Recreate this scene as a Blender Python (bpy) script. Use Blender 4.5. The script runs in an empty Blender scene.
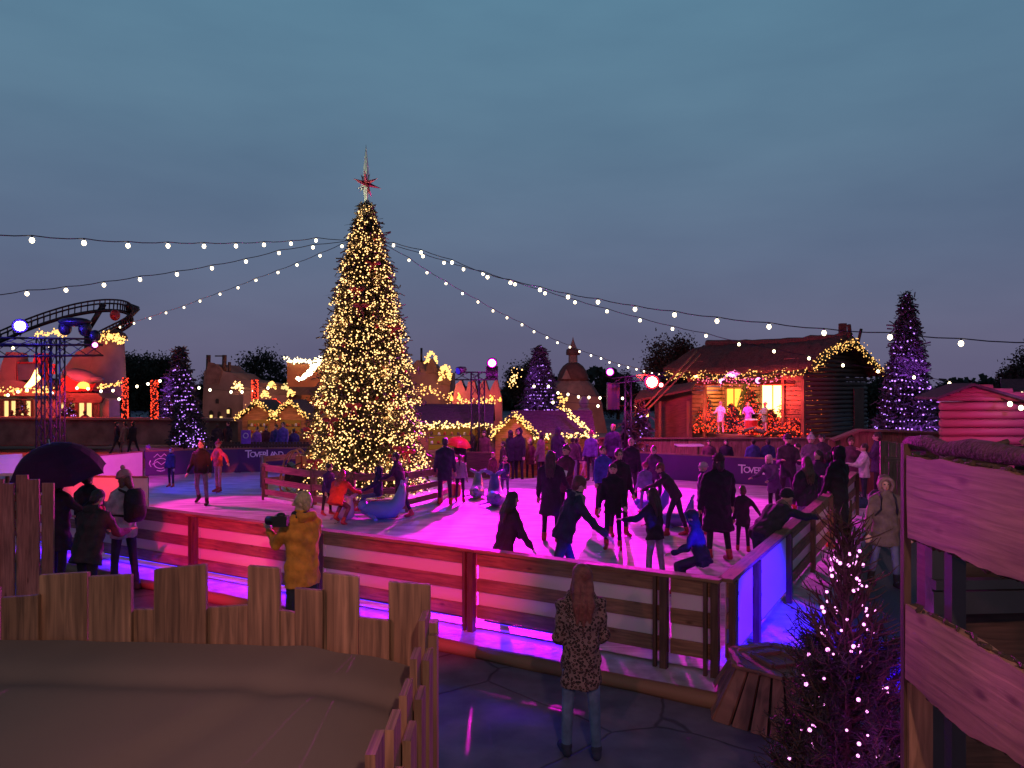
import bpy, math, random
import numpy as np
from mathutils import Vector, Matrix, Euler, noise
random.seed(11); rng = np.random.default_rng(11)
R = math.radians
sc = bpy.context.scene
COL = sc.collection

# ------------------------------------------------------------------ camera, sky, sun, exposure
F = 770.0; HZ = 387.0; CH = 2.95
cam = bpy.data.cameras.new("camera"); camo = bpy.data.objects.new("camera", cam); COL.objects.link(camo)
camo.location = (0, 0, CH); camo.rotation_euler = (R(90), 0, 0)
cam.sensor_width = 36; cam.lens = 36*F/1024; cam.shift_y = 3/1024; cam.clip_end = 3000; cam.clip_start = .05
sc.camera = camo
sc.view_settings.view_transform = 'Standard'; sc.view_settings.look = 'None'; sc.view_settings.gamma = 1
sc.view_settings.exposure = 0.0
try: sc.cycles.use_denoising = True
except Exception: pass
sc.cycles.max_bounces = 5; sc.cycles.diffuse_bounces = 2; sc.cycles.glossy_bounces = 3; sc.cycles.transmission_bounces = 3
sc.cycles.sample_clamp_indirect = 4; sc.cycles.caustics_reflective = False; sc.cycles.caustics_refractive = False

W_ = bpy.data.worlds.new("World"); sc.world = W_; W_.use_nodes = True
nt = W_.node_tree; N = nt.nodes; L = nt.links; N.clear()
out = N.new('ShaderNodeOutputWorld'); add = N.new('ShaderNodeAddShader')
bg1 = N.new('ShaderNodeBackground'); bg2 = N.new('ShaderNodeBackground')
sky = N.new('ShaderNodeTexSky'); sky.sky_type = 'NISHITA'; sky.sun_disc = False
sky.sun_elevation = R(1.0); sky.sun_rotation = R(200)
bg1.inputs[1].default_value = 0.05
tc = N.new('ShaderNodeTexCoord'); sep = N.new('ShaderNodeSeparateXYZ'); ramp = N.new('ShaderNodeValToRGB')
nz = N.new('ShaderNodeTexNoise'); nz.inputs['Scale'].default_value = 2.2; nz.inputs['Detail'].default_value = 5
mp = N.new('ShaderNodeMapping'); mp.inputs['Scale'].default_value = (1, 1, 3.5)
mx = N.new('ShaderNodeMix'); mx.data_type = 'RGBA'; mx.blend_type = 'MULTIPLY'; mx.inputs[0].default_value = 1
r2 = N.new('ShaderNodeValToRGB')
r2.color_ramp.elements[0].position = .25; r2.color_ramp.elements[0].color = (.80, .80, .85, 1)
r2.color_ramp.elements[1].position = .75; r2.color_ramp.elements[1].color = (1.14, 1.12, 1.09, 1)
def srgb(r, g, b):
    f = lambda c: (c/255/12.92 if c/255 <= .04045 else ((c/255+.055)/1.055)**2.4)
    return (f(r), f(g), f(b), 1)
cr = ramp.color_ramp
cr.elements[0].position = 0.0; cr.elements[0].color = srgb(98, 93, 122)
cr.elements[1].position = 1.0; cr.elements[1].color = srgb(22, 22, 48)
for p_, c_ in ((.06, (96, 97, 125)), (.16, (92, 107, 134)), (.3, (89, 118, 142)), (.45, (91, 130, 153)), (.60, (40, 46, 76))):
    e = cr.elements.new(p_); e.color = srgb(*c_)
L.new(tc.outputs['Generated'], sep.inputs[0]); L.new(sep.outputs[2], ramp.inputs[0])
L.new(tc.outputs['Generated'], mp.inputs[0]); L.new(mp.outputs[0], nz.inputs[0]); L.new(nz.outputs[0], r2.inputs[0])
L.new(ramp.outputs[0], mx.inputs[6]); L.new(r2.outputs[0], mx.inputs[7]); L.new(mx.outputs[2], bg2.inputs[0])
L.new(sky.outputs[0], bg1.inputs[0]); bg2.inputs[1].default_value = 1.04; bg1.inputs[1].default_value = .003
L.new(bg1.outputs[0], add.inputs[0]); L.new(bg2.outputs[0], add.inputs[1]); L.new(add.outputs[0], out.inputs[0])

sl = bpy.data.lights.new("sun", 'SUN'); sl.energy = .08; sl.angle = R(40); sl.color = (.85, .9, 1)
so = bpy.data.objects.new("sun", sl); so.rotation_euler = (R(35), R(20), 0); COL.objects.link(so)

# ------------------------------------------------------------------ helpers
def P(px, py, Y): return Vector(((px-512)/F*Y, Y, CH-(py-HZ)/F*Y))
def G(px, py, z=0.0):
    Y = (CH-z)*F/(py-HZ); return Vector(((px-512)/F*Y, Y, z))
def WX(px, Y): return (px-512)/F*Y
MW = {}
def mw(o): return MW.get(o.name, Matrix.Identity(4))
def props(o, label=None, cat=None, group=None, kind=None):
    if label: o['label'] = label
    if cat: o['category'] = cat
    if group: o['group'] = group
    if kind: o['kind'] = kind
    return o
def thing(name, loc, label, cat, group=None, rz=0):
    o = bpy.data.objects.new(name, None); COL.objects.link(o); o.empty_display_size = .1
    o.location = loc; o.rotation_euler = (0, 0, rz)
    MW[o.name] = Matrix.Translation(Vector(loc)) @ Matrix.Rotation(rz, 4, 'Z')
    return props(o, label, cat, group)

class MB:
    def __init__(s): s.v = []; s.f = []; s.m = []; s.uv = []; s.n = 0; s.smooth = []
    def add(s, vs, fs, mi=0, uvs=None, smooth=False):
        b = s.n; s.v.extend([tuple(v) for v in vs]); s.n += len(vs)
        for k, f in enumerate(fs):
            s.f.append([b+i for i in f]); s.m.append(mi); s.smooth.append(smooth)
            s.uv.append(uvs[k] if uvs else [(0, 0)]*len(f))
        return s
    def beam(s, p0, p1, w, h, up=(0, 0, 1), mi=0, taper=1.0, ext=0):
        """box along p0->p1, width w (sideways), height h (along up)"""
        p0 = Vector(p0); p1 = Vector(p1); d = p1-p0; Ln = d.length
        if Ln < 1e-6: return s
        d.normalize(); p0 = p0-d*ext; p1 = p1+d*ext
        up = Vector(up); sd = d.cross(up)
        if sd.length < 1e-4: sd = d.cross(Vector((0, 1, 0)))
        sd.normalize(); u = sd.cross(d).normalized()
        vs = []
        for p, k in ((p0, 1), (p1, taper)):
            for a, b in ((-1, -1), (1, -1), (1, 1), (-1, 1)):
                vs.append(p + sd*(a*w*k/2) + u*(b*h*k/2))
        o = random.random()*50; q = random.random()*50
        fs = [(0, 3, 2, 1), (4, 5, 6, 7)]; uv = [[(o, q), (o, q+h), (o+.02, q+h), (o+.02, q)]]*2
        wd = (w, h, w, h); acc = q
        for i in range(4):
            j = (i+1) % 4; fs.append((i, j, j+4, i+4))
            uv.append([(o, acc), (o, acc+wd[i]), (o+Ln, acc+wd[i]), (o+Ln, acc)]); acc += wd[i]
        return s.add(vs, fs, mi, uv)
    def box(s, c, sx, sy, sz, rz=0, mi=0):
        c = Vector(c); u = Vector((math.cos(rz), math.sin(rz), 0))
        return s.beam(c-u*sx/2, c+u*sx/2, sy, sz, mi=mi)
    def loft(s, rings, n=12, mi=0, smooth=True, caps=True):
        vs = []; fs = []
        for c, ex, ey in rings:
            c = Vector(c); ex = Vector(ex); ey = Vector(ey)
            for k in range(n):
                a = 2*math.pi*k/n; vs.append(c + ex*math.cos(a) + ey*math.sin(a))
        for r in range(len(rings)-1):
            for k in range(n):
                k2 = (k+1) % n; fs.append((r*n+k, r*n+k2, (r+1)*n+k2, (r+1)*n+k))
        if caps:
            fs.append(tuple(range(n))[::-1]); fs.append(tuple((len(rings)-1)*n+k for k in range(n)))
        uvs = [[(0, 0)]*len(f) for f in fs]
        return s.add(vs, fs, mi, uvs, smooth)
    def cap(s, p0, p1, r0, r1=None, n=10, mi=0, flat=None):
        """tapered capsule"""
        r1 = r0 if r1 is None else r1
        p0 = Vector(p0); p1 = Vector(p1); d = p1-p0
        if d.length < 1e-5: d = Vector((0, 0, 1e-4))
        d.normalize(); a = d.orthogonal().normalized() if abs(d.x) > .9 else d.cross(Vector((1, 0, 0))).normalized().cross(d)*-1
        a.normalize(); b = d.cross(a).normalized()
        rings = []
        for t in (-88, -60, -30, 0): rings.append((p0+d*r0*math.sin(R(t)), a*r0*math.cos(R(t)), b*r0*math.cos(R(t))))
        for t in (0, 30, 60, 88): rings.append((p1+d*r1*math.sin(R(t)), a*r1*math.cos(R(t)), b*r1*math.cos(R(t))))
        return s.loft(rings, n, mi)
    def tube(s, pts, r, n=6, mi=0):
        pts = [Vector(p) for p in pts]; rings = []
        for i, p in enumerate(pts):
            d = (pts[min(i+1, len(pts)-1)]-pts[max(i-1, 0)])
            if d.length < 1e-6: d = Vector((0, 0, 1))
            d.normalize(); h = Vector((0, 0, 1)) if abs(d.z) < .95 else Vector((0, 1, 0))
            a = d.cross(h).normalized(); b = a.cross(d).normalized()
            rr = r[i] if isinstance(r, (list, tuple)) else r
            rings.append((p, a*rr, b*rr))
        return s.loft(rings, n, mi)
    def ell(s, c, rx, ry, rz_, n=12, mi=0, rot=None, m=8):
        c = Vector(c); M = rot or Matrix.Identity(3); rings = []
        for i in range(m+1):
            t = R(-88+176*i/m)
            rings.append((c+M@Vector((0, 0, rz_*math.sin(t))), M@Vector((rx*math.cos(t), 0, 0)), M@Vector((0, ry*math.cos(t), 0))))
        return s.loft(rings, n, mi)
    def prism(s, poly, z0, z1, mi=0):
        n = len(poly); vs = [(p[0], p[1], z0) for p in poly]+[(p[0], p[1], z1) for p in poly]
        fs = [tuple(range(n))[::-1], tuple(range(n, 2*n))]+[(i, (i+1) % n, n+(i+1) % n, n+i) for i in range(n)]
        return s.add(vs, fs, mi)
    def slab(s, poly3, t, mi=0):
        """extrude a 3-D polygon by vector t"""
        n = len(poly3); t = Vector(t); vs = [Vector(p) for p in poly3]; vs = vs+[v+t for v in vs]
        o = random.random()*9
        fs = [tuple(range(n))[::-1], tuple(range(n, 2*n))]+[(i, (i+1) % n, n+(i+1) % n, n+i) for i in range(n)]
        a = (vs[1]-vs[0]).normalized(); nrm = t.normalized(); b = nrm.cross(a)
        uvs = [[(o+vs[i].dot(a), vs[i].dot(b)) for i in f] for f in fs]
        return s.add(vs, fs, mi, uvs)
    def build(s, name, mats, parent=None, label=None, cat=None, group=None, kind=None, origin=None):
        if not s.v: return None
        V = np.array(s.v, dtype=np.float64)
        if parent is None:
            if origin is None: origin = ((V[:, 0].min()+V[:, 0].max())/2, (V[:, 1].min()+V[:, 1].max())/2, V[:, 2].min())
            Mx = Matrix.Translation(Vector(origin))
        else: Mx = mw(parent)
        inv = np.array(Mx.inverted()); V = V@inv[:3, :3].T+inv[:3, 3]
        me = bpy.data.meshes.new(name); me.from_pydata(V.tolist(), [], s.f)
        if not isinstance(mats, (list, tuple)): mats = [mats]
        for m in mats: me.materials.append(m)
        me.polygons.foreach_set('material_index', s.m); me.polygons.foreach_set('use_smooth', s.smooth)
        uvl = me.uv_layers.new(name='UVMap'); flat = [c for f in s.uv for p in f for c in p]
        uvl.data.foreach_set('uv', flat); me.update()
        o = bpy.data.objects.new(name, me); COL.objects.link(o)
        if parent is None: o.location = origin; MW[o.name] = Mx
        else: o.parent = parent; MW[o.name] = Mx
        return props(o, label, cat, group, kind)

def fastmesh(name, V, quads, mat, parent=None, k=4, **kw):
    V = np.asarray(V, dtype=np.float64)
    if parent is None:
        origin = ((V[:, 0].min()+V[:, 0].max())/2, (V[:, 1].min()+V[:, 1].max())/2, V[:, 2].min()); Mx = Matrix.Translation(Vector(origin))
    else: Mx = mw(parent)
    inv = np.array(Mx.inverted()); V = V@inv[:3, :3].T+inv[:3, 3]
    me = bpy.data.meshes.new(name); nf = len(quads)
    me.vertices.add(len(V)); me.vertices.foreach_set('co', V.astype(np.float32).ravel())
    me.loops.add(nf*k); me.loops.foreach_set('vertex_index', np.asarray(quads, dtype=np.int32).ravel())
    me.polygons.add(nf); me.polygons.foreach_set('loop_start', np.arange(0, nf*k, k, dtype=np.int32))
    me.update(calc_edges=True); me.materials.append(mat); me.validate()
    o = bpy.data.objects.new(name, me); COL.objects.link(o)
    if parent is None: o.location = origin
    else: o.parent = parent
    MW[o.name] = Mx
    return props(o, **kw)

# ------------------------------------------------------------------ materials
MC = {}
def newmat(name):
    m = bpy.data.materials.new(name); m.use_nodes = True
    b = m.node_tree.nodes['Principled BSDF']; return m, m.node_tree.nodes, m.node_tree.links, b
def mat(name, col, rough=.6, var=.25, scale=8, bump=.2, metal=0, coord='Object', spec=.5, bscale=None):
    key = (name, col, rough)
    if key in MC: return MC[key]
    m, n, l, b = newmat(name)
    tc = n.new('ShaderNodeTexCoord'); nz = n.new('ShaderNodeTexNoise'); nz.inputs['Scale'].default_value = scale; nz.inputs['Detail'].default_value = 6
    rp = n.new('ShaderNodeValToRGB')
    rp.color_ramp.elements[0].position = .3; rp.color_ramp.elements[1].position = .7
    rp.color_ramp.elements[0].color = (*[c*(1-var) for c in col], 1); rp.color_ramp.elements[1].color = (*[min(1, c*(1+var)) for c in col], 1)
    l.new(tc.outputs[coord], nz.inputs[0]); l.new(nz.outputs[0], rp.inputs[0]); l.new(rp.outputs[0], b.inputs['Base Color'])
    b.inputs['Roughness'].default_value = rough; b.inputs['Metallic'].default_value = metal; b.inputs['Specular IOR Level'].default_value = spec
    if bump:
        nb = n.new('ShaderNodeTexNoise'); nb.inputs['Scale'].default_value = bscale or scale*3; nb.inputs['Detail'].default_value = 4
        bp = n.new('ShaderNodeBump'); bp.inputs['Strength'].default_value = bump; bp.inputs['Distance'].default_value = .02
        l.new(tc.outputs[coord], nb.inputs[0]); l.new(nb.outputs[0], bp.inputs['Height']); l.new(bp.outputs[0], b.inputs['Normal'])
    MC[key] = m; return m
def wood(name, col, rough=.65, knots=True, var=.4, gscale=14):
    key = ('wood', name)
    if key in MC: return MC[key]
    m, n, l, b = newmat(name)
    tc = n.new('ShaderNodeTexCoord'); mp = n.new('ShaderNodeMapping'); mp.inputs['Scale'].default_value = (1.2, gscale, 1)
    nz = n.new('ShaderNodeTexNoise'); nz.inputs['Scale'].default_value = 2.5; nz.inputs['Detail'].default_value = 8; nz.inputs['Distortion'].default_value = .6
    l.new(tc.outputs['UV'], mp.inputs[0]); l.new(mp.outputs[0], nz.inputs[0])
    rp = n.new('ShaderNodeValToRGB'); rp.color_ramp.elements[0].position = .3; rp.color_ramp.elements[1].position = .72
    rp.color_ramp.elements[0].color = (*[c*(1-var) for c in col], 1); rp.color_ramp.elements[1].color = (*[min(1, c*(1+var)) for c in col], 1)
    l.new(nz.outputs[0], rp.inputs[0]); last = rp.outputs[0]
    if knots:
        vm = n.new('ShaderNodeMapping'); vm.inputs['Scale'].default_value = (3.0, 7.5, 1); vo = n.new('ShaderNodeTexVoronoi'); vo.inputs['Scale'].default_value = 1.0
        l.new(tc.outputs['UV'], vm.inputs[0]); l.new(vm.outputs[0], vo.inputs[0])
        kr = n.new('ShaderNodeValToRGB'); kr.color_ramp.elements[0].position = .05; kr.color_ramp.elements[0].color = (.35, .28, .25, 1)
        kr.color_ramp.elements[1].position = .16; kr.color_ramp.elements[1].color = (1, 1, 1, 1)
        l.new(vo.outputs['Distance'], kr.inputs[0])
        mm = n.new('ShaderNodeMix'); mm.data_type = 'RGBA'; mm.blend_type = 'MULTIPLY'; mm.inputs[0].default_value = .85
        l.new(last, mm.inputs[6]); l.new(kr.outputs[0], mm.inputs[7]); last = mm.outputs[2]
    # broad blotches of weathering
    n2 = n.new('ShaderNodeTexNoise'); n2.inputs['Scale'].default_value = 1.7; n2.inputs['Detail'].default_value = 3; l.new(tc.outputs['UV'], n2.inputs[0])
    r3 = n.new('ShaderNodeValToRGB'); r3.color_ramp.elements[0].color = (.65, .62, .6, 1); r3.color_ramp.elements[1].color = (1.2, 1.2, 1.2, 1)
    r3.color_ramp.elements[0].position = .3; r3.color_ramp.elements[1].position = .7
    l.new(n2.outputs[0], r3.inputs[0]); m2 = n.new('ShaderNodeMix'); m2.data_type = 'RGBA'; m2.blend_type = 'MULTIPLY'; m2.inputs[0].default_value = 1
    l.new(last, m2.inputs[6]); l.new(r3.outputs[0], m2.inputs[7]); l.new(m2.outputs[2], b.inputs['Base Color'])
    bp = n.new('ShaderNodeBump'); bp.inputs['Strength'].default_value = .35; bp.inputs['Distance'].default_value = .006
    l.new(nz.outputs[0], bp.inputs['Height']); l.new(bp.outputs[0], b.inputs['Normal'])
    b.inputs['Roughness'].default_value = rough
    MC[key] = m; return m
def emit(name, col, st):
    key = ('emit', name, st)
    if key in MC: return MC[key]
    m = bpy.data.materials.new(name); m.use_nodes = True; n = m.node_tree.nodes; n.clear()
    e = n.new('ShaderNodeEmission'); o = n.new('ShaderNodeOutputMaterial'); e.inputs[0].default_value = (*col, 1); e.inputs[1].default_value = st
    m.node_tree.links.new(e.outputs[0], o.inputs[0]); MC[key] = m; return m
def cloth(col, rough=.85): return mat('cloth', tuple(col), rough, .3, 10, .5, bscale=26)

M_plank = wood('sawn_plank', (.22, .125, .075), var=.6, gscale=20)
M_slab = wood('rough_slab', (.34, .18, .12), gscale=15, var=.38)
M_crate = wood('crate_wood', (.30, .14, .11), var=.55)
M_fwood = wood('fence_wood', (.23, .125, .075))
M_dwood = wood('dark_wood', (.09, .05, .035))
M_hut = wood('hut_wood', (.38, .16, .06), knots=False)
M_log = wood('log_wood', (.22, .13, .09), knots=False)
M_bark = mat('bark', (.07, .045, .03), .9, .4, 20, .8)
M_metal = mat('grey_steel', (.12, .12, .13), .4, .1, 5, .05, metal=.7)
M_black = mat('black_paint', (.012, .012, .014), .45, .2, 6, .1)
M_white = mat('white_board', (.62, .60, .60), .5, .06, 3, .08)
M_needle = mat('needles', (.035, .055, .025), .7, .5, 5, 0)
M_needle_b = mat('needles_bronze', (.085, .06, .03), .7, .5, 5, 0)
M_needle_d = mat('dark_needles', (.045, .05, .045), .7, .4, 5, 0)
M_leaf = mat('leaves', (.02, .028, .016), .8, .4, 2, 0)
M_skin = mat('skin', (.50, .30, .23), .55, .08, 20, .05)
M_eye = mat('eye', (.02, .015, .012), .3, 0, 1, 0)
M_lip = mat('lip', (.35, .12, .10), .5, .1, 9, 0)
M_steel = mat('blade_steel', (.5, .5, .52), .25, .05, 4, 0, metal=1)
M_redboot = mat('red_boot', (.33, .03, .022), .35, .15, 12, .1)
M_adobe = mat('adobe', (.22, .16, .145), .9, .2, 3, .5)
M_snow = mat('snow', (.7, .7, .72), .9, .08, 6, .5)
M_tile = mat('roof_shingle', (.05, .04, .045), .8, .4, 14, .6)
M_garl = mat('garland_green', (.03, .05, .02), .8, .4, 20, .5)
E_warm = emit('warm_bulb', (1, .56, .19), 3.8)
E_warm2 = emit('gold_bulb', (1, .50, .13), 2.6)
E_white = emit('festoon_bulb', (1, .80, .50), 7)
E_purple = emit('purple_bulb', (.52, .22, 1), 2.6)
E_pink = emit('pink_bulb', (1, .30, .85), 3.4)
E_red = emit('red_bulb', (1, .05, .02), 2.6)
E_flame = emit('flame', (1, .32, .04), 5)
E_win = emit('window_glow', (1, .68, .24), 1.35)

# translucent white plastic of the rink boards
def board_mat():
    m, n, l, b = newmat('rink_board_plastic'); o = n['Material Output']
    b.inputs['Base Color'].default_value = (.66, .64, .65, 1); b.inputs['Roughness'].default_value = .45
    t = n.new('ShaderNodeBsdfTranslucent'); t.inputs[0].default_value = (.7, .62, .66, 1)
    mx = n.new('ShaderNodeMixShader'); mx.inputs[0].default_value = .18
    l.new(b.outputs[0], mx.inputs[1]); l.new(t.outputs[0], mx.inputs[2]); l.new(mx.outputs[0], o.inputs[0])
    return m
M_board = board_mat()

def ground_mat():
    m, n, l, b = newmat('wet_stamped_concrete')
    tc = n.new('ShaderNodeTexCoord')
    mp = n.new('ShaderNodeMapping'); mp.inputs['Rotation'].default_value = (0, 0, .4); l.new(tc.outputs['Object'], mp.inputs[0])
    wn = n.new('ShaderNodeTexNoise'); wn.inputs['Scale'].default_value = 2.0; l.new(mp.outputs[0], wn.inputs[0])
    va = n.new('ShaderNodeMix'); va.data_type = 'VECTOR'; va.inputs[0].default_value = .12
    l.new(mp.outputs[0], va.inputs[4]); l.new(wn.outputs['Color'], va.inputs[5])
    vo = n.new('ShaderNodeTexVoronoi'); vo.feature = 'DISTANCE_TO_EDGE'; vo.inputs['Scale'].default_value = .8; vo.inputs['Randomness'].default_value = .75
    l.new(va.outputs[1], vo.inputs[0])
    cr = n.new('ShaderNodeValToRGB'); cr.color_ramp.elements[0].position = .004; cr.color_ramp.elements[0].color = (.40, .40, .40, 1)
    cr.color_ramp.elements[1].position = .013; cr.color_ramp.elements[1].color = (1, 1, 1, 1); l.new(vo.outputs['Distance'], cr.inputs[0])
    nz = n.new('ShaderNodeTexNoise'); nz.inputs['Scale'].default_value = 3; nz.inputs['Detail'].default_value = 8; l.new(tc.outputs['Object'], nz.inputs[0])
    rp = n.new('ShaderNodeValToRGB'); rp.color_ramp.elements[0].color = (.12, .12, .175, 1); rp.color_ramp.elements[1].color = (.21, .205, .28, 1)
    rp.color_ramp.elements[0].position = .3; rp.color_ramp.elements[1].position = .7; l.new(nz.outputs[0], rp.inputs[0])
    mm = n.new('ShaderNodeMix'); mm.data_type = 'RGBA'; mm.blend_type = 'MULTIPLY'; mm.inputs[0].default_value = .8
    l.new(rp.outputs[0], mm.inputs[6]); l.new(cr.outputs[0], mm.inputs[7]); l.new(mm.outputs[2], b.inputs['Base Color'])
    # puddles
    pn = n.new('ShaderNodeTexNoise'); pn.inputs['Scale'].default_value = .55; pn.inputs['Detail'].default_value = 2; l.new(tc.outputs['Object'], pn.inputs[0])
    pr = n.new('ShaderNodeValToRGB'); pr.color_ramp.elements[0].position = .50; pr.color_ramp.elements[0].color = (.7, .7, .7, 1)
    pr.color_ramp.elements[1].position = .60; pr.color_ramp.elements[1].color = (.42, .42, .42, 1); l.new(pn.outputs[0], pr.inputs[0]); l.new(pr.outputs[0], b.inputs['Roughness'])
    bp = n.new('ShaderNodeBump'); bp.inputs['Distance'].default_value = .01; bs = n.new('ShaderNodeMath'); bs.operation = 'MULTIPLY'
    l.new(pr.outputs[0], bs.inputs[0]); bs.inputs[1].default_value = .9; l.new(bs.outputs[0], bp.inputs['Strength'])
    ad = n.new('ShaderNodeMath'); ad.operation = 'ADD'; l.new(nz.outputs[0], ad.inputs[0]); l.new(cr.outputs[0], ad.inputs[1]); l.new(ad.outputs[0], bp.inputs['Height'])
    b.inputs['Specular IOR Level'].default_value = .22; l.new(bp.outputs[0], b.inputs['Normal']); return m
def ice_mat():
    m, n, l, b = newmat('scratched_ice')
    tc = n.new('ShaderNodeTexCoord')
    def streak(rot, sc_):
        mp = n.new('ShaderNodeMapping'); mp.inputs['Rotation'].default_value = (0, 0, rot); mp.inputs['Scale'].default_value = (.9, 3.2, 1)
        z = n.new('ShaderNodeTexNoise'); z.inputs['Scale'].default_value = sc_; z.inputs['Detail'].default_value = 5; z.inputs['Distortion'].default_value = .3
        l.new(tc.outputs['Object'], mp.inputs[0]); l.new(mp.outputs[0], z.inputs[0]); return z
    a = streak(.5, 1.4); c = streak(-.7, 1.8)
    ad = n.new('ShaderNodeMath'); ad.operation = 'ADD'; l.new(a.outputs[0], ad.inputs[0]); l.new(c.outputs[0], ad.inputs[1])
    sc_ = []
    for rot in (.2, 1.1, 2.0, 2.8):
        mp = n.new('ShaderNodeMapping'); mp.inputs['Rotation'].default_value = (0, 0, rot); mp.inputs['Scale'].default_value = (.35, 22, 1); z = n.new('ShaderNodeTexNoise'); z.inputs['Scale'].default_value = 1.6; z.inputs['Detail'].default_value = 2; z.inputs['Distortion'].default_value = .5
        l.new(tc.outputs['Object'], mp.inputs[0]); l.new(mp.outputs[0], z.inputs[0]); q = n.new('ShaderNodeMapRange'); q.inputs[1].default_value = .58; q.inputs[2].default_value = .66; q.inputs[3].default_value = 0; q.inputs[4].default_value = .10; l.new(z.outputs[0], q.inputs[0]); sc_.append(q)
    rp = n.new('ShaderNodeValToRGB'); rp.color_ramp.elements[0].position = .8; rp.color_ramp.elements[0].color = (.24, .24, .27, 1)
    rp.color_ramp.elements[1].position = 1.15; rp.color_ramp.elements[1].color = (.58, .58, .62, 1)
    hf = n.new('ShaderNodeMath'); hf.operation = 'MULTIPLY'; hf.inputs[1].default_value = .5; l.new(ad.outputs[0], hf.inputs[0])
    rp.color_ramp.elements[0].position = .38; rp.color_ramp.elements[1].position = .62
    tot = hf
    for q in sc_:
        a2 = n.new('ShaderNodeMath'); a2.operation = 'ADD'; l.new(tot.outputs[0], a2.inputs[0]); l.new(q.outputs[0], a2.inputs[1]); tot = a2
    hf = tot
    l.new(hf.outputs[0], rp.inputs[0]); l.new(rp.outputs[0], b.inputs['Base Color']); b.inputs['Roughness'].default_value = .45; b.inputs['Specular IOR Level'].default_value = .2
    bp = n.new('ShaderNodeBump'); bp.inputs['Strength'].default_value = .12; bp.inputs['Distance'].default_value = .01; l.new(hf.outputs[0], bp.inputs['Height']); l.new(bp.outputs[0], b.inputs['Normal'])
    return m
M_ground = ground_mat(); M_ice = ice_mat()
M_sand = mat('sandy_ground', (.16, .11, .08), .9, .3, 2, .5)
M_plinth = mat('frosty_plinth', (.42, .42, .45), .7, .35, 5, .6)

def aim(o, target):
    d = Vector(target)-Vector(o.location); o.rotation_euler = d.to_track_quat('-Z', 'Y').to_euler()
def spot(loc, target, col, power, size=45, blend=.4, rad=.08, parent=None, name='spot_beam'):
    l = bpy.data.lights.new(name, 'SPOT'); l.color = col; l.energy = power; l.spot_size = R(size); l.spot_blend = blend; l.shadow_soft_size = rad
    o = bpy.data.objects.new(name, l); COL.objects.link(o); o.location = loc; aim(o, target)
    if parent is not None:
        MWp = mw(parent); q = o.rotation_euler.to_matrix().to_4x4(); q.translation = o.location; o.parent = parent; o.matrix_basis = MWp.inverted() @ q
    return o
def point(loc, col, power, rad=.08, name='lamp_glow', parent=None):
    l = bpy.data.lights.new(name, 'POINT'); l.color = col; l.energy = power; l.shadow_soft_size = rad
    o = bpy.data.objects.new(name, l); COL.objects.link(o); o.location = loc
    if parent is not None: o.parent = parent; o.location = mw(parent).inverted() @ Vector(loc)
    return o
# ------------------------------------------------------------------ ground, rink floor
def sheet(name, poly, z, m, **kw):
    mb = MB(); mb.add([(p[0], p[1], z) for p in poly], [tuple(range(len(poly)))]); return mb.build(name, m, origin=(0, 0, z), **kw)
sheet('ground', [(-300, -60), (300, -60), (300, 420), (-300, 420)], 0, M_ground, kind='structure')
u = Vector((.5, .866, 0)); v = Vector((-.866, .5, 0)); Cn = Vector((2.08, 7.62, 0))
near_l = Cn+v*17.5
ICE = [Cn, near_l, (-13.2, 20.5), (-11.6, 24.4), (-8.7, 25.6), (-6.1, 26), (-3, 25.2), (-1.4, 23.6), (1.2, 22.9), (2.3, 23.2), (4.0, 23.9), (6.8, 22.0), (8.6, 20.6), (8.35, 18.5)]
ICE = [Vector((p[0], p[1], 0)) for p in ICE]
plat = [Cn-v*.55-u*.5, near_l-u*.5+v*.6, (-14, 20.5), (-12.2, 25), (-8.7, 26.3), (-6.1, 26.7), (-3, 26), (-1.4, 24.6), (1.2, 24), (4.0, 24.6), (6.9, 22.7), (9.5, 21), (9.3, 18.6)]
mb = MB(); mb.prism(plat, .004, .10); mb.build('rink_platform', M_plinth, kind='structure', origin=(0, 0, 0))
mb = MB(); mb.add([(p[0], p[1], .125) for p in ICE], [tuple(range(len(ICE)))[::-1]]); mb.build('ice', M_ice, kind='structure', origin=(0, 0, .12))
sheet('path', [(-40, 27.5), (-3, 28), (-1, 60), (-60, 60)], .004, M_sand, kind='structure')
# walkway of boards along the right side of the rink
mb = MB()
for k in range(46):
    c = Cn-v*2.55+u*(.6+k*.26); mb.beam(c+v*.95+Vector((0, 0, .05)), c-v*1.0+Vector((0, 0, .05)), .235, .09)
mb.build('boardwalk', M_fwood, kind='structure')
M_rubber = mat('grey_mat', (.10, .10, .12), .7, .2, 30, .4)
mb = MB(); mb.prism([Cn-v*.72+u*1.2, Cn-v*1.56+u*1.2, Cn-v*1.56+u*12, Cn-v*.72+u*12], .004, .07); mb.build('rubber_path', M_rubber, kind='structure')

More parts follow.
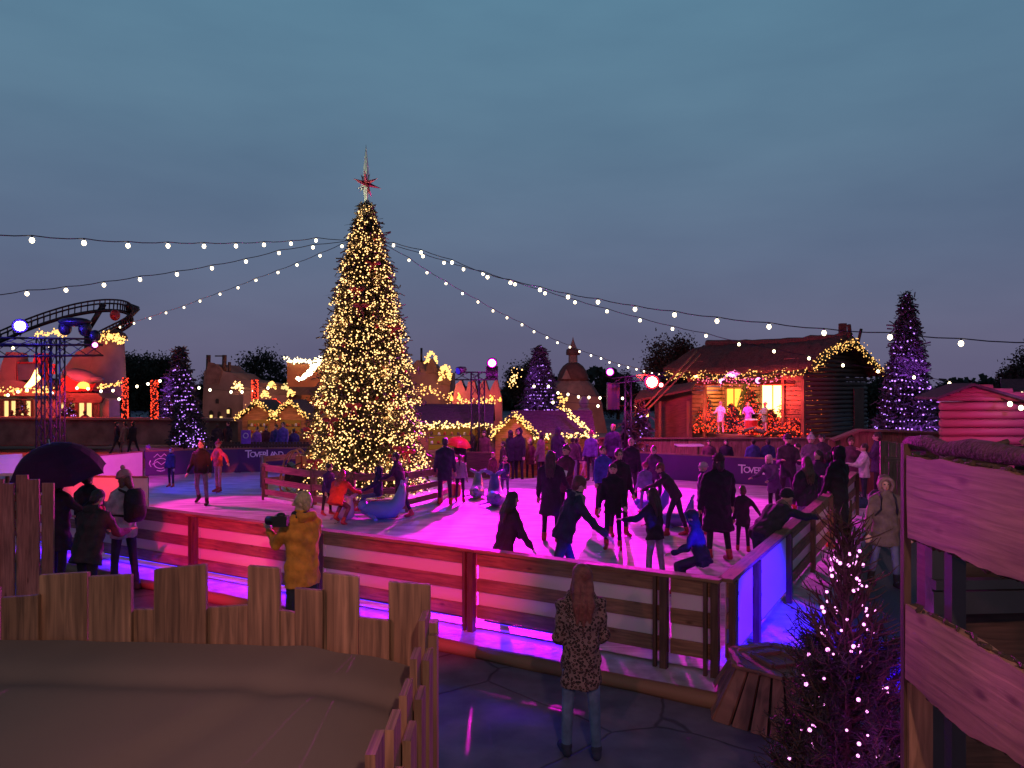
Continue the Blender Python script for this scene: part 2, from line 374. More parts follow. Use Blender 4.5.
# ------------------------------------------------------------------ rink fence
def fence_panel(a, b, label, last=False, right=False, solid=False):
    a = Vector(a); b = Vector(b); d = (b-a).normalized(); nrm = Vector((d.y, -d.x, 0))
    if nrm.dot(Vector((0, 0, 0))-a) < 0: nrm = -nrm      # towards outside / camera
    if right: nrm = -v
    t = thing('rink_fence_panel', a, label, 'fence', 'wooden fence panels round the ice rink')
    o = nrm*.05
    for z, h in ((.945, .15), (.635, .15), (.325, .15)):
        mb = MB(); mb.beam(a+d*.01+o+Vector((0, 0, z)), b-d*.01+o+Vector((0, 0, z+random.uniform(-.005, .005))), .022, h); mb.build('board', M_fwood, t)
    mb = MB(); mb.beam(a+d*.01+o*.55+Vector((0, 0, .635)), b-d*.01+o*.55+Vector((0, 0, .635)), .006, .74); mb.build('white_sheet', M_board, t)
    if solid:
        q_ = nrm*.072; mb = MB(); mb.beam(a+d*.14+q_+Vector((0, 0, .63)), b-d*.08+q_+Vector((0, 0, .63)), .010, .70); mb.build('gate_sheet', M_board, t)
        for zz in (.35, .62, .88): mb = MB(); mb.beam(a+d*.10+nrm*.10+Vector((0, 0, zz)), a+d*.20+nrm*.10+Vector((0, 0, zz)), .03, .035); mb.build('hinge', M_black, t)
    mb = MB(); mb.beam(a+Vector((0, 0, 1.04))+nrm*.03, b+Vector((0, 0, 1.04))+nrm*.03, .15, .035); mb.build('top_rail', M_fwood, t)
    for p in ([a, b] if last else [a]):
        mb = MB(); q = p+d*.045+nrm*.095 if p is a else p-d*.045+nrm*.095
        mb.beam(q+Vector((0, 0, .10)), q+Vector((0, 0, 1.02)), .075, .07, up=nrm); mb.beam(q+d*.095+Vector((0, 0, .10)), q+d*.095+Vector((0, 0, 1.02)), .035, .05, up=nrm)
        mb.build('post', M_metal if random.random() < .0 else M_dwood, t)
    return t
ts = [0.0, .52, 2.85, 5.25, 7.75, 10.25, 12.75, 15.1, 17.5]
names = ['short corner panel of the near rink fence by the wooden crate box', 'near rink fence panel behind the girl in leopard coat', 'near rink fence panel in front of the black haired skater',
         'near rink fence panel lit red beside the mustard coat visitor', 'near rink fence panel lit hot pink left of the mustard coat visitor', 'near rink fence panel behind the white backpack visitor',
         'near rink fence panel behind the black umbrella', 'leftmost near rink fence panel by the tall left planks']
for i in range(8): fence_panel(Cn+v*ts[i], Cn+v*ts[i+1], names[i], last=(i == 7))
us = [0, 1.05, 2.95, 4.9, 6.9, 9.0, 11.1]
rn = ['gate panel of the right rink fence lit blue at the corner', 'right rink fence panel lit blue with black gate hinges', 'right rink fence panel where the bending visitor leans over',
      'right rink fence panel next to the orange lit post', 'right rink fence panel beside the long black coat visitor', 'farthest right rink fence panel among the crowd']
for i in range(6): fence_panel(Cn+u*us[i], Cn+u*us[i+1], rn[i], last=(i == 5), right=True, solid=(i < 2))
for k_, (s0_, s1_) in enumerate(((1.75, 2.75), (3.0, 5.1), (5.5, 7.6), (8.0, 10.1), (10.6, 12.4))):  # unseen led bars added to give the blue strip on the platform
    a_ = Cn+v*s0_-u*.03; b_ = Cn+v*s1_-u*.03; t = thing('added_led_bar', a_, ['short blue led bar under the near fence behind the leopard coat girl', 'blue led bar under the near fence left of the leopard coat girl', 'blue led bar under the near fence right of the mustard coat visitor', 'blue led bar under the near fence left of the mustard coat visitor', 'blue led bar under the near fence beside the backpack visitor'][k_], 'led bar', 'added led bars under the near fence')
    mb = MB(); mb.beam(a_+Vector((0, 0, .235)), b_+Vector((0, 0, .235)), .03, .02); mb.build('casing', M_black, t); mb = MB(); mb.beam(a_+v*.02+Vector((0, 0, .221)), b_-v*.02+Vector((0, 0, .221)), .02, .006); mb.build('diffuser', emit('blue_led', (.06, .02, 1), 3), t)
    l_ = bpy.data.lights.new('led_glow', 'AREA'); l_.shape = 'RECTANGLE'; l_.size = s1_-s0_; l_.size_y = .03; l_.color = (.06, .0, 1); l_.energy = 26*(s1_-s0_)/2; o_ = bpy.data.objects.new('led_glow', l_); COL.objects.link(o_)
    m_ = (a_+b_)/2+Vector((0, 0, .212)); zz_ = (u*.75+Vector((0, 0, 1))).normalized(); xx_ = v.normalized(); yy_ = zz_.cross(xx_)
    M__ = Matrix(((xx_.x, yy_.x, zz_.x, m_.x), (xx_.y, yy_.y, zz_.y, m_.y), (xx_.z, yy_.z, zz_.z, m_.z), (0, 0, 0, 1))); o_.parent = t; o_.matrix_basis = mw(t).inverted() @ M__
# timber kerb along the plaza
k0 = Cn-v*.5-u*.56; mb = MB()
pts = [k0+v*(s*.6)+Vector((0, 0, .06))+u*random.uniform(-.02, .02) for s in range(31)]
for i in range(0, 30, 5): mb.tube(pts[i:i+6], [.075+random.uniform(-.01, .012) for _ in range(6)], 9)
mb.build('timber_kerb', wood('kerb_wood', (.30, .17, .10)), label='long rough timber kerb log edging the rink platform at the wet plaza', cat='kerb')
mb = MB(); mb.beam(Cn-v*.66+u*.2+Vector((0, 0, .115)), Cn-v*.66+u*12+Vector((0, 0, .115)), .12, .03); mb.build('edge_board', M_fwood, label='long pale edge board beside the rink fence on the right', cat='board')

# banners round the far side
M_ban = mat('banner_vinyl', (.05, .015, .10), .45, .12, 2, .05)
TEXTS = []
M_lett = mat('white_print', (.75, .72, .8), .5, .02, 3, 0)
def text(txt, loc, size, right, parent, m=M_lett, name='lettering', ext=.004, xs=1.0):
    cu = bpy.data.curves.new(name, 'FONT'); cu.body = txt; cu.size = size; cu.extrude = ext; cu.align_x = 'CENTER'; cu.align_y = 'CENTER'; cu.offset = size*.008
    cu.materials.append(m); o = bpy.data.objects.new(name, cu); COL.objects.link(o)
    r = Vector(right).normalized(); up = Vector((0, 0, 1)); n_ = r.cross(up)
    Mx = Matrix(((r.x*xs, up.x, n_.x, loc[0]), (r.y*xs, up.y, n_.y, loc[1]), (r.z*xs, up.z, n_.z, loc[2]), (0, 0, 0, 1)))
    o.parent = parent; o.matrix_basis = mw(parent).inverted() @ Mx; TEXTS.append(o); return o
def banner(a, b, z0, z1, label, m=M_ban):
    a = Vector((a[0], a[1], 0)); b = Vector((b[0], b[1], 0))
    t = thing('rink_banner', a, label, 'banner', 'banners round the far side of the rink')
    mb = MB(); mb.beam(a+Vector((0, 0, (z0+z1)/2)), b+Vector((0, 0, (z0+z1)/2)), .03, z1-z0); mb.build('panel', m, t)
    mb = MB(); mb.beam(a+Vector((0, 0, z1+.02)), b+Vector((0, 0, z1+.02)), .06, .04); mb.build('top_rail', M_fwood, t)
    for p in (a, b):
        d = (b-a).normalized(); s_ = 1 if p is a else -1
        mb = MB(); mb.beam(p+d*.05*s_+Vector((0, .05, .1)), p+d*.05*s_+Vector((0, .05, z1)), .07, .07); mb.build('post', M_dwood, t)
    return t
def ban_text(t, a, b, s, zc, size, big=1.45):
    a = Vector((a[0], a[1], 0)); b = Vector((b[0], b[1], 0)); d = (b-a).normalized(); n_ = Vector((d.y, -d.x, 0))
    if n_.y > 0: n_ = -n_
    c = a+(b-a)*s+n_*.025
    x = 0; item = [('T', big), ('O', 1), ('V', 1), ('E', 1), ('R', 1), ('L', big), ('A', 1), ('N', 1), ('D', 1)]
    wd = [.62*big*.9, .68, .66, .6, .66, .42*big, .66, .7, .7]; tot = sum(wd); x = -tot/2
    for (ch, k), w in zip(item, wd):
        p = c+d*((x+w/2)*size*.78); x += w
        text(ch, (p.x, p.y, zc+(k-1)*size*.12), size*k, d, t)
bl = [(-11.6, 24.35), (-9.9, 25.1), (-9.05, 25.4), (-5.2, 26.0)]
t = banner(bl[0], bl[1], .14, .9, 'dark blue banner with white emblem on the far left rink edge')
# emblem: ring, crown like strokes and short wavy line
d = (Vector((bl[1][0]-bl[0][0], bl[1][1]-bl[0][1], 0))).normalized(); c0 = Vector((*G(148, 464, .6).xy, 0))
c0 = Vector((bl[0][0], bl[0][1], 0))+d*.45+Vector((d.y, -d.x, 0))*.03
mb = MB()
def strk(pts, r=.014): mb.tube([c0+d*p[0]+Vector((0, 0, .52+p[1])) for p in pts], r, 5)
strk([(.2*math.cos(a), .16*math.sin(a)) for a in np.linspace(.3, 5.6, 14)]); strk([(-.2, .2), (-.1, .3), (0, .2), (.1, .3), (.2, .2)]); strk([(-.24, -.02), (-.1, .06), (.02, -.04), (.14, .05), (.26, -.02)]); strk([(-.12, -.22), (0, -.25), (.12, -.22)])
strk([(-.3, .1), (-.33, .0), (-.28, -.1)]); strk([(.3, .1), (.33, .0), (.28, -.1)])
mb.build('emblem', M_lett, t)
banner(bl[1], bl[2], .14, .9, 'plain stretch of dark blue banner behind the child in red')
t = banner(bl[2], bl[3], .14, .9, 'purple banner lettered TOVERLAND left of the big tree'); ban_text(t, bl[2], bl[3], .22, .71, .25)
t = banner((4.0, 23.85), (8.0, 21.4), .14, .9, 'purple banner lettered TOVERLAND in front of the stage'); ban_text(t, (4.0, 23.85), (8.0, 21.4), .77, .56, .25)
banner((8.02, 21.38), (8.9, 20.6), .14, .9, 'plain right end of the purple banner behind the crowd')
t = banner((3.1, 24.3), (4.0, 23.87), .14, .9, 'short plain purple banner left of the stage')
banner((-13.3, 20.6), (-11.65, 24.3), .14, .9, 'pale rink board lit magenta at the far left corner', M_white)
banner((-1.75, 24.1), (-.55, 23.75), .14, .9, 'brown wooden board behind the teal seal', M_dwood)
banner((-13, 17.6), (-8.0, 16.9), .14, .95, 'white barrier board lit red on the left of the ice', M_white)

# ------------------------------------------------------------------ island round the tree
TC = Vector((WX(366, 20.6), 20.6, 0))
isl = [G(264, 500, .13), G(313, 508, .13), G(352, 513, .13), G(405, 512, .13), G(440, 503, .13)]
isl += [Vector((TC.x+2.5, TC.y+.9, .13)), Vector((TC.x+1.6, TC.y+2.9, .13)), Vector((TC.x-1.6, TC.y+2.9, .13)), Vector((TC.x-3.1, TC.y+1.0, .13))]
mb = MB(); mb.prism([(p.x, p.y) for p in isl], .128, .2); mb.build('snow_bed', M_snow, kind='structure')
n_i = len(isl)
for i in range(n_i):
    a = isl[i]; b = isl[(i+1) % n_i]
    t = thing('island_fence_section', a, ['left front section of the log fence round the big tree', 'second front section of the log fence behind the red kneeling child', 'middle front section of the log fence behind the blue seal rider',
        'front section of the log fence behind the purple jacket skater', 'right end section of the log fence by the standing couple', 'right rear section of the log fence behind the tree', 'rear right section of the log fence behind the tree', 'rear left section of the log fence behind the tree', 'left rear section of the log fence by the sleigh'][i], 'fence', 'fence sections round the big tree')
    for z in (.94, .62, .34):
        mb = MB(); mb.beam(a+Vector((0, 0, z-.13)), b+Vector((0, 0, z-.13+random.uniform(-.03, .03))), .04, .16 if z > .9 else .13, ext=.06); mb.build('rail', M_fwood, t)
    mb = MB(); mb.beam(a+Vector((0, .06, 0)), a+Vector((0, .06, .9)), .12, .12); mb.build('post', M_fwood, t)

# ------------------------------------------------------------------ trees
def quads_from(c, a, b):
    n_ = len(c); V = np.stack([c-a-b, c+a-b, c+a+b, c-a+b], 1).reshape(-1, 3); return V, np.arange(n_*4).reshape(-1, 4)
def octa(pos, rad):
    o = np.array([[1, 0, 0], [-1, 0, 0], [0, 1, 0], [0, -1, 0], [0, 0, 1], [0, 0, -1]], float)
    f = np.array([[0, 2, 4], [2, 1, 4], [1, 3, 4], [3, 0, 4], [2, 0, 5], [1, 2, 5], [3, 1, 5], [0, 3, 5]])
    V = (pos[:, None, :]+o[None]*rad[:, None, None]).reshape(-1, 3); Q = (f[None]+6*np.arange(len(pos))[:, None, None]).reshape(-1, 3); return V, Q
def small_ball(name, m, r=1.0):
    mb = MB(); mb.ell((0, 0, 0), r, r, r, n=8, m=4); me_o = mb.build(name, m, origin=(0, 0, 0)); me = me_o.data; bpy.data.objects.remove(me_o); return me
BALL = {}
def ball(m):
    if m.name not in BALL: BALL[m.name] = small_ball('bulb', m)
    return BALL[m.name]
def put_bulbs(parent, pos, rad, m, name='light_bulb', limit=100):
    """individual bulbs: the ones nearest the camera; the rest as one stuff mesh"""
    pos = np.asarray(pos); rad = np.asarray(rad); cd = np.linalg.norm(pos-np.array([0, 0, CH]), axis=1)
    order = np.argsort(cd/rad); ind = order[:limit]; rest = order[limit:]
    inv = mw(parent).inverted()
    for i in ind:
        o = bpy.data.objects.new(name, ball(m)); COL.objects.link(o); o.parent = parent; o.location = inv @ Vector(pos[i]); o.scale = (rad[i],)*3
    if len(rest):
        V, Q = octa(pos[rest], rad[rest]); fastmesh('fairy_lights', V, Q, m, parent, 3, kind='stuff')
def conifer(loc, H, Rb, label, nb=900, per=6, leaf=.12, lights=0, lm=None, lr=.02, rows=0, group=None, mat_=M_needle, name='christmas_tree', z0=.12, power=.85, layers=9, limit=100, cat='tree', droop=.25, seed=1, swag=.1):
    g = np.random.default_rng(seed); loc = Vector(loc); t = thing(name, loc, label, cat, group)
    mb = MB(); mb.tube([loc, loc+Vector((0, 0, H*.5)), loc+Vector((0, 0, H*.985))], [max(.03, Rb*.09), max(.02, Rb*.05), .008], 8); mb.build('trunk', M_bark, t)
    prof = lambda h: Rb*np.clip(1-h, 0, 1)**power*(.80+.20*(1-((h*layers+.15) % 1)))+Rb*.015
    h = 1-g.random(nb*2)**(1/(1+power)); h = h[:nb]; h = np.clip(h, 0, .985); ang = g.random(nb)*2*np.pi
    tip = prof(h)*((.72+.42*g.random(nb)) if nb > 6000 else (.82+.26*g.random(nb))); cs = []; aa = []; bb = []
    for k in range(per):
        s = .25+.75*(k+g.random(nb))/per; r = tip*s
        z = (z0+(1-z0)*h)*H-droop*r*s+g.normal(0, .012*H/5, nb)
        c = np.stack([loc.x+r*np.cos(ang), loc.y+r*np.sin(ang), loc.z+z], 1)
        side = g.normal(0, leaf*.8, (nb, 3)); c = c+side*np.array([1, 1, .5])
        dr = np.stack([np.cos(ang), np.sin(ang), -droop+g.normal(0, .25, nb)], 1)+g.normal(0, .45, (nb, 3)); dr /= np.linalg.norm(dr, axis=1)[:, None]
        pr = np.cross(dr, g.normal(0, 1, (nb, 3))); pr /= np.linalg.norm(pr, axis=1)[:, None]
        cs.append(c); aa.append(dr*leaf*(.6+.8*g.random(nb))[:, None]); bb.append(pr*leaf*.22)
    V, Q = quads_from(np.concatenate(cs), np.concatenate(aa), np.concatenate(bb)); fastmesh('crown', V, Q, mat_, t)
    # upright leader
    if lights:
        if rows:
            pos = []
            for i in range(rows):
                hh = .02+.965*i/(rows-1); rr = prof(hh); k = max(3, int(2*np.pi*rr/(H*.014+.03)))
                if hh > .8: k = 4
                for j in range(k):
                    a = 2*np.pi*j/k; sg = abs(math.sin(a*2.5+i*1.3))*swag*H*.1
                    pos.append((loc.x+rr*.97*math.cos(a), loc.y+rr*.97*math.sin(a), loc.z+(z0+(1-z0)*hh)*H-droop*rr*.8-sg+g.normal(0, .008*H/3)))
            pos = np.array(pos)
            if len(pos) > lights: pos = pos[g.permutation(len(pos))[:lights]]
        else:
            hh = 1-g.random(lights)**(1/(1+power)); hh = np.clip(hh, 0, .98); a = g.random(lights)*2*np.pi; rr = prof(hh)*(.8+.24*g.random(lights))
            pos = np.stack([loc.x+rr*np.cos(a), loc.y+rr*np.sin(a), loc.z+(z0+(1-z0)*hh)*H-droop*rr], 1)
        put_bulbs(t, pos, lr*(.7+.6*g.random(len(pos))), lm, limit=limit)
        if lm is E_purple and H > 2.2:
            for hz_ in (.25, .6): point(loc+Vector((-.3, -Rb*(1.35-hz_), H*hz_)), (.45, .08, 1), 7*H*H*.25, .2, 'string_glow', t)
    return t
def leafy(loc, H, rx, rz_, label, n=2500, clumps=26, leaf=.35, group=None, seed=3, m=None, name='leafy_tree'):
    g = np.random.default_rng(seed); loc = Vector(loc); t = thing(name, loc, label, 'tree', group)
    c0 = np.array([loc.x, loc.y, loc.z+H-rz_])
    mb = MB(); mb.tube([loc, loc+Vector((rx*.05, 0, H*.4)), loc+Vector((0, 0, H*.8))], [rx*.09, rx*.06, rx*.02], 7)
    cl = g.normal(0, 1, (clumps, 3)); cl /= np.linalg.norm(cl, axis=1)[:, None]; cl *= (.45+.5*g.random(clumps))[:, None]; cl = c0+cl*np.array([rx, rx, rz_])
    for k in range(0, clumps, 3): mb.tube([loc+Vector((0, 0, H*.35)), (loc+Vector(cl[k])+Vector((0, 0, H*.4+loc.z)))*.5, Vector(cl[k])], [rx*.05, rx*.03, rx*.01], 5)
    mb.build('trunk', M_bark, t)
    w = g.integers(0, clumps, n); c = cl[w]+g.normal(0, 1, (n, 3))*np.array([rx, rx, rz_])*.19
    a = g.normal(0, 1, (n, 3)); a /= np.linalg.norm(a, axis=1)[:, None]; b = np.cross(a, g.normal(0, 1, (n, 3))); b /= np.linalg.norm(b, axis=1)[:, None]
    V, Q = quads_from(c, a*leaf*.5, b*leaf*.3); fastmesh('crown', V, Q, m or M_leaf, t); return t

# the great tree
BT = conifer((TC.x, TC.y, .2), 7.75, 1.86, 'tall christmas tree covered in warm white lights inside the ice rink', nb=9500, per=6, leaf=.075, lights=7000, lm=E_warm, lr=.018, name='big_christmas_tree', z0=.04, power=.66, layers=9, mat_=M_needle_b, droop=.28, seed=4)
for zz_, rr_ in ((1.0, 1.1), (2.2, 1.0), (3.4, .85), (4.6, .65), (5.8, .45), (6.8, .25)):
    for an_ in (-2.4, -.8, 1.2): point((TC.x+rr_*math.cos(an_), TC.y+rr_*math.sin(an_), zz_), (1, .58, .26), 24, .1, 'string_glow', BT)
g = np.random.default_rng(8)
for mname, colr, num in (('bauble', (.45, .05, .04), 26), ('bauble', (.5, .28, .1), 26)):
    mm = mat('bauble_'+str(colr[0]), colr, .25, .05, 4, 0, metal=.4)
    for _ in range(num):
        hh = 1-math.sqrt(g.random()); a = -math.pi*g.random(); rr = 1.85*(1-hh)**.8*.96
        o = bpy.data.objects.new(mname, ball(mm)); COL.objects.link(o); o.parent = BT; s = .05+.03*g.random(); o.scale = (s, s, s)
        o.location = (rr*math.cos(a), rr*math.sin(a), (.04+.96*hh)*7.75-.28*rr)
mb = MB()
for _ in range(10):   # red bows
    hh = .08+.7*g.random(); a = -math.pi*(.1+.8*g.random()); rr = 1.85*(1-hh)**.8*1.0
    c = Vector((TC.x+rr*math.cos(a), TC.y+rr*math.sin(a), .2+(.04+.96*hh)*7.75-.28*rr)); m_b = MB()
    for s in (-1, 1):
        m_b.ell(c+Vector((s*.11, 0, .04)), .11, .04, .06, n=8, m=5); m_b.cap(c, c+Vector((s*.08, -.02, -.22)), .03, .02, 6)
    m_b.build('bow', mat('red_ribbon', (.5, .05, .05), .5, .1, 9, .1), BT)
# star topper
sz = .2+7.75*.985; M_star = mat('star_pale', (.62, .68, .5), .3, .05, 4, 0, metal=.3); M_starr = mat('star_red', (.35, .06, .07), .35, .1, 6, 0, metal=.4)
t = thing('tree_star', (TC.x, TC.y, sz), 'pale spire and red pointed star on top of the big tree', 'star')
sc0 = Vector((TC.x, TC.y, sz+.55))
mb = MB(); mb.loft([(sc0+Vector((0, 0, -.65)), (.03, 0, 0), (0, .03, 0)), (sc0+Vector((0, 0, -.1)), (.085, 0, 0), (0, .085, 0)), (sc0+Vector((0, 0, .45)), (.07, 0, 0), (0, .07, 0)), (sc0+Vector((0, 0, 1.05)), (.003, 0, 0), (0, .003, 0))], 6, smooth=False); mb.build('spire', M_star, t)
for k in range(14):
    ph = math.acos(1-2*(k+.5)/14); th = k*2.4; dd = Vector((math.sin(ph)*math.cos(th), math.sin(ph)*math.sin(th), math.cos(ph)))
    mb = MB(); x1 = dd.orthogonal().normalized()*.075; x2 = dd.cross(x1); mb.loft([(sc0, x1, x2), (sc0+dd*(.3+.06*(k % 3)), x1*.03, x2*.03)], 5, smooth=False); mb.build('ray', M_starr if k % 3 else M_star, t)

spot(sc0+Vector((-.6, -1.6, -1.2)), sc0, (1, .95, .75), 130, 60, .5, .1, t, 'star_light')
# other lit trees
def T(px, pyb, pyt, Y, halfpx, label, **kw):
    zt = CH-(pyt-HZ)/F*Y; zb = max(0, CH-(pyb-HZ)/F*Y) if pyb else 0
    return conifer((WX(px, Y), Y, zb), zt-zb, halfpx/F*Y, label, **kw)
T(907, None, 292, 25, 37, 'tall purple lit christmas tree between the stage and the pink cabin', nb=2600, per=6, leaf=.11, lights=460, lm=E_purple, lr=.024, rows=26, seed=5, power=.92, droop=.22, name='purple_lit_tree', mat_=M_needle_d, group='purple lit trees round the square')
T(180, None, 347, 38, 24, 'tall purple lit tree behind the two red light columns', nb=1500, per=5, leaf=.16, lights=420, lm=E_purple, lr=.032, rows=22, seed=6, power=.8, name='purple_lit_tree', mat_=M_needle_d, group='purple lit trees round the square')
T(540, 415, 346, 32, 20, 'purple lit tree rising behind the dark hut roof', nb=1400, per=5, leaf=.12, lights=300, lm=E_purple, lr=.022, rows=18, seed=7, power=.8, name='purple_lit_tree', mat_=M_needle_d, group='purple lit trees round the square')
T(181, 447, 402, 30, 12, 'small dense purple lit tree left of the small child skater', nb=500, per=5, leaf=.1, lights=150, lm=E_purple, lr=.024, seed=8, name='small_lit_tree', group='small purple lit trees', mat_=M_needle_d)
T(196, 449, 408, 30.5, 12, 'small dense purple lit tree behind the grey trousered skater', nb=500, per=5, leaf=.1, lights=150, lm=E_purple, lr=.024, seed=9, name='small_lit_tree', group='small purple lit trees', mat_=M_needle_d)
T(71, 419, 395, 36, 8, 'small purple lit tree in front of the yellow window', nb=300, per=4, leaf=.12, lights=60, lm=E_purple, lr=.025, seed=10, name='small_lit_tree', group='small purple lit trees', mat_=M_needle_d)
T(24, 414, 398, 36, 5, 'tiny purple lit tree in front of the far left window', nb=200, per=4, leaf=.1, lights=26, lm=E_purple, lr=.025, seed=12, name='small_lit_tree', group='small purple lit trees', mat_=M_needle_d)
T(628, 455, 412, 27, 9, 'small purple lit tree at the left behind the rink crowd', nb=300, per=5, leaf=.1, lights=45, lm=E_purple, lr=.022, seed=13, name='small_lit_tree', group='small purple lit trees', mat_=M_needle_d)
T(641, 455, 400, 28, 14, 'small purple lit tree under the red spotlight', nb=400, per=5, leaf=.1, lights=80, lm=E_purple, lr=.022, seed=14, name='small_lit_tree', group='small purple lit trees', mat_=M_needle_d)

# near purple tree with bare upswept twigs
def twiggy(loc, H, Rb, label, seed=2, nl=62, nbr=120, tops=3, lr=.012):
    g = random.Random(seed); loc = Vector(loc); t = thing('bare_twig_tree', loc, label, 'tree', 'purple lit fir trees by the stairs')
    mb = MB(); tip = []
    mb.tube([loc, loc+Vector((0, 0, H*.55)), loc+Vector((.0, 0, H*.78)), loc+Vector((.02, 0, H*.9)), loc+Vector((.03, 0, H))], [.045, .03, .02, .012, .007], 8); mb.build('trunk', M_bark, t)
    V = []; A = []; B = []
    for i in range(nbr):
        h = g.random()**1.25; z = loc.z+H*(.12+.80*h); a = g.random()*6.283; ln = Rb*(1.1-.95*h)*(.75+.4*g.random())*1.25
        d = Vector((math.cos(a), math.sin(a), .0)); p0 = Vector((loc.x, loc.y, z)); up = .45+.9*h
        pts = [p0+d*ln*s*(1-.25*s*up)+Vector((0, 0, ln*up*s*s)) for s in (0, .35, .7, 1)]
        b = MB(); 
        mb2 = mb_t; mb2.tube(pts, [.011, .008, .006, .0035], 5)
        for k in range(1 if h > .6 else 4):
            s = .35+.55*g.random(); q = pts[1].lerp(pts[3], s); dv = Vector((g.uniform(-1, 1), g.uniform(-1, 1), .5+g.random())).normalized()*(.10+.08*g.random())+d*.08
            mb2.tube([q, q+dv*.5+d*.02, q+dv], [.005, .004, .002], 4)
            tip.append(q+dv)
            if h < .5:
                for _ in range(20): 
                    s3 = g.random(); c = q+dv*s3; V.append(c); A.append(Vector((g.uniform(-1, 1), g.uniform(-1, 1), g.uniform(-.2, 1))).normalized()*.022)
        if h < .55:
            for _ in range(34):
                s3 = g.random(); c = pts[0].lerp(pts[3], .15+.85*s3) if s3 < .2 else pts[1].lerp(pts[3], s3); V.append(c+Vector((0, 0, g.uniform(-.01, .01)))); A.append((d*.6+Vector((g.uniform(-1, 1), g.uniform(-1, 1), g.uniform(-.3, .9)))).normalized()*.024)
        tip.append(pts[3])
    mb_t.build('twigs', M_bark, t, kind='stuff'); mb_t.__init__()
    c = np.array(V); a = np.array(A); b = np.cross(a, g_np.normal(0, 1, a.shape)); b = b/np.linalg.norm(b, axis=1)[:, None]*.0022
    Vv, Q = quads_from(c+a, a, b); fastmesh('needles', Vv, Q, mat('near_needles', (.018, .022, .022), .7, .4, 5, 0), t, kind='stuff')
    pos = []
    for k in range(nl):
        hh = g.random()**.95; a_ = g.random()*6.283 if k % 3 else -g.random()*3.1; rr = Rb*(1.0-.8*hh)*(.55+.55*g.random()); pos.append((loc.x+rr*math.cos(a_), loc.y+rr*math.sin(a_), loc.z+H*(.27+.60*hh)))
    put_bulbs(t, pos, [lr*(.5+.6*g.random()) for _ in pos], E_pink)
    for zz in (.3, .42, .54, .68): point(loc+Vector(((zz*37 % 1-.5)*Rb, -Rb*.9, H*zz)), (.80, .05, .9), 2.6, .15, parent=t)
    return t
mb_t = MB(); g_np = np.random.default_rng(5)
twiggy((WX(846, 4.7), 4.7, 0), 2.26, .37, 'near dark fir with bare top twigs and pink lights beside the stairs', seed=2, nl=110, nbr=330)
twiggy((3.95, 6.2, 0), 1.35, .5, 'second dark fir with purple lights seen under the stair rail', seed=5, nl=26, nbr=70)
# ------------------------------------------------------------------ background trees
BG = [(108, 138, 347, 60, 'dark bushy tree behind the left red light column', 21), (150, 22, 352, 62, 'dark tree crown behind the tall purple tree on the left', 22), (262, 27, 352, 60, 'dark layered tree behind the double gabled hut', 23),
      (524, 20, 358, 60, 'dark tree behind the purple lit tree on the hut', 24), (672, 28, 338, 50, 'dark bushy tree behind the left end of the stage roof', 25), (1024, 30, 354, 40, 'round dark tree at the right edge of the view', 26),
      (870, 26, 372, 55, 'dark tree between the stage and the tall purple tree', 27), (618, 22, 372, 70, 'dim tree behind the violet lamp', 28), (948, 20, 384, 60, 'low dark tree behind the pink cabin', 29), (210, 16, 370, 66, 'low dark tree left of the ruined tower', 30)]
for px, half, pt, Y, lab, sd in BG:
    if px == 108: px, half = 128, 26
    H = CH-(pt-HZ)/F*Y; rx = half/F*Y; leafy((WX(px, Y), Y, 0), H, rx, min(H*.42, rx*1.2), lab, n=9000, clumps=30, leaf=rx*.075, seed=sd, group='dark trees in the background')
# far wooded belt
g = np.random.default_rng(77); n_ = 16000; c = np.stack([g.uniform(-110, 110, n_), g.uniform(95, 105, n_), g.random(n_)**1.4*5.0], 1); c[:, 2] *= (.7+.3*np.sin(c[:, 0]*.21)+.2*np.sin(c[:, 0]*.67))
a = g.normal(0, 1, (n_, 3)); a /= np.linalg.norm(a, axis=1)[:, None]; b = np.cross(a, g.normal(0, 1, (n_, 3))); b /= np.linalg.norm(b, axis=1)[:, None]
V, Q = quads_from(c, a*.5, b*.35); fastmesh('distant_wood', V, Q, M_leaf, None, label='far off dark belt of woodland along the horizon', cat='woodland', kind='stuff')

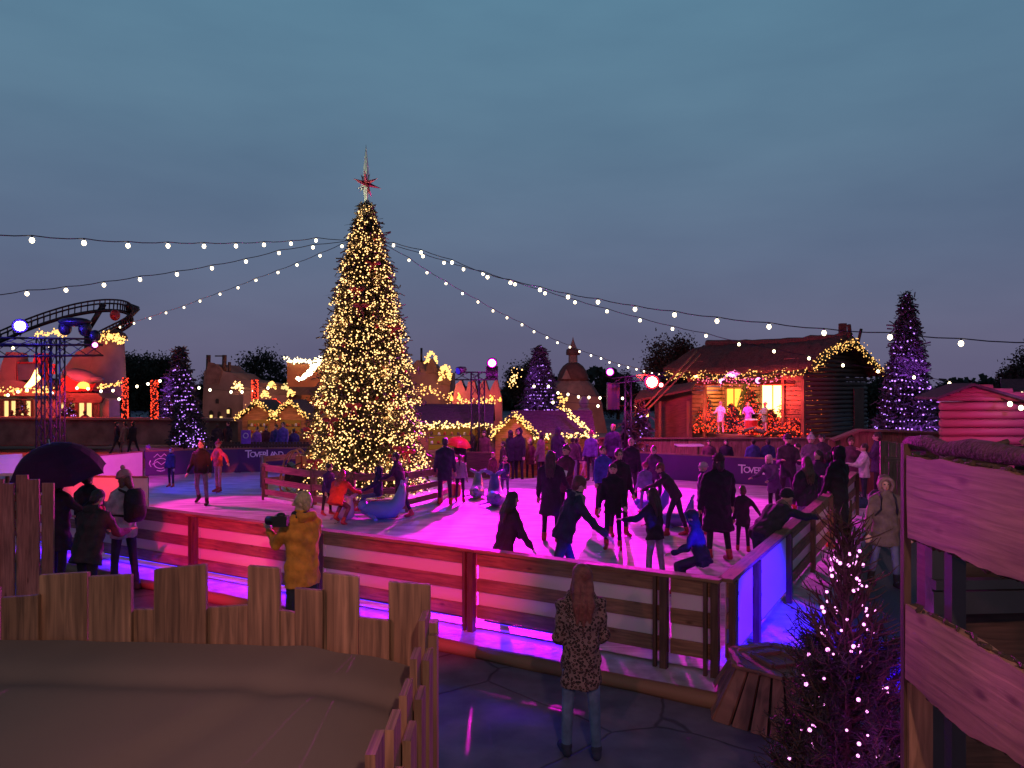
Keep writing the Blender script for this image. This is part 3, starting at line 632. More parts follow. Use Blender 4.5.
# ------------------------------------------------------------------ lamps
def spotlight(pos, target, col, power, label, r=.14, em=20, size=50, group='coloured stage spotlights', blend=.4, face=(0, 0, CH)):
    pos = Vector(pos); t = thing('spotlight', pos, label, 'spotlight', group)
    dl = (Vector(face)-pos).normalized(); a = dl.orthogonal().normalized(); b = dl.cross(a)
    mb = MB(); mb.loft([(pos-dl*.3, a*r*.6, b*r*.6), (pos-dl*.12, a*r, b*r), (pos, a*r*1.08, b*r*1.08), (pos+dl*.002, a*r*.9, b*r*.9)], 14); mb.build('housing', M_black, t)
    mb = MB(); mb.loft([(pos+dl*.006, a*r*.88, b*r*.88), (pos+dl*.02, a*r*.8, b*r*.8), (pos+dl*.04, a*r*.3, b*r*.3)], 14); mb.build('lens', emit('lens_'+label[:12], col, min(em, 3)), t)
    if em > 5:
        spill = em*9 if em >= 30 else 0
        mb = MB(); mb.loft([(pos+dl*.042, a*r*.68, b*r*.68), (pos+dl*.055, a*r*.5, b*r*.5), (pos+dl*.062, a*r*.2, b*r*.2)], 14); mb.build('hot_core', emit('core_'+label[:12], tuple(.55+.45*c_ for c_ in col), em), t)
        if spill: point(pos+dl*.5, col, spill, .05, 'lens_spill', t)
    mb = MB(); mb.tube([pos-dl*.15+a*r*1.2, pos-dl*.15+a*r*1.2+Vector((0, 0, -.01)), pos-dl*.2+Vector((0, 0, -r*1.5)), pos-dl*.15-a*r*1.2], .015, 5); mb.build('yoke', M_black, t)
    if power: spot(pos+(Vector(target)-pos).normalized()*.12, target, col, power, size, blend, .1, t)
    return t
VIO = (.72, .10, 1); MAG = (1, 0.0, .72); BLU = (.07, .03, 1); RED = (1, .03, .02)
Lv1 = P(492, 363, 24.5); Lv2 = P(610, 372, 26); Lr = P(652, 382, 25); Lb = P(20, 326, 19)
spotlight(Lv1, (0.2, 14.5, 0), MAG, 12500, 'violet spotlight shining on top of the centre truss tower', em=12, size=62, r=.16)
spotlight(Lv2, (3.3, 14.5, 0), MAG, 10500, 'violet spotlight left of the red one above the rink', em=12, size=55, r=.14)
spotlight(Lr, (-4.0, 14.8, .4), RED, 3000, 'bright red spotlight at the left end of the stage', em=30, size=32, r=.24)
spotlight(P(661, 385, 25), (-1, 12, 0), RED, 0, 'small red spotlight beside the large red one', em=12, r=.09)
spotlight(Lb, (-7.5, 22.5, 0), BLU, 3500, 'large blue spotlight on the left truss tower', em=40, size=38, r=.17)
spotlight(P(458, 371, 24), (-1.5, 11, 0), BLU, 900, 'dark blue spotlight aimed sideways on the centre truss', em=.6, size=44, r=.12, face=(-6, 20, 2))
spotlight(P(95, 345, 20), (-6.9, 18.5, .3), (1, .02, .45), 2600, 'small magenta spotlight on the left truss tower', em=10, size=34, r=.08)
spotlight(P(79, 421, 36), (0, 0, 0), VIO, 0, 'tiny violet lamp over the left wall', em=3, r=.05)
# unseen floods washing the plaza side of the fences; posts and loose beams added
def flood(loc, target, col, power, label, size=60, blend=.3):
    loc = Vector(loc); t = thing('flood_light', (loc.x, loc.y, 0), label, 'flood light', 'flood lights on poles by the stairs')
    mb = MB(); mb.tube([(loc.x, loc.y, 0), (loc.x, loc.y, loc.z)], .04, 8); mb.build('pole', M_black, t)
    mb = MB(); mb.box(loc+Vector((0, 0, .1)), .3, .12, .22); mb.build('housing', M_black, t)
    spot(loc+(Vector(target)-loc).normalized()*.3+Vector((0, 0, .1)), target, col, power, size, blend, .08, t)
flood((-3.0, -1.8, 5.4), (-4.35, 11.35, .5), (1, .0, .13), 12500, 'black flood light on tall pole left of the stairs', 10.5, .6)
flood((.4, -2.2, 5.6), (-.95, 9.65, .55), (1, .0, .12), 8500, 'black flood light on tall pole behind the stairs', 12.5, .9)
spot((-3.2, -1.5, 5.6), (-9.3, 17.2, .7), (1, .02, .06), 26000, 4.2, .6, .08, name='added_far_red_beam')  # beam without a fixture, added to redden the left barrier board
spot((.3, -2.0, 5.75), (-3.6, 15.75, .55), (1, .16, .08), 9000, 3.2, .8, .08, name='added_red_beam')  # added beam that brightens the kneeling child's red jacket
spot((.8, -2.1, 5.0), (-2.37, 8.7, 1.15), (1, .60, .38), 800, 9, .7, .1, name='added_warm_beam')  # extra light added to warm the mustard coat
spot((1.0, -2.0, 5.0), (5.6, 11.3, .9), (1, .45, .50), 3200, 10, .8, .1, name='added_walkway_beam')  # added to lift the parka visitor and the boardwalk
spot((1.1, -2.0, 5.1), (5.35, 13.0, .6), (1, .12, .04), 5200, 3.0, .8, .1, name='added_orange_beam')  # added orange tint on the right fence, no lamp behind it
spot((-3.1, -1.6, 5.6), (-7.95, 20.7, .9), (1, .08, .04), 22000, 2.4, .8, .08, name='added_red_beam')  # second red beam, added for the child with stretched arms
flood((4.75, 6.0, 1.7), (2.95, 8.7, .15), (.03, .0, 1), 4200, 'black flood light on pole right of the plaza', 46, .35)
flood((.9, -2.2, 4.9), (-.1, 3.4, 1.6), (1, .55, .42), 400, 'black flood light on pole behind the stairs', 92, .6)
flood((-2.4, -1.6, 4.6), (1.7, 2.9, 2.1), (1, .33, .36), 300, 'black flood light on pole behind the canvas', 60, .6)

spot(P(640, 372, 26), P(690, 400, 34), RED, 3800, 80, .7, .2, name='stage_red_wash'); spot(P(112, 352, 18.5), (-12.2, 22.2, .6), (1, .02, .6), 1800, 50, .5, .1, name='added_magenta_wash'); spot(P(60, 345, 19.5), (-9.2, 17.2, .6), (1, .02, .10), 1100, 40, .5, .1, name='added_red_wash')  # the two left washes have no fixture, added to tint the pale boards
for q_, c_, p_ in ((Lv1, (.85, .03, 1), 420), (Lv2, (.85, .03, .9), 420), (P(560, 330, 21), (.8, .05, .9), 0)):
    if p_: point(q_+Vector((0, -2.2, .3)), c_, p_, .2, 'violet_spill')
# truss towers
def truss(a, b, w, t, name='truss_beam', m=M_black, step=.35):
    a = Vector(a); b = Vector(b); d = (b-a); Ln = d.length; d.normalize(); s_ = d.cross(Vector((0, 1, 0)) if abs(d.y) < .9 else Vector((1, 0, 0))).normalized(); q = s_.cross(d)
    mb = MB(); cn = [s_*w/2+q*w/2, -s_*w/2+q*w/2, -s_*w/2-q*w/2, s_*w/2-q*w/2]
    for c in cn: mb.tube([a+c, b+c], .022, 5)
    k = max(2, int(Ln/step))
    for i in range(k):
        p = a+d*(Ln*i/k); p2 = a+d*(Ln*(i+1)/k)
        for j in range(4): mb.tube([p+cn[j], p2+cn[(j+1) % 4]], .011, 4)
    return mb.build(name, m, t)
t = thing('truss_tower', (WX(50, 20), 20, 0), 'black truss tower carrying the blue lamp on the left', 'truss tower', 'truss towers round the rink')
for px in (43, 58): truss((WX(px, 20), 20, 0), P(px, 338, 20), .22, t, 'truss_post')
truss(P(-60, 352, 19.2), P(102, 350, 20.2), .28, t); truss(P(0, 341, 19.2), P(92, 342, 20.4), .16, t)
mb = MB(); mb.ell(P(75, 322, 20), .42, .3, .12); mb.ell(P(65, 328, 20), .16, .16, .2); mb.ell(P(85, 329, 20), .16, .16, .2); mb.ell(P(95, 336, 20), .14, .14, .16); mb.build('moving_heads', M_black, t)
t = thing('truss_tower', (WX(483, 24.6), 24.6, 0), 'black truss tower with violet lamp in the centre background', 'truss tower', 'truss towers round the rink')
truss((WX(475, 24.6), 24.6, 0), P(475, 372, 24.6), .24, t, 'truss_post'); truss((WX(482, 24.8), 24.8, 0), P(482, 380, 24.8), .16, t, 'truss_post')
truss(P(455, 376, 24.6), P(498, 376, 24.6), .24, t)
mb = MB(); mb.box(P(492, 373, 25.4), .4, .3, .45); mb.build('speaker_box', M_black, t)
t = thing('truss_tower', (WX(613, 26.2), 26.2, 0), 'black truss tower with speaker left of the stage', 'truss tower', 'truss towers round the rink')
truss((WX(628, 26.2), 26.2, 0), P(628, 378, 26.2), .2, t, 'truss_post'); truss(P(612, 381, 26.2), P(668, 375, 26.2), .18, t)
mb = MB(); mb.box(P(613, 396, 27.1), .42, .35, .95); mb.build('speaker_box', M_black, t)

# ------------------------------------------------------------------ festoon strings
def festoon(pix, Yf, label, bulb=.040, ends=None):
    pts = [P(x, y-1.5, Yf(x)) for x, y in pix]; full = [Vector(e) for e in (ends[0] if ends else [])]+pts+[Vector(e) for e in (ends[1] if ends else [])]
    t = thing('festoon_string', full[0], label, 'string lights', 'festoon light strings over the rink')
    sm = []
    for i in range(len(full)-1):
        for k in range(3):
            s = k/3; p = full[i].lerp(full[i+1], s); p.z -= .02*math.sin(math.pi*s)*1.2; sm.append(p)
    sm.append(full[-1]); mb = MB(); mb.tube(sm, .009, 5); mb.build('cable', M_black, t)
    for p in pts:
        mb = MB(); mb.tube([p+Vector((0, 0, -.002)), p+Vector((0, 0, -.05))], .013, 6); s_ = mb.build('socket', M_black, t)
        o = bpy.data.objects.new('bulb', ball(E_white)); COL.objects.link(o); o.parent = s_; o.location = mw(t).inverted() @ (p+Vector((0, 0, -.075))); o.scale = (bulb, bulb, bulb*1.15)
    return t
TY = TC.y; tl = TC+Vector((-.35, -.15, P(345, 241, TY).z-TC.z)); tr = TC+Vector((.35, -.15, P(392, 241, TY).z-TC.z))
lin = lambda x0, y0, x1, y1: (lambda x: y0+(y1-y0)*(x-x0)/(x1-x0))
def invd(x0, y0, x1, y1):  # straight in plan: 1/Y linear in px
    return lambda x: 1/(1/y0+(1/y1-1/y0)*(x-x0)/(x1-x0))
A_ = [(-85, 229), (-25, 234), (32, 237), (84, 240), (128, 243), (168, 243.5), (204, 244), (236, 244), (264, 243), (291, 242), (316, 239)]
festoon(A_, invd(345, TY, 0, 11.5), 'highest light string running left from the big tree', ends=([P(-160, 220, 8.5)], [tl]))
B_ = [(-50, 300), (-12, 297), (27, 291.5), (66, 288), (104, 283), (140, 277.5), (177, 272.5), (212, 266.5), (246, 260), (279, 251.5), (313, 246)]
festoon(B_, invd(345, TY, 0, 15), 'middle light string running left from the big tree', ends=([P(-120, 306, 13)], [tl]))
C_ = [(120, 327), (134, 323), (150, 318), (166, 312.5), (184, 307), (200, 300.5), (220, 293.5), (238, 287), (256, 279.5), (278, 271.5), (297, 264), (320, 254.5), (342, 245)]
festoon(C_, invd(345, TY, 120, 34), 'lowest light string running left to the adobe tower', bulb=.038, ends=([P(108, 331, 36)], [tl]))
D_ = [(393.5, 244), (421, 251), (452, 261), (487.5, 275.5), (510.5, 281), (540, 288), (568, 295), (598, 300), (635, 307), (674.5, 312.5), (717, 318.5), (769, 324), (824, 330), (890, 334), (961, 340), (1046, 344)]
festoon(D_, invd(392, TY, 1024, 11), 'long light string from the big tree to the right edge of the view', ends=([tr], [P(1120, 346, 9.5)]))
E_ = [(423, 255), (444, 261.5), (463.5, 268), (483, 272.5), (515, 283), (545, 292), (575, 301), (607, 310), (640, 319), (672.5, 327.5), (706, 334.5), (739, 343), (774, 350), (809, 357), (843, 364), (878, 370), (914, 376), (949.5, 382), (985, 387), (1022, 392)]
festoon(E_, invd(392, TY, 1024, 20), 'light string from the big tree crossing the stage roof', ends=([tr], [P(1060, 396, 19)]))
F_ = [(409, 259), (427, 271.5), (446, 282.5), (462.5, 292.5), (478, 301), (493, 310), (507, 317), (522, 324), (534, 331), (547, 337), (557.5, 342), (570, 346.5), (579.5, 351), (591, 355), (601, 358), (609.5, 362), (619, 365), (628, 367), (636.5, 369), (644, 371), (652, 373), (659, 374)]
festoon(F_, invd(392, TY, 660, 33), 'light string from the big tree down to the red spotlight', bulb=.034, ends=([tr], [P(668, 375, 34)]))
Gs = [(534, 386), (548.5, 386), (558, 392.5), (568, 394), (578.5, 396.5), (589, 397), (600, 397.5), (622.5, 398)]
festoon(Gs, lambda x: 30, 'short light string in front of the domed building', bulb=.05, ends=([P(520, 380, 30)], [P(640, 393, 30)]))
festoon([(553, 402), (598, 405.5), (617, 407), (636, 406.5)], lambda x: 29, 'short lower light string right of the domed building', bulb=.05)
festoon([(137, 386.5), (148, 384), (160, 381), (178, 381), (188.5, 385.5), (199, 388), (210, 390), (231, 392), (242, 392), (253, 391), (268, 388)], lambda x: 40, 'light string hanging before the ruined tower', bulb=.07, ends=([P(112, 392, 40)], [P(285, 385, 40)]))
festoon([(8, 395), (18, 391.5), (27, 390), (52, 393), (77, 388), (88, 388.5), (101, 391), (113, 390.5), (119, 399)], lambda x: 35, 'light string along the front of the red lit inn', bulb=.06)
festoon([(13, 348), (4, 357), (50, 347), (-10, 352)][:1]+[(50, 347.5)], lambda x: 33, 'two bulb light string above the red lit roof', bulb=.06)

# garlands of greenery with fairy lights
def garland(pts, label, n=90, spread=.10, m=E_warm, lr=.02, group='lit garlands on roofs', green=True, swag=0):
    pts = [Vector(p) for p in pts]; t = thing('lit_garland', pts[0], label, 'garland', group)
    seg = [(pts[i+1]-pts[i]).length for i in range(len(pts)-1)]; tot = sum(seg)
    def at(s):
        s *= tot
        for i, q in enumerate(seg):
            if s <= q or i == len(seg)-1: return pts[i].lerp(pts[i+1], min(1, s/q))
            s -= q
    gg = np.random.default_rng(int(abs(pts[0].x*100)) % 1000+n)
    if green:
        mb = MB(); mb.tube([at(i/24)+Vector((0, 0, -swag*abs(math.sin(i*.8)))) for i in range(25)], spread*.6, 6); mb.build('greenery', M_garl, t)
    pos = []
    for i in range(n):
        s = gg.random(); p = at(s)+Vector((0, 0, -swag*abs(math.sin(s*24*.8)))); dv = gg.normal(0, spread*.55, 3); pos.append((p.x+dv[0], p.y+dv[1]-spread*.5, p.z+dv[2]))
    pos = np.array(pos); rad = lr*(.6+.8*gg.random(n)); V, Q = octa(pos, rad); fastmesh('fairy_lights', V, Q, m, t, 3, kind='stuff'); return t

# ------------------------------------------------------------------ stage barn
def frame_of(o, ang):
    ca, sa = math.cos(ang), math.sin(ang)
    return lambda a, b, z: Vector((o[0]+a*ca-b*sa, o[1]+a*sa+b*ca, z))
# local axes: b = depth (away), a = along the front towards the left-back is negative a
so_ = (13.1, 34.5); sd = (.766, .643); fd = (-.643, .766)
def S(a, b, z):
    z = z if z < .62 else .62+(z-.62)*1.13
    return Vector((so_[0]+fd[0]*a+sd[0]*b, so_[1]+fd[1]*a+sd[1]*b, z))
st = thing('stage_barn', S(3, 3, 0), 'thatched wooden barn with an open lit stage front', 'barn')
ZF = .62
mb = MB(); mb.prism([S(0, 0, 0).xy, S(6.3, 0, 0).xy, S(6.3, 5.8, 0).xy, S(0, 5.8, 0).xy][::-1], 0, ZF); mb.build('stage_floor', M_dwood, st)
mb = MB()   # log side wall (right gable end)
for k in range(17):
    z = ZF+.1+k*.19; half = 0 if z < 3.6 else (z-3.6)*2.6
    if half*2 > 5.2: break
    mb.tube([S(-.02, half, z), S(-.02, 5.8-half, z)], .10, 8)
for z in np.arange(.06, ZF, .19): mb.tube([S(-.02, 0, z), S(-.02, 5.8, z)], .1, 8)
for k in range(6):
    z = 3.75+k*.19; half = (z-3.6)*2.8; mb.tube([S(0, half, z), S(0, 5.8-half, z)], .1, 6)
mb.build('log_wall', wood('grey_logs', (.10, .065, .06), knots=False), st)
mb = MB()
for k in range(17): mb.tube([S(6.25, 0, ZF+.1+k*.19), S(6.25, 5.8, ZF+.1+k*.19)], .1, 6)
for k in range(17): mb.beam(S(0, 2.7, ZF+.1+k*.19), S(6.25, 2.7, ZF+.1+k*.19), .05, .18)
mb.build('inner_wall', M_log, st)
mb = MB()
for a0, a1 in ((.1, 1.0), (5.35, 6.2)):
    for k in range(17): mb.beam(S(a0, .05, ZF+.1+k*.19), S(a1, .05, ZF+.1+k*.19), .05, .18)
for k in range(3): mb.beam(S(.1, .05, 3.2+k*.19), S(6.2, .05, 3.2+k*.19), .05, .18)
mb.build('front_cladding', M_log, st)
for a0 in (.02, 1.0, 5.3, 6.22):
    mb = MB(); mb.beam(S(a0, -.04, 0), S(a0, -.04, 3.6), .16, .14, up=(fd[0], fd[1], 0)); mb.build('post', M_log, st)
mb = MB(); mb.beam(S(0, -.1, 3.05), S(6.3, -.1, 3.05), .14, .2); mb.build('beam', M_log, st)
for a0, a1 in ((.4, 2.4), (4.2, 6.0)):   # slanted awnings inside the opening, lit warm
    mb = MB(); mb.slab([S(a0, -.15, 2.75), S(a1, -.15, 2.75), S(a1-.4, .9, 3.15), S(a0+.4, .9, 3.15)], (0, 0, .04)); mb.build('awning', M_hut, st)
E_win2 = emit('hot_window', (1, .62, .16), 6); E_win3 = emit('amber_window', (1, .45, .05), 2.2)
for a0, a1, z0, z1, m in ((2.55, 3.75, 1.3, 2.75, E_win2), (4.95, 5.85, 1.4, 2.6, E_win3)):
    mb = MB(); mb.slab([S(a0, 2.66, z0), S(a1, 2.66, z0), S(a1, 2.66, z1), S(a0, 2.66, z1)], (-sd[0]*.02, -sd[1]*.02, 0)); w = mb.build('window', m, st)
    mb = MB()
    for q0, q1 in (((a0-.05, z0), (a0-.05, z1)), ((a1+.05, z0), (a1+.05, z1))): mb.beam(S(q0[0], 2.6, q0[1]), S(q1[0], 2.6, q1[1]), .1, .1)
    for z in (z0-.04, z1+.04): mb.beam(S(a0-.1, 2.6, z), S(a1+.1, 2.6, z), .1, .08)
    for f in (.5,): mb.beam(S(a0+(a1-a0)*f, 2.6, z0), S(a0+(a1-a0)*f, 2.6, z1), .05, .05)
    mb.build('window_frame', M_dwood, w)
# thatched roof, thick and sagging
def thatch(A, B, ridge_a, ridge_b, na=80, nb=20, th=.32):
    vs = []; fs = []
    for i in range(na+1):
        for j in range(nb+1):
            s = i/na; q = j/nb; e = Vector(A).lerp(Vector(B), s); r_ = Vector(ridge_a).lerp(Vector(ridge_b), s); p = e.lerp(r_, q)
            p.z += .10*noise.noise(Vector((s*60, q*16, 9)))+.16*noise.noise(Vector((s*5, q*2.5, 1)))+.05*noise.noise(Vector((s*30, q*12, 4)))-.12*math.sin(math.pi*s)+.16*math.sin(math.pi*q*.9)
            vs.append(p)
    n0 = len(vs); vs += [p-Vector((0, 0, th)) for p in vs]
    w = nb+1
    for i in range(na):
        for j in range(nb):
            a = i*w+j; fs.append((a, a+1, a+w+1, a+w)); fs.append((n0+a, n0+a+w, n0+a+w+1, n0+a+1))
    for i in range(na): a = i*w; fs.append((a, a+w, n0+a+w, n0+a)); a = i*w+nb; fs.append((a+w, a, n0+a, n0+a+w))
    for j in range(nb): a = j; fs.append((a+1, a, n0+a, n0+a+1)); a = na*w+j; fs.append((a, a+1, n0+a+1, n0+a))
    return vs, fs
M_thatch = mat('thatch', (.10, .065, .05), .95, .5, 14, 1.0, bscale=60)
mb = MB(); v1, f1 = thatch(S(-.7, -.7, 3.62), S(7.4, -.7, 3.55), S(-.6, 2.9, 4.78), S(7.1, 2.9, 4.74)); mb.add(v1, f1, smooth=True)
v1, f1 = thatch(S(-.7, 6.1, 3.45), S(7.4, 6.1, 3.45), S(-.6, 2.9, 4.78), S(7.1, 2.9, 4.74)); mb.add(v1, f1, smooth=True)
rf = mb.build('roof', M_thatch, st)
mb = MB(); mb.tube([S(-.7+i*.4, 2.9, 4.78+.07*noise.noise(Vector((i*.7, 0, 0)))-.12*math.sin(math.pi*i/20)) for i in range(21)], [.2+.05*noise.noise(Vector((i*.9, 3, 0))) for i in range(21)], 8); mb.build('ridge', M_thatch, rf)
mb = MB(); mb.box(S(-.3, 2.9, 5.1), .28, .28, .5); mb.build('chimney', M_bark, rf); mb = MB(); mb.tube([S(-.9, 2.4, 4.8), S(-.95, 2.2, 5.2)], .09, 6); mb.build('finial', M_bark, rf); mb = MB(); mb.tube([S(-.75, 3.5, 4.55), S(-.8, 3.7, 5.1)], .07, 6); mb.build('finial', M_bark, rf)
# gable barge boards
mb = MB(); mb.beam(S(-.74, -.75, 3.42), S(-.74, 2.9, 4.7), .06, .2); mb.beam(S(-.74, 6.1, 3.36), S(-.74, 2.9, 4.7), .06, .2); mb.build('bargeboard', M_dwood, st)
mb = MB(); mb.slab([S(-.14, 4.3, .1), S(-.14, 5.3, .1), S(-.14, 5.3, 2.6), S(-.14, 4.3, 2.6)], (.02, -.02, 0)); mb.build('door', M_dwood, st)
garland([S(7.2, -.85, 3.3), S(3.5, -.85, 3.2), S(-.6, -.85, 3.35)], 'lit fairy light garland along the eave of the thatched barn', n=260, spread=.16, m=E_warm2, lr=.026, swag=.15)
garland([S(-.85, -.8, 3.4), S(-.85, .4, 4.05), S(-.85, 2.9, 4.5), S(-.85, 6.0, 3.2)], 'golden light garland on the gable edge of the thatched barn', n=300, spread=.2, m=E_warm2, lr=.026)
garland([S(5.6, -.3, 3.1), S(4.2, -.3, 2.9), S(2.3, -.3, 2.9), S(1, -.3, 3.1)], 'leafy garland with pink lights over the stage opening', n=150, spread=.18, m=emit('pink_small', (1, .12, .25), 3), lr=.026)
def SP(a, b, H, Rr, lab, seed, n): conifer(S(a, b, ZF), H, Rr, lab, nb=500, per=5, leaf=.09, lights=n*2, lm=E_red, lr=.028, seed=seed, name='red_lit_tree', group='red lit trees on the stage', mat_=M_needle_d, limit=60, power=.7)
SP(5.5, .3, 1.9, .62, 'red lit tree at the far left of the stage', 31, 170); SP(4.6, 1.2, 1.5, .55, 'orange red lit tree just right of the leftmost stage tree', 32, 130)
SP(3.6, 1.5, 2.2, .7, 'red lit tree between the singer and the drummer', 33, 150); SP(.95, .5, 2.5, .8, 'tallest red lit tree at the right of the stage', 34, 260)
SP(2.0, .6, 1.25, .5, 'red lit tree right of the green clad performer', 35, 160); SP(.35, .3, 1.6, .5, 'red lit tree at the right edge of the stage', 36, 120)
for i_, (a_, b_) in enumerate(((5.9, -.2), (3.1, -.25), (1.4, -.25))): garland([S(a_, b_, .78), S(a_-.7, b_, .95), S(a_-1.3, b_, .78)], ['red light heap at the left foot of the stage', 'red light heap at the middle foot of the stage', 'red light heap at the right foot of the stage'][i_], n=45, spread=.2, m=E_red, lr=.03)
garland([S(5.2, 2.5, 1.3), S(4.6, 2.5, 2.9), S(3.0, 2.5, 3.1), S(1.2, 2.5, 3.0), S(.6, 2.5, 1.4)], 'red and gold garland round the back wall windows of the stage', n=220, spread=.2, m=emit('orange_bulb', (1, .2, .04), 3), lr=.03)
point(S(3.1, 1.9, 2.0), (1, .42, .1), 150, .2, 'stage_lamp_glow'); point(S(5.3, 1.9, 2.0), (1, .35, .08), 80, .2, 'stage_lamp_glow'); spot(S(3.2, -1.2, 3.3), S(3.2, 1.5, 1.2), (1, .18, .9), 800, 95, .6, .1); spot(S(5.2, -1.0, 3.2), S(5.2, .8, 1.4), (1, .25, .10), 700, 90, .6, .1)
point(S(1.9, 1.6, 2.6), (1, .4, .12), 200, .2, 'stage_lamp_glow'); point(S(5.6, 1.2, 2.6), (1, .35, .12), 160, .2, 'stage_lamp_glow'); point(S(1.0, -.8, 2.3), (1, .08, .06), 220, .2, 'stage_lamp_glow'); point(S(4.6, -.9, 1.6), (1, .08, .06), 200, .2, 'stage_lamp_glow')
for a0, lb in ((4.1, 'left pink lamp on the beam over the stage'), (2.1, 'right pink lamp on the beam over the stage')):
    spotlight(S(a0, -.35, 2.95), S(a0-.4, 2, 1), (1, .35, .9), 0, lb, r=.16, em=3, group='pink lamps over the stage')
# wooden fence in front of the stage with table
t = thing('plank_fence', (6.5, 27.9, 0), 'tall plank fence between the banner and the stage', 'fence')
mb = MB()
for k in range(60):
    x = 3.2+k*.16; mb.beam((x, 27.6+random.uniform(-.02, .02), 0), (x, 27.6, 1.12+random.uniform(-.04, .04)), .15, .03, up=(0, 1, 0))
mb.build('planks', M_fwood, t); mb = MB(); mb.beam((3.1, 27.5, 1.12), (12.8, 27.5, 1.12), .12, .05); mb.build('cap_rail', M_fwood, t)
spot((2.5, 22.5, 4.2), (8.5, 27.6, .6), VIO, 700, 70, .6, .1)
t = thing('side_table', P(689, 452, 26.5), 'small purple lit table left of the stage', 'table')
c = P(689, 448, 26.5); mb = MB(); mb.box((c.x, c.y, .95), .9, .6, .05); mb.build('tabletop', M_white, t)
for sx in (-.38, .38):
    for sy in (-.25, .25): mb = MB(); mb.beam((c.x+sx, c.y+sy, 0), (c.x+sx, c.y+sy, .93), .06, .06); mb.build('leg', M_fwood, t)
# lean-to with rope and lantern, left of the stage
t = thing('lean_to_shed', P(645, 440, 33), 'dim red lit shed with slanted canvas roof left of the stage', 'shed')
mb = MB(); mb.slab([P(655, 398, 33.5), P(692, 390, 33), P(692, 440, 33), P(655, 440, 33.5)], (0, .1, 0)); mb.build('wall', M_dwood, t)
mb = MB(); mb.slab([P(634, 402, 32), P(690, 391, 32), P(697, 383, 35), P(640, 392, 35)], (0, 0, .08)); mb.build('roof', M_thatch, t)
for px in (636, 660, 688): mb = MB(); mb.tube([P(px, 401, 32), (WX(px, 32), 32, 0)], .06, 6); mb.build('post', M_log, t)
t = thing('rope_stay', P(697, 352, 33), 'double wooden stay rising from the lean-to towards the barn roof', 'pole')
mb = MB(); mb.tube([P(641, 411, 31), P(670, 380, 32), P(697, 350, 33)], .04, 5); mb.tube([P(644, 413, 31), P(672, 385, 32), P(700, 354, 33)], .04, 5); mb.build('poles', M_log, t); mb = MB(); mb.tube([P(590, 452, 27.5), P(620, 425, 29), P(645, 408, 31)], .025, 5); mb.build('rope', M_log, t)
t = thing('lantern', P(646, 414, 31), 'small orange lantern hanging under the lean-to pole', 'lantern')
mb = MB(); c = P(646, 414, 31); mb.box(c, .16, .16, .2); mb.build('glass', emit('lantern_glow', (1, .4, .08), 8), t); mb = MB(); mb.loft([(c+Vector((0, 0, .1)), (.14, 0, 0), (0, .14, 0)), (c+Vector((0, 0, .22)), (.01, 0, 0), (0, .01, 0))], 8); mb.build('cap', M_black, t); point(c+Vector((0, -.3, -.05)), (1, .4, .1), 12, .08, parent=t)

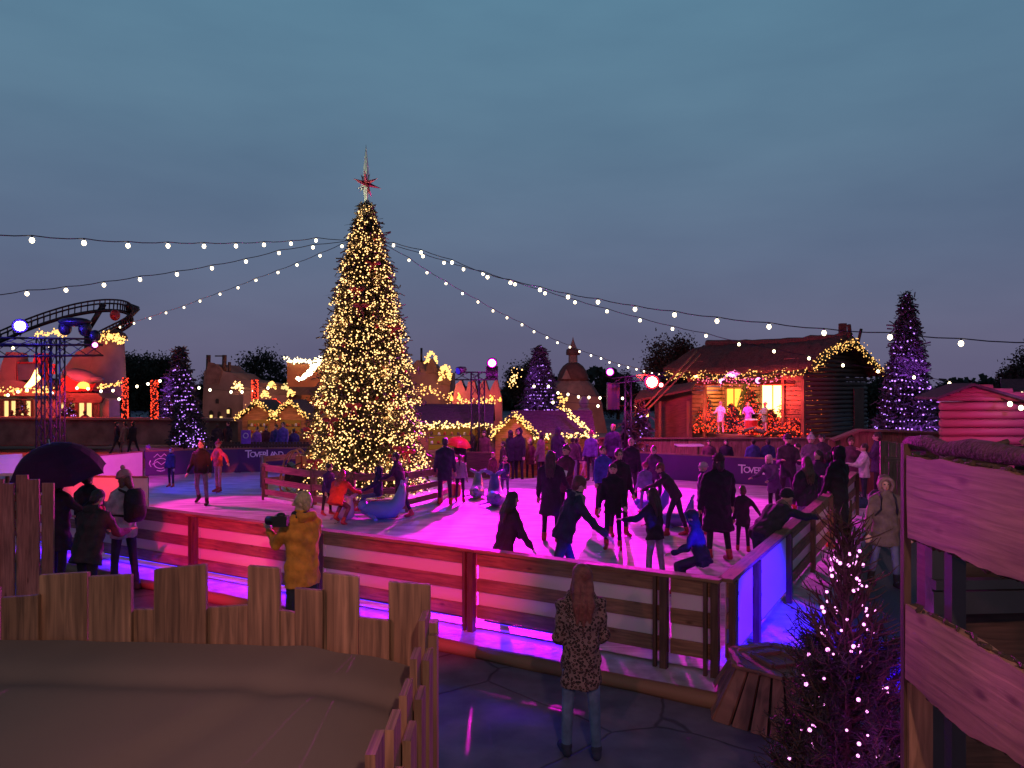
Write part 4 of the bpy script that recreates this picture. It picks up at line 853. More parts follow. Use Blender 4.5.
# ------------------------------------------------------------------ market huts
def hut(c, w, dpt, eave, peak, label, rz=0, gable_front=True, m=None, light=True, n=90):
    c = Vector((c[0], c[1], 0)); t = thing('market_hut', c, label, 'hut', 'wooden market huts behind the rink')
    X = Vector((math.cos(rz), math.sin(rz), 0)); Y = Vector((-math.sin(rz), math.cos(rz), 0)); Z = Vector((0, 0, 1))
    q = lambda a, b, z: c+X*a+Y*b+Z*z
    m = m or M_hut; mb = MB(); k = max(4, int(eave/.16))
    for i in range(k):
        z = (i+.5)*eave/k; hh = eave/k*.96
        mb.beam(q(-w/2, 0, z), q(w/2, 0, z), .05, hh); mb.beam(q(-w/2, dpt, z), q(w/2, dpt, z), .05, hh); mb.beam(q(-w/2, .03, z), q(-w/2, dpt, z), .05, hh); mb.beam(q(w/2, .03, z), q(w/2, dpt, z), .05, hh)
    if gable_front:
        kk = 5
        for i in range(kk):
            z = eave+(i+.5)*(peak-eave)/kk; ww = w*(1-(i+.6)/kk); mb.beam(q(-ww/2, 0, z), q(ww/2, 0, z), .05, (peak-eave)/kk*.96); mb.beam(q(-ww/2, dpt, z), q(ww/2, dpt, z), .05, (peak-eave)/kk*.96)
    mb.build('wall', m, t)
    mb = MB(); o = .22
    if gable_front:
        for s in (-1, 1): mb.slab([q(0, -o, peak+.06), q(s*(w/2+o), -o, eave-.1), q(s*(w/2+o), dpt+o, eave-.1), q(0, dpt+o, peak+.06)], (0, 0, .05))
        g_pts = [q(-(w/2+o), -o-.05, eave-.08), q(0, -o-.05, peak+.08), q(w/2+o, -o-.05, eave-.08)]
    else:
        n_r = 7
        for i in range(n_r):
            s0, s1 = i/n_r, (i+1)/n_r; lo = lambda s: (-o+(dpt/2+o)*s, eave-.05+(peak-eave+.05)*s)
            (y0, z0), (y1, z1) = lo(s0), lo(s1)
            mb.slab([q(-w/2-o, y0-.03, z0), q(w/2+o, y0-.03, z0), q(w/2+o, y1, z1), q(-w/2-o, y1, z1)], (0, 0, .035))
        mb.slab([q(-w/2-o, dpt+o, eave-.05), q(w/2+o, dpt+o, eave-.05), q(w/2+o, dpt/2, peak), q(-w/2-o, dpt/2, peak)], (0, 0, .05))
        g_pts = [q(-w/2-o, -o-.08, eave-.08), q(w/2+o, -o-.08, eave-.08)]
        mb2 = MB(); mb2.slab([q(-w/2, .02, eave), q(-w/2, dpt, eave), q(-w/2, dpt/2, peak-.03)], X*.05); mb2.slab([q(w/2, .02, eave), q(w/2, dpt, eave), q(w/2, dpt/2, peak-.03)], -X*.05); mb2.build('gable', m, t)
    mb.build('roof', M_tile, t)
    mb = MB(); mb.slab([q(-w*.33, -.06, eave*.5), q(w*.33, -.06, eave*.5), q(w*.33, -.06, eave*.92), q(-w*.33, -.06, eave*.92)], Y*.02); mb.build('serving_hatch', emit('hatch_glow', (1, .34, .07), .16), t)
    mb = MB()
    for zz in (.60, .76): mb.beam(q(-w*.32, -.09, eave*zz), q(w*.32, -.09, eave*zz), .05, .02)
    mb.build('shelf', M_dwood, t)
    for i_ in range(14):
        mb = MB(); c_ = q(-w*.29+w*.58*((i_ % 7)+.2*random.random())/6.3, -.10, eave*(.61 if i_ < 7 else .77)); mb.loft([(c_, (.05, 0, 0), (0, .03, 0)), (c_+Vector((0, 0, .08+.06*random.random())), (.035, 0, 0), (0, .02, 0))], 6); mb.build('ware', [M_white, M_redboot, M_hut, M_dwood][i_ % 4], t)
    mb = MB(); mb.beam(q(-w*.36, -.14, eave*.48), q(w*.36, -.14, eave*.48), .25, .04); mb.build('counter', m, t)
    if light: garland(g_pts, 'fairy lights on the '+label.split(' behind')[0].split(' at')[0], n=n, spread=.10, m=E_warm2 if gable_front else E_warm, lr=.026)
    point(q(0, -.7, eave*.95), (1, .40, .14), 9, .1, parent=t)
    return t
hut((WX(259, 32), 32), 1.35, 2, 1.72, 2.3, 'orange hut with zigzag garland, left of the pair of huts', n=150); hut((WX(291, 32), 32), 1.25, 2, 1.72, 2.3, 'orange hut close beside the big tree on its left', n=130)
hut((WX(452, 25.4), 25.4), 2.3, 2.2, 1.78, 2.32, 'long orange hut with dark slat roof right of the big tree', gable_front=False, n=190)
hut((WX(553, 25.6), 25.6), 2.35, 1.9, 1.42, 2.1, 'hut with dark shingle roof behind the rink crowd', gable_front=False, n=200)
hut((WX(514, 25.0), 24.9), 1.2, 1.6, 1.42, 2.05, 'small gabled hut glowing orange at the centre truss', m=wood('amber_wood', (.5, .25, .06), knots=False), n=150)
garland([P(566, 411, 26), P(578, 421, 25.4), P(592, 437, 25.2)], 'garland down the right slope of the shingle roofed hut', n=90, spread=.1, lr=.026)
# pink cabin at the right
t = thing('pink_cabin', P(985, 430, 18), 'log cabin lit bright pink at the right edge', 'cabin')
m_pk = wood('painted_logs', (.35, .12, .12), knots=False); y0 = 18; xl = WX(941, y0); xr = WX(1032, y0)
mb = MB()
for k in range(13):
    z = .1+k*.2; mb.tube([(xl, y0, z), (xr, y0, z)], .105, 8)
for k in range(4):
    z = 2.68+k*.09; s_ = [.82, .6, .38, .15][k]; cx = WX(966, y0)+.3; mb.tube([(cx-s_*1.15, y0, z), (cx+s_*2.0, y0, z)], .07, 6)
mb.build('wall', m_pk, t)
mb = MB(); cx = WX(966, y0); mb.slab([(cx, y0-.3, 2.98), (xl-.25, y0-.3, 2.66), (xl-.25, y0+.7, 2.66), (cx, y0+.7, 2.98)], (0, 0, .06)); mb.slab([(cx, y0-.3, 2.98), (xr+.3, y0-.3, 2.45), (xr+.3, y0+.7, 2.45), (cx, y0+.7, 2.98)], (0, 0, .06)); mb.build('roof', M_tile, t)
mb = MB(); mb.slab([P(1000, 381, 22), P(1060, 381, 22), P(1060, 404, 21), P(1004, 402, 21)], (0, 0, .06)); mb.build('rear_roof', M_tile, t)
t2 = thing('canvas_peak', P(950, 400, 21), 'pale pointed canvas tent top behind the pink cabin', 'tent'); mb = MB(); a = P(961, 389, 21)
mb.add([a, P(938, 403, 20), P(966, 401, 20), P(966, 399, 22), P(936, 402, 22)], [(0, 1, 2), (0, 2, 3), (0, 3, 4), (0, 4, 1), (1, 4, 3, 2)]); mb.build('canvas', M_white, t2)
mb = MB(); mb.tube([a+Vector((0,0,-.1)), (a.x, a.y, 0)], .04, 5); mb.build('pole', M_log, t2)
spot((10.2, 14, 2.6), (xl+1.2, 18, 1.9), (1, .04, .45), 420, 75, .6, .1); spot((12.8, 15.5, 3.4), (WX(1022, 18), 18, 1.8), (.8, .15, 1), 200, 60, .5, .1)
for px, lb in ((1010, 'left bulb lamp on the pink cabin eave'), (1021, 'right bulb lamp on the pink cabin eave')):
    c = P(px, 404+(px-1010)*.35, 17.6); t = thing('eave_lamp', c, lb, 'lamp'); mb = MB(); mb.ell(c, .05, .05, .06); mb.build('bulb', E_white, t); mb = MB(); mb.tube([c+Vector((0, 0, .05)), c+Vector((0, .3, .12))], .015, 5); mb.build('bracket', M_black, t)

# ------------------------------------------------------------------ left inn, coaster, ruin, dome, flame castle
Y0 = 36
M_inn = mat('red_plaster', (.45, .04, .045), .9, .25, 1.5, .4); M_inn2 = mat('pale_plaster', (.24, .15, .15), .9, .2, 1.5, .4)
t = thing('inn_building', (WX(50, Y0), Y0, 0), 'plastered inn with red roof features and glowing yellow windows', 'building')
def px_slab(pts, Y, th, m, name, par, mb=None):
    own = mb is None; mb = mb or MB(); mb.slab([P(x, y, Y) for x, y in pts], (0, th, 0))
    return mb.build(name, m, par) if own else None
px_slab([(-60, 446), (109, 446), (109, 400), (101, 396), (-60, 396)], Y0, 1, M_adobe, 'wall', t)
px_slab([(-60, 399), (46, 399), (46, 380), (-60, 380)], Y0+.9, 1, M_adobe, 'upper_wall', t)
px_slab([(-60, 396), (60, 396), (60, 391), (-60, 391)], Y0-.3, 1.6, wood('eave_boards', (.2, .12, .08)), 'eave', t); px_slab([(60, 403), (100, 403), (103, 398), (97, 393), (60, 393)], Y0-.2, 1.4, M_dwood, 'eave', t)
px_slab([(-4, 392), (1, 365), (6, 352), (14, 352), (16, 362), (16, 392)], Y0+1, 1, M_inn2, 'gable', t); px_slab([(16, 392), (16, 362), (33, 362), (34, 354), (42, 353), (42, 388), (60, 392)], Y0+1.1, .8, M_inn, 'red_roof_wall', t)
px_slab([(58, 390), (62, 372), (76, 352), (92, 345), (96, 349), (104, 347), (104, 392)], Y0+2, .5, M_inn2, 'curved_wall', t)
def rg(px, y, hw, Y=Y0+2.4): q = P(px, y, Y); k = Y/F; return (q, (hw*k, 0, 0), (0, hw*k, 0))
mb = MB(); mb.loft([rg(106, 400, 19), rg(107, 375, 17), rg(110, 352, 13.5), rg(112, 337, 11)], 16); mb.build('round_tower', M_inn2, t)
px_slab([(57, 392), (60, 380), (70, 374), (90, 376), (96, 384), (92, 391)], Y0+.4, .8, M_inn, 'curved_roof', t)
mb = MB(); mb.loft([rg(113, 338.5, 13), rg(113, 337, 13.5), rg(113, 333, 11), rg(113, 330, 5), rg(112, 328, .5)], 16); mb.build('tower_cap', M_dwood, t)
for a, b in ((0, 19), (22, 31.5), (34, 40)):
    pass
for x0, x1, y0_, y1_ in ((-40, 1, 400, 417.5), (3, 17, 400, 417.5), (18, 32, 400, 417.5), (60, 76, 400, 418), (78, 93, 400, 418), (94, 99, 404, 418)):
    w = px_slab([(x0, y1_), (x1, y1_), (x1, y0_), (x0, y0_)], Y0-.06, .04, E_win, 'window', t); mb = MB()
    for px_ in (x0, (x0+x1)/2, x1): mb.beam(P(px_, y0_, Y0-.12), P(px_, y1_, Y0-.12), .09, .08)
    for py_ in (y0_, y1_): mb.beam(P(x0, py_, Y0-.12), P(x1, py_, Y0-.12), .08, .09)
    mb.build('window_frame', M_dwood, w)
# painted fish like blue relief on the red wall and dark dish
mb = MB(); mb.ell(P(82, 376, Y0-.3), .8, .2, .32, rot=Matrix.Rotation(.25, 3, 'Y')); mb.ell(P(95, 379, Y0-.3), .45, .15, .16); mb.build('dark_canopy', mat('slate_blue', (.06, .07, .12), .6, .2, 4, .1), t)
px_slab([(17, 364), (38, 364), (40, 376), (30, 384), (18, 380)], Y0+.9, .15, mat('slate_blue', (.06, .07, .12), .6, .2, 4, .1), 'shutter_panel', t)
for pts, lb in (([(24, 387), (30, 380), (34, 372), (37, 366), (38, 374), (41, 378), (36, 384), (28, 389)], 'tall yellow flame on the red lit roof of the inn'), ([(75, 388), (79, 383), (84, 381), (89, 384), (90, 389)], 'low orange flame effect on the right of the inn roof')):
    t3 = thing('flame_light', P(pts[0][0], pts[0][1], Y0-.4), lb, 'flame'); mb = MB(); c = P(sum(p[0] for p in pts)/len(pts), sum(p[1] for p in pts)/len(pts), Y0-.4)
    vs = [P(x, y, Y0-.4) for x, y in pts]; n3 = len(vs); mb.add(vs+[c+Vector((0, -.2, 0)), c+Vector((0, .2, 0))], [(i, (i+1) % n3, n3) for i in range(n3)]+[((i+1) % n3, i, n3+1) for i in range(n3)]); mb.build('flame', E_flame if pts[0][0] > 50 else emit('flame_y', (1, .5, .12), 9), t3)
    point(c+Vector((0, -1.2, .2)), (1, .05, .02), 260, .3, parent=t3)
point(P(8, 378, Y0-1), (1, .02, .10), 120, .3, 'inn_lamp_glow'); point(P(62, 384, Y0-1.2), (1, .03, .06), 220, .3, 'inn_lamp_glow'); point(P(104, 368, Y0-2), (1, .2, .4), 30, .3, 'inn_lamp_glow')
garland([P(-20, 391, Y0-.6), P(52, 390, Y0-.6)], 'row of small warm lights under the inn eave on the left', n=120, spread=.14, m=E_warm2, lr=.045, green=False)
garland([P(98, 387, Y0-.3), P(122, 383, Y0-.3)], 'short gold garland beside the left red light column', n=60, spread=.1, m=E_warm2, lr=.04)
garland([P(108, 340, Y0+1.4), P(112, 334, Y0+1.4), P(117, 340, Y0+1.4), P(124, 339, Y0+1.4)], 'gold garland round the round tower cap', n=110, spread=.2, m=E_warm2, lr=.045, green=False)
garland([P(38, 336, Y0), P(41, 330, Y0), P(45, 335, Y0), P(51, 334, Y0), P(56, 330, Y0), P(60, 335, Y0), P(66, 333, Y0)], 'gold zigzag garland above the truss on the left', n=70, spread=.1, m=E_warm2, lr=.045, green=False)
garland([P(91, 334, Y0), P(95, 336, Y0), P(98, 341, Y0), P(104, 333, Y0)], 'warm curl of lights left of the round tower cap', n=50, spread=.1, m=E_warm2, lr=.045, green=False)
t = thing('red_emblem_sign', P(52, 366, Y0+.9), 'faded pale lettering panel on the red wall of the inn', 'sign'); px_slab([(48, 364), (55, 364), (55, 374), (48, 374)], Y0+.95, .1, M_inn, 'panel', t); mb = MB()
for yy in (366, 369, 372): mb.beam(P(49, yy, Y0+.9), P(54, yy, Y0+.9), .04, .07)
mb.build('lettering', M_inn2, t)
# low retaining wall behind the rink on the left
t = thing('retaining_wall', (WX(90, 34.5), 34.5, 0), 'long low stone wall below the inn and the red light columns', 'wall')
mb = MB(); mb.slab([P(-80, 445, 35), P(238, 445, 35), P(238, 421, 35), P(100, 419, 35), P(-80, 418, 35)], (0, .5, 0)); mb.build('masonry', mat('stone', (.20, .13, .11), .9, .4, 1.6, .8), t); mb = MB(); mb.beam(P(-80, 418, 34.9)+Vector((0, 0, .03)), P(238, 420, 34.9)+Vector((0, 0, .03)), .5, .1); mb.build('coping', M_adobe, t)
# roller coaster
t = thing('coaster_track', P(70, 305, 42), 'dark roller coaster track curving over the left building', 'roller coaster')
tp = [(-40, 347), (0, 331), (25, 320), (50, 311), (75, 304), (100, 300), (118, 300), (127, 302), (131, 305), (133, 309), (131, 314), (122, 320), (110, 326), (96, 333)]
top = [P(x, y, 42-.02*i) for i, (x, y) in enumerate(tp)]; low = []
def smooth_path(p, k=4):
    o = []
    for i in range(len(p)-1):
        p0 = p[max(i-1, 0)]; p1 = p[i]; p2 = p[i+1]; p3 = p[min(i+2, len(p)-1)]
        for j in range(k):
            s = j/k; o.append(.5*((2*p1)+(p2-p0)*s+(2*p0-5*p1+4*p2-p3)*s*s+(3*p1-p0-3*p2+p3)*s**3))
    o.append(p[-1]); return o
A = smooth_path(top); B2 = smooth_path([p+Vector((-.45, .8, -.12)) for p in top]); C2 = smooth_path([p+Vector((-.25, .4, -.55)) for p in top])
for pth in (A, B2): mb = MB(); mb.tube(pth, .05, 6); mb.build('rail', M_black, t)
mb = MB(); mb.tube(C2, .10, 7); mb.build('spine', M_black, t)
for i in range(0, len(A), 1):
    mb = MB(); mb.tube([A[i], C2[i], B2[i]], .028, 4); mb.build('track_tie', M_black, t)
for a, b in (((104, 304), (88, 330)), ((138, 308), (112, 334)), ((127, 305), (138, 309))):
    mb = MB(); mb.tube([P(*a, 42.4), P(*b, 42.4)], .15, 8); mb.build('support', M_black, t)
mb = MB(); mb.tube([P(90, 333, 42.6), (WX(90, 42.6), 42.6, 0)], .3, 8); mb.build('support', M_black, t); mb = MB(); mb.ell(P(115, 315, 40), .25, .25, .3); mb.build('beacon', mat('dark_red_lens', (.25, .02, .02), .3), t)
# red light columns
def column(px, yt, yb, Y, label, w=.17):
    c = P(px, yb, Y); t = thing('light_column', c, label, 'light column', 'red lit columns'); H = P(px, yt, Y).z-c.z
    mb = MB(); mb.tube([c, c+Vector((0, 0, H))], w*.8, 8); mb.build('post', M_bark, t)
    g = np.random.default_rng(int(px)); n_ = 170; a = g.random(n_)*6.283; pos = np.stack([c.x+w*np.cos(a)*1.15, c.y+w*np.sin(a)*1.15, c.z+H*g.random(n_)], 1); put_bulbs(t, pos, .024*(.7+.6*g.random(n_)), E_red, limit=60)
column(125, 378, 419, 34, 'red lit column beside the inn', .11); column(154.5, 380, 419, 34, 'red lit column left of the tall purple tree', .13); column(255, 380, 404, 34, 'short red lit column behind the left orange hut', .12)
# ruined tower building
Yr = 46; t = thing('ruined_tower', (WX(225, Yr), Yr, 0), 'pale adobe ruin with wooden poles on its roof', 'building')
M_ruin = mat('ruin_plaster', (.20, .135, .12), .95, .35, .9, .6)
px_slab([(201, 446), (204, 372), (209, 364), (216, 364), (222, 371), (232, 373), (240, 379), (252, 381), (270, 384), (270, 446)], Yr, 4, M_ruin, 'wall', t)
px_slab([(205, 378), (208, 362), (214, 363), (222, 371), (218, 384), (206, 384)], Yr-.1, .1, mat('broken_brick', (.16, .09, .08), .95, .4, 3, .6), 'broken_edge', t)
for x, yt in ((208, 355), (224, 355), (229, 362)): mb = MB(); mb.tube([P(x, 376, Yr+.5), P(x+.5, yt, Yr+.5)], .14 if x != 229 else .1, 6); mb.build('pole', M_dwood, t)
mb = MB(); mb.tube([P(215, 356, Yr+.5), P(226, 356, Yr+.5)], .04, 5); mb.build('crossbar', M_dwood, t)
for x, y, w_, h_ in ((217, 401, 3, 5), (211, 414, 4, 8), (219, 415, 3, 8), (229, 412, 5, 10)):
    mb = MB(); mb.slab([P(x-w_/2, y+h_/2, Yr-.1), P(x+w_/2, y+h_/2, Yr-.1), P(x+w_/2, y-h_/2*.6, Yr-.1), P(x, y-h_/2, Yr-.1), P(x-w_/2, y-h_/2*.6, Yr-.1)], (0, .05, 0)); mb.build('window', M_black, t)
for x, y in ((228, 411.5), (221, 418.5), (211, 417)): mb = MB(); mb.slab([P(x-1.2, y+2, Yr-.16), P(x+1.2, y+2, Yr-.16), P(x+1.2, y-2, Yr-.16), P(x-1.2, y-2, Yr-.16)], (0, .04, 0)); mb.build('lit_pane', E_win, t)
point(P(215, 400, Yr-5), (1, .45, .35), 140, .4, 'ruin_lamp_glow'); point(P(245, 400, Yr-5), (1, .4, .3), 110, .4, 'ruin_lamp_glow')
# long building behind the tree, with lit parapet
Yp = 48; t = thing('parapet_building', (WX(345, Yp), Yp, 0), 'orange lit building with a lit parapet behind the big tree', 'building')
M_or = mat('orange_plaster', (.30, .14, .08), .9, .2, 1, .4)
px_slab([(287, 446), (287, 361), (292, 364), (345, 363), (372, 366), (416, 372), (416, 446)], Yp, 4, M_or, 'wall', t); px_slab([(230, 395), (240, 387), (330, 387), (330, 395)], Yp-5, 3, M_dwood, 'veranda_roof', t); px_slab([(243, 446), (243, 392), (287, 392), (287, 446)], Yp-4, 3, M_ruin, 'side_wall', t)
garland([P(285, 357, Yp-.2), P(289, 361, Yp-.2), P(350, 361, Yp-.2)], 'straight warm garland on the parapet behind the big tree', n=170, spread=.14, m=emit('cream_bulb', (1, .78, .35), 5), lr=.055, green=False)
garland([P(296, 379, 30), P(303, 378, 30), P(310, 372, 29), P(316, 365, 28), P(322, 357, 27)], 'thick white light garland sweeping up into the big tree from the left', n=260, spread=.07, m=emit('white_rope', (1, .85, .55), 9), lr=.04, green=False)
for k, (x, y, c_) in enumerate([(265, 394, E_warm2), (272, 385, E_warm2), (285, 387, E_win), (290, 392, E_warm2), (276, 402, E_red), (238, 386, E_warm)]):
    garland([P(x-3, y+2, 42), P(x, y-2, 42), P(x+4, y+3, 42)], ['yellow light cluster above the left orange hut', 'small warm light cluster high left of the huts', 'bright yellow light bar above the pair of huts', 'gold light cluster above the hut beside the big tree', 'red light squiggle between the two orange huts', 'small lit twig by the ruined tower'][k], n=34, spread=.14, m=c_, lr=.05, green=False)
point(P(300, 372, Yp-3), (1, .3, .08), 260, .3, 'parapet_lamp_glow'); point(P(412, 376, Yp-3), (1, .3, .08), 260, .3, 'parapet_lamp_glow')
# fancy house right of the tree with lit dormers, flame castle
Yc = 44; t = thing('dormer_house', (WX(425, Yc), Yc, 0), 'dim brown house with small lit dormers right of the big tree', 'building')
px_slab([(405, 446), (405, 372), (417, 360), (430, 361), (434, 366), (441, 370), (450, 372), (450, 446)], Yc, 4, M_ruin, 'wall', t)
for x, y in ((431.5, 365), (445.5, 377)): px_slab([(x-5, y+8), (x-5, y+1), (x, y-7), (x+5, y+1), (x+5, y+8)], Yc-.8, .9, M_dwood, 'dormer', t)
mb = MB(); mb.tube([P(421.5, 362, Yc), P(421.5, 348, Yc)], .07, 5); mb.build('chimney', M_black, t); point(P(437, 388, Yc-3), (1, .35, .12), 160, .3, 'dormer_lamp_glow')
garland([P(427, 362, Yc-1.1), P(428, 356, Yc-1.1), P(431, 353, Yc-1.1), P(435, 356, Yc-1.1), P(436, 362, Yc-1.1)], 'small round dormer garland right of the big tree', n=70, spread=.1, m=E_warm2, lr=.05, green=False)
garland([P(441, 380, Yc-1.1), P(443, 369, Yc-1.1), P(446, 366, Yc-1.1), P(449, 371, Yc-1.1), P(450, 380, Yc-1.1)], 'larger arched dormer garland right of the big tree', n=110, spread=.12, m=E_warm2, lr=.05, green=False)
garland([P(415, 392, 40), P(432, 389, 40), P(448, 398, 40), P(470, 402, 40), P(495, 400, 40)], 'scattered warm lights over the long hut roof', n=130, spread=.3, m=E_warm2, lr=.045, green=False)
t = thing('flame_castle', (WX(480, 42), 42, 0), 'pink lit castle facade with orange flame lights behind the centre truss', 'building')
px_slab([(452, 446), (452, 402), (456, 384), (461, 380), (466, 392), (468, 382), (474, 380), (478, 396), (480, 384), (485, 378), (489, 392), (494, 382), (497, 378), (502, 400), (502, 446)], 42, 2, M_inn2, 'wall', t)
for x, y, s_ in ((451.5, 399, 3.2), (459, 397, 3), (492, 399, 2.6), (500, 400, 2.6)):
    t3 = thing('flame_light', P(x, y, 41.6), {451.5: 'leftmost orange flame light on the pink castle facade', 459: 'second orange flame light on the pink castle facade', 492: 'third flame light on the pink castle right of the truss', 500: 'rightmost flame light on the pink castle facade'}[x], 'flame')
    mb = MB(); c = P(x, y, 41.6); r_ = s_*42/F*.55; mb.loft([(c-Vector((0, 0, r_)), (r_*.7, 0, 0), (0, r_*.4, 0)), (c, (r_, 0, 0), (0, r_*.6, 0)), (c+Vector((r_*.2, 0, r_)), (r_*.5, 0, 0), (0, r_*.3, 0)), (c+Vector((0, 0, r_*2)), (.02, 0, 0), (0, .02, 0))], 8); mb.build('flame', E_flame, t3); 
for x in (456, 492): point(P(x, 394, 40.8), (1, .05, .06), 80, .3, 'castle_lamp_glow')
point(P(480, 386, 39), (1, .3, .6), 70, .3, 'castle_lamp_glow')
# domed building
Yd = 52; c = P(573, 430, Yd); t = thing('domed_building', (c.x, c.y, 0), 'old building with a brown dome and small lantern turret', 'building')
sc_ = Yd/F; cz = lambda y: CH-(y-HZ)*sc_
M_dome = mat('dome_shingles', (.11, .055, .05), .8, .3, 3, .4)
def ring(y, hw, sq=1): return (Vector((c.x, c.y, cz(y))), (hw*sc_, 0, 0), (0, hw*sc_*sq, 0))
mb = MB(); mb.loft([ring(446, 30), ring(405, 30), ring(394, 26), ring(385, 20), ring(380, 15)], 10, smooth=False); mb.build('wall', M_adobe, t)
mb = MB(); mb.loft([ring(381, 15.8), ring(377, 15.5), ring(371, 13.5), ring(366, 10), ring(363, 6), ring(362, 2)], 18); mb.build('dome', M_dome, t)
mb = MB(); mb.loft([ring(363, 4.6), ring(353, 4.4)], 8, smooth=False); mb.build('turret', M_adobe, t)
mb = MB(); mb.loft([ring(355, 6.8), ring(353, 7), ring(349.5, 6.6), ring(348.5, 4)], 12); mb.build('turret_roof', M_dome, t)
mb = MB(); mb.loft([ring(349, 4.2), ring(344, 2.2), ring(340, .8), ring(337, .2)], 8, smooth=False); mb.build('spire', M_adobe, t)
mb = MB(); mb.slab([P(562, 379, Yd-1.3), P(571, 379, Yd-1.3), P(566.5, 369, Yd-1.3)], (0, .8, 0)); mb.build('dormer', M_adobe, t); mb = MB(); mb.slab([P(566, 396, Yd-2.6), P(600, 396, Yd-2.6), P(610, 446, Yd-2.6), P(556, 446, Yd-2.6)], (0, .6, 0)); mb.build('annex', M_ruin, t)
point(P(570, 396, 46), (1, .4, .3), 110, .5, 'dome_lamp_glow'); point(P(560, 372, 47), (1, .4, .4), 40, .5, 'dome_lamp_glow')
garland([P(551, 403, 36), P(561, 398, 36), P(560, 407, 36), P(553, 405, 36)], 'yellow light ball beside the domed building', n=60, spread=.3, m=E_warm2, lr=.05, green=False)
garland([P(513, 380, 34), P(516, 372, 34), P(511, 386, 34), P(518, 378, 34)], 'small pale lit twigs left of the purple tree on the hut', n=44, spread=.2, m=E_warm, lr=.03, green=False)
t = thing('stone_statue', P(584, 425, 30), 'small pale rounded statue behind the hut roof', 'statue'); mb = MB(); cc = P(584, 412, 30); mb.loft([((cc.x, 30, 0), (.35, 0, 0), (0, .3, 0)), ((cc.x, 30, 1.2), (.3, 0, 0), (0, .26, 0)), ((cc.x, 30, 1.9), (.36, 0, 0), (0, .3, 0)), ((cc.x, 30, 2.15), (.18, 0, 0), (0, .16, 0))], 10); mb.ell((cc.x, 30, 2.35), .2, .2, .24); mb.build('figure', M_adobe, t)
# right hand plank wall and embankment
t = thing('plank_wall', (8.8, 21, 0), 'weathered plank wall rising to the right behind the crowd', 'fence')
mb = MB(); prof_ = [(832, 440), (858, 430), (900, 431), (960, 434), (1040, 436)]
def ytop(px):
    for (x0, y0), (x1, y1) in zip(prof_, prof_[1:]):
        if px <= x1: return y0+(y1-y0)*(px-x0)/(x1-x0)
    return 436
x = WX(832, 21)
while x < WX(1045, 21):
    px = 512+x/21*F; mb.beam((x, 21, 0), (x, 21+random.uniform(-.02, .02), CH-(ytop(px)-HZ)/F*21), .2, .04, up=(0, 1, 0)); x += .21
mb.build('planks', M_fwood, t); mb = MB()
for (x0, y0), (x1, y1) in zip(prof_, prof_[1:]): mb.beam(P(x0, y0, 20.95), P(x1, y1, 20.95), .3, .06)
mb.build('cap_board', M_log, t)
t = thing('plank_screen', (WX(895, 15), 15, 0), 'tall pinkish plank screen behind the hooded parka visitor', 'fence'); mb = MB()
for k in range(5): xx = WX(884, 15.5)+k*.17; mb.beam((xx, 15.5, 0), (xx, 15.5, CH-(441+k-HZ)/F*15.5), .16, .035, up=(0, 1, 0))
mb.build('planks', M_log, t); mb = MB(); mb.beam((WX(884, 15.5), 15.46, 1.5), (WX(908, 15.5), 15.46, 1.5), .03, .1); mb.build('cross_rail', M_log, t)
spot((4.0, 15.5, 4.5), (8.6, 18.5, 1.2), (1, .10, .45), 500, 80, .6, .1)

# ------------------------------------------------------------------ foreground
# palisade enclosure with brown canvas
Yf = 2.7
t = thing('palisade_fence', (-1.3, Yf, 1.2), 'uneven sawn plank palisade in the left foreground', 'fence')
pl = [(-60, -38, 600, 600), (-38, -2, 585, 588), (0, 38, 598, 595.5), (38, 87.5, 575.5, 572.5), (87.5, 131, 577, 575), (124.5, 168, 610, 609.5), (153, 206, 570, 564.5), (199, 250, 608.5, 605.5), (247, 280, 566, 568.5), (277, 297, 610, 613.5), (294, 323, 588.5, 591), (322, 359, 573, 577), (358, 390, 618, 621), (388, 430.5, 582, 585)]
for k, (x0, x1, ya, yb) in enumerate(pl):
    Yk = Yf+(.028 if k % 2 else 0)+( .0 if x1-x0 > 25 else -.02); mb = MB()
    a = P(x0+.4, ya, Yk); b = P(x1-.4, yb, Yk); c_ = Vector((b.x, Yk, 1.15)); d_ = Vector((a.x, Yk, 1.15)); mb.add([], []); 
    # bevelled board with grain running up
    vs = [d_, c_, b, a]; th = Vector((0, .024, 0)); V8 = vs+[q+th for q in vs]; o = random.random()*40
    fs = [(0, 1, 2, 3), (7, 6, 5, 4), (1, 0, 4, 5), (2, 1, 5, 6), (3, 2, 6, 7), (0, 3, 7, 4)]
    uvs = [[(o+V8[i].z, o+V8[i].x+V8[i].y*.9) for i in f] for f in fs]; mb.add(V8, fs, 0, uvs); ob = mb.build('plank', M_plank, t)
    bv = ob.modifiers.new('b', 'BEVEL'); bv.width = .003; bv.segments = 2
t = thing('palisade_fence', (-.30, 2.2, 1.2), 'side run of the plank palisade seen end on', 'fence')
yy = 2.66; k = 0
while yy > .75:
    w = .11+.05*random.random(); top_z = [2.18, 2.09, 2.13, 2.05, 2.11, 2.04, 2.12, 2.03][k % 8]; mb = MB()
    xk = -.297+(.026 if k % 2 else 0); mb.beam((xk, yy-w/2, 1.0), (xk, yy-w/2, top_z), .022, w-.004, up=(0, 1, 0)); ob = mb.build('plank', M_plank, t); yy -= w*.93; k += 1
for zz in (1.95, 1.4): mb = MB(); mb.beam((-.325, .8, zz), (-.325, 2.66, zz), .04, .07); mb.build('rail', M_plank, t)
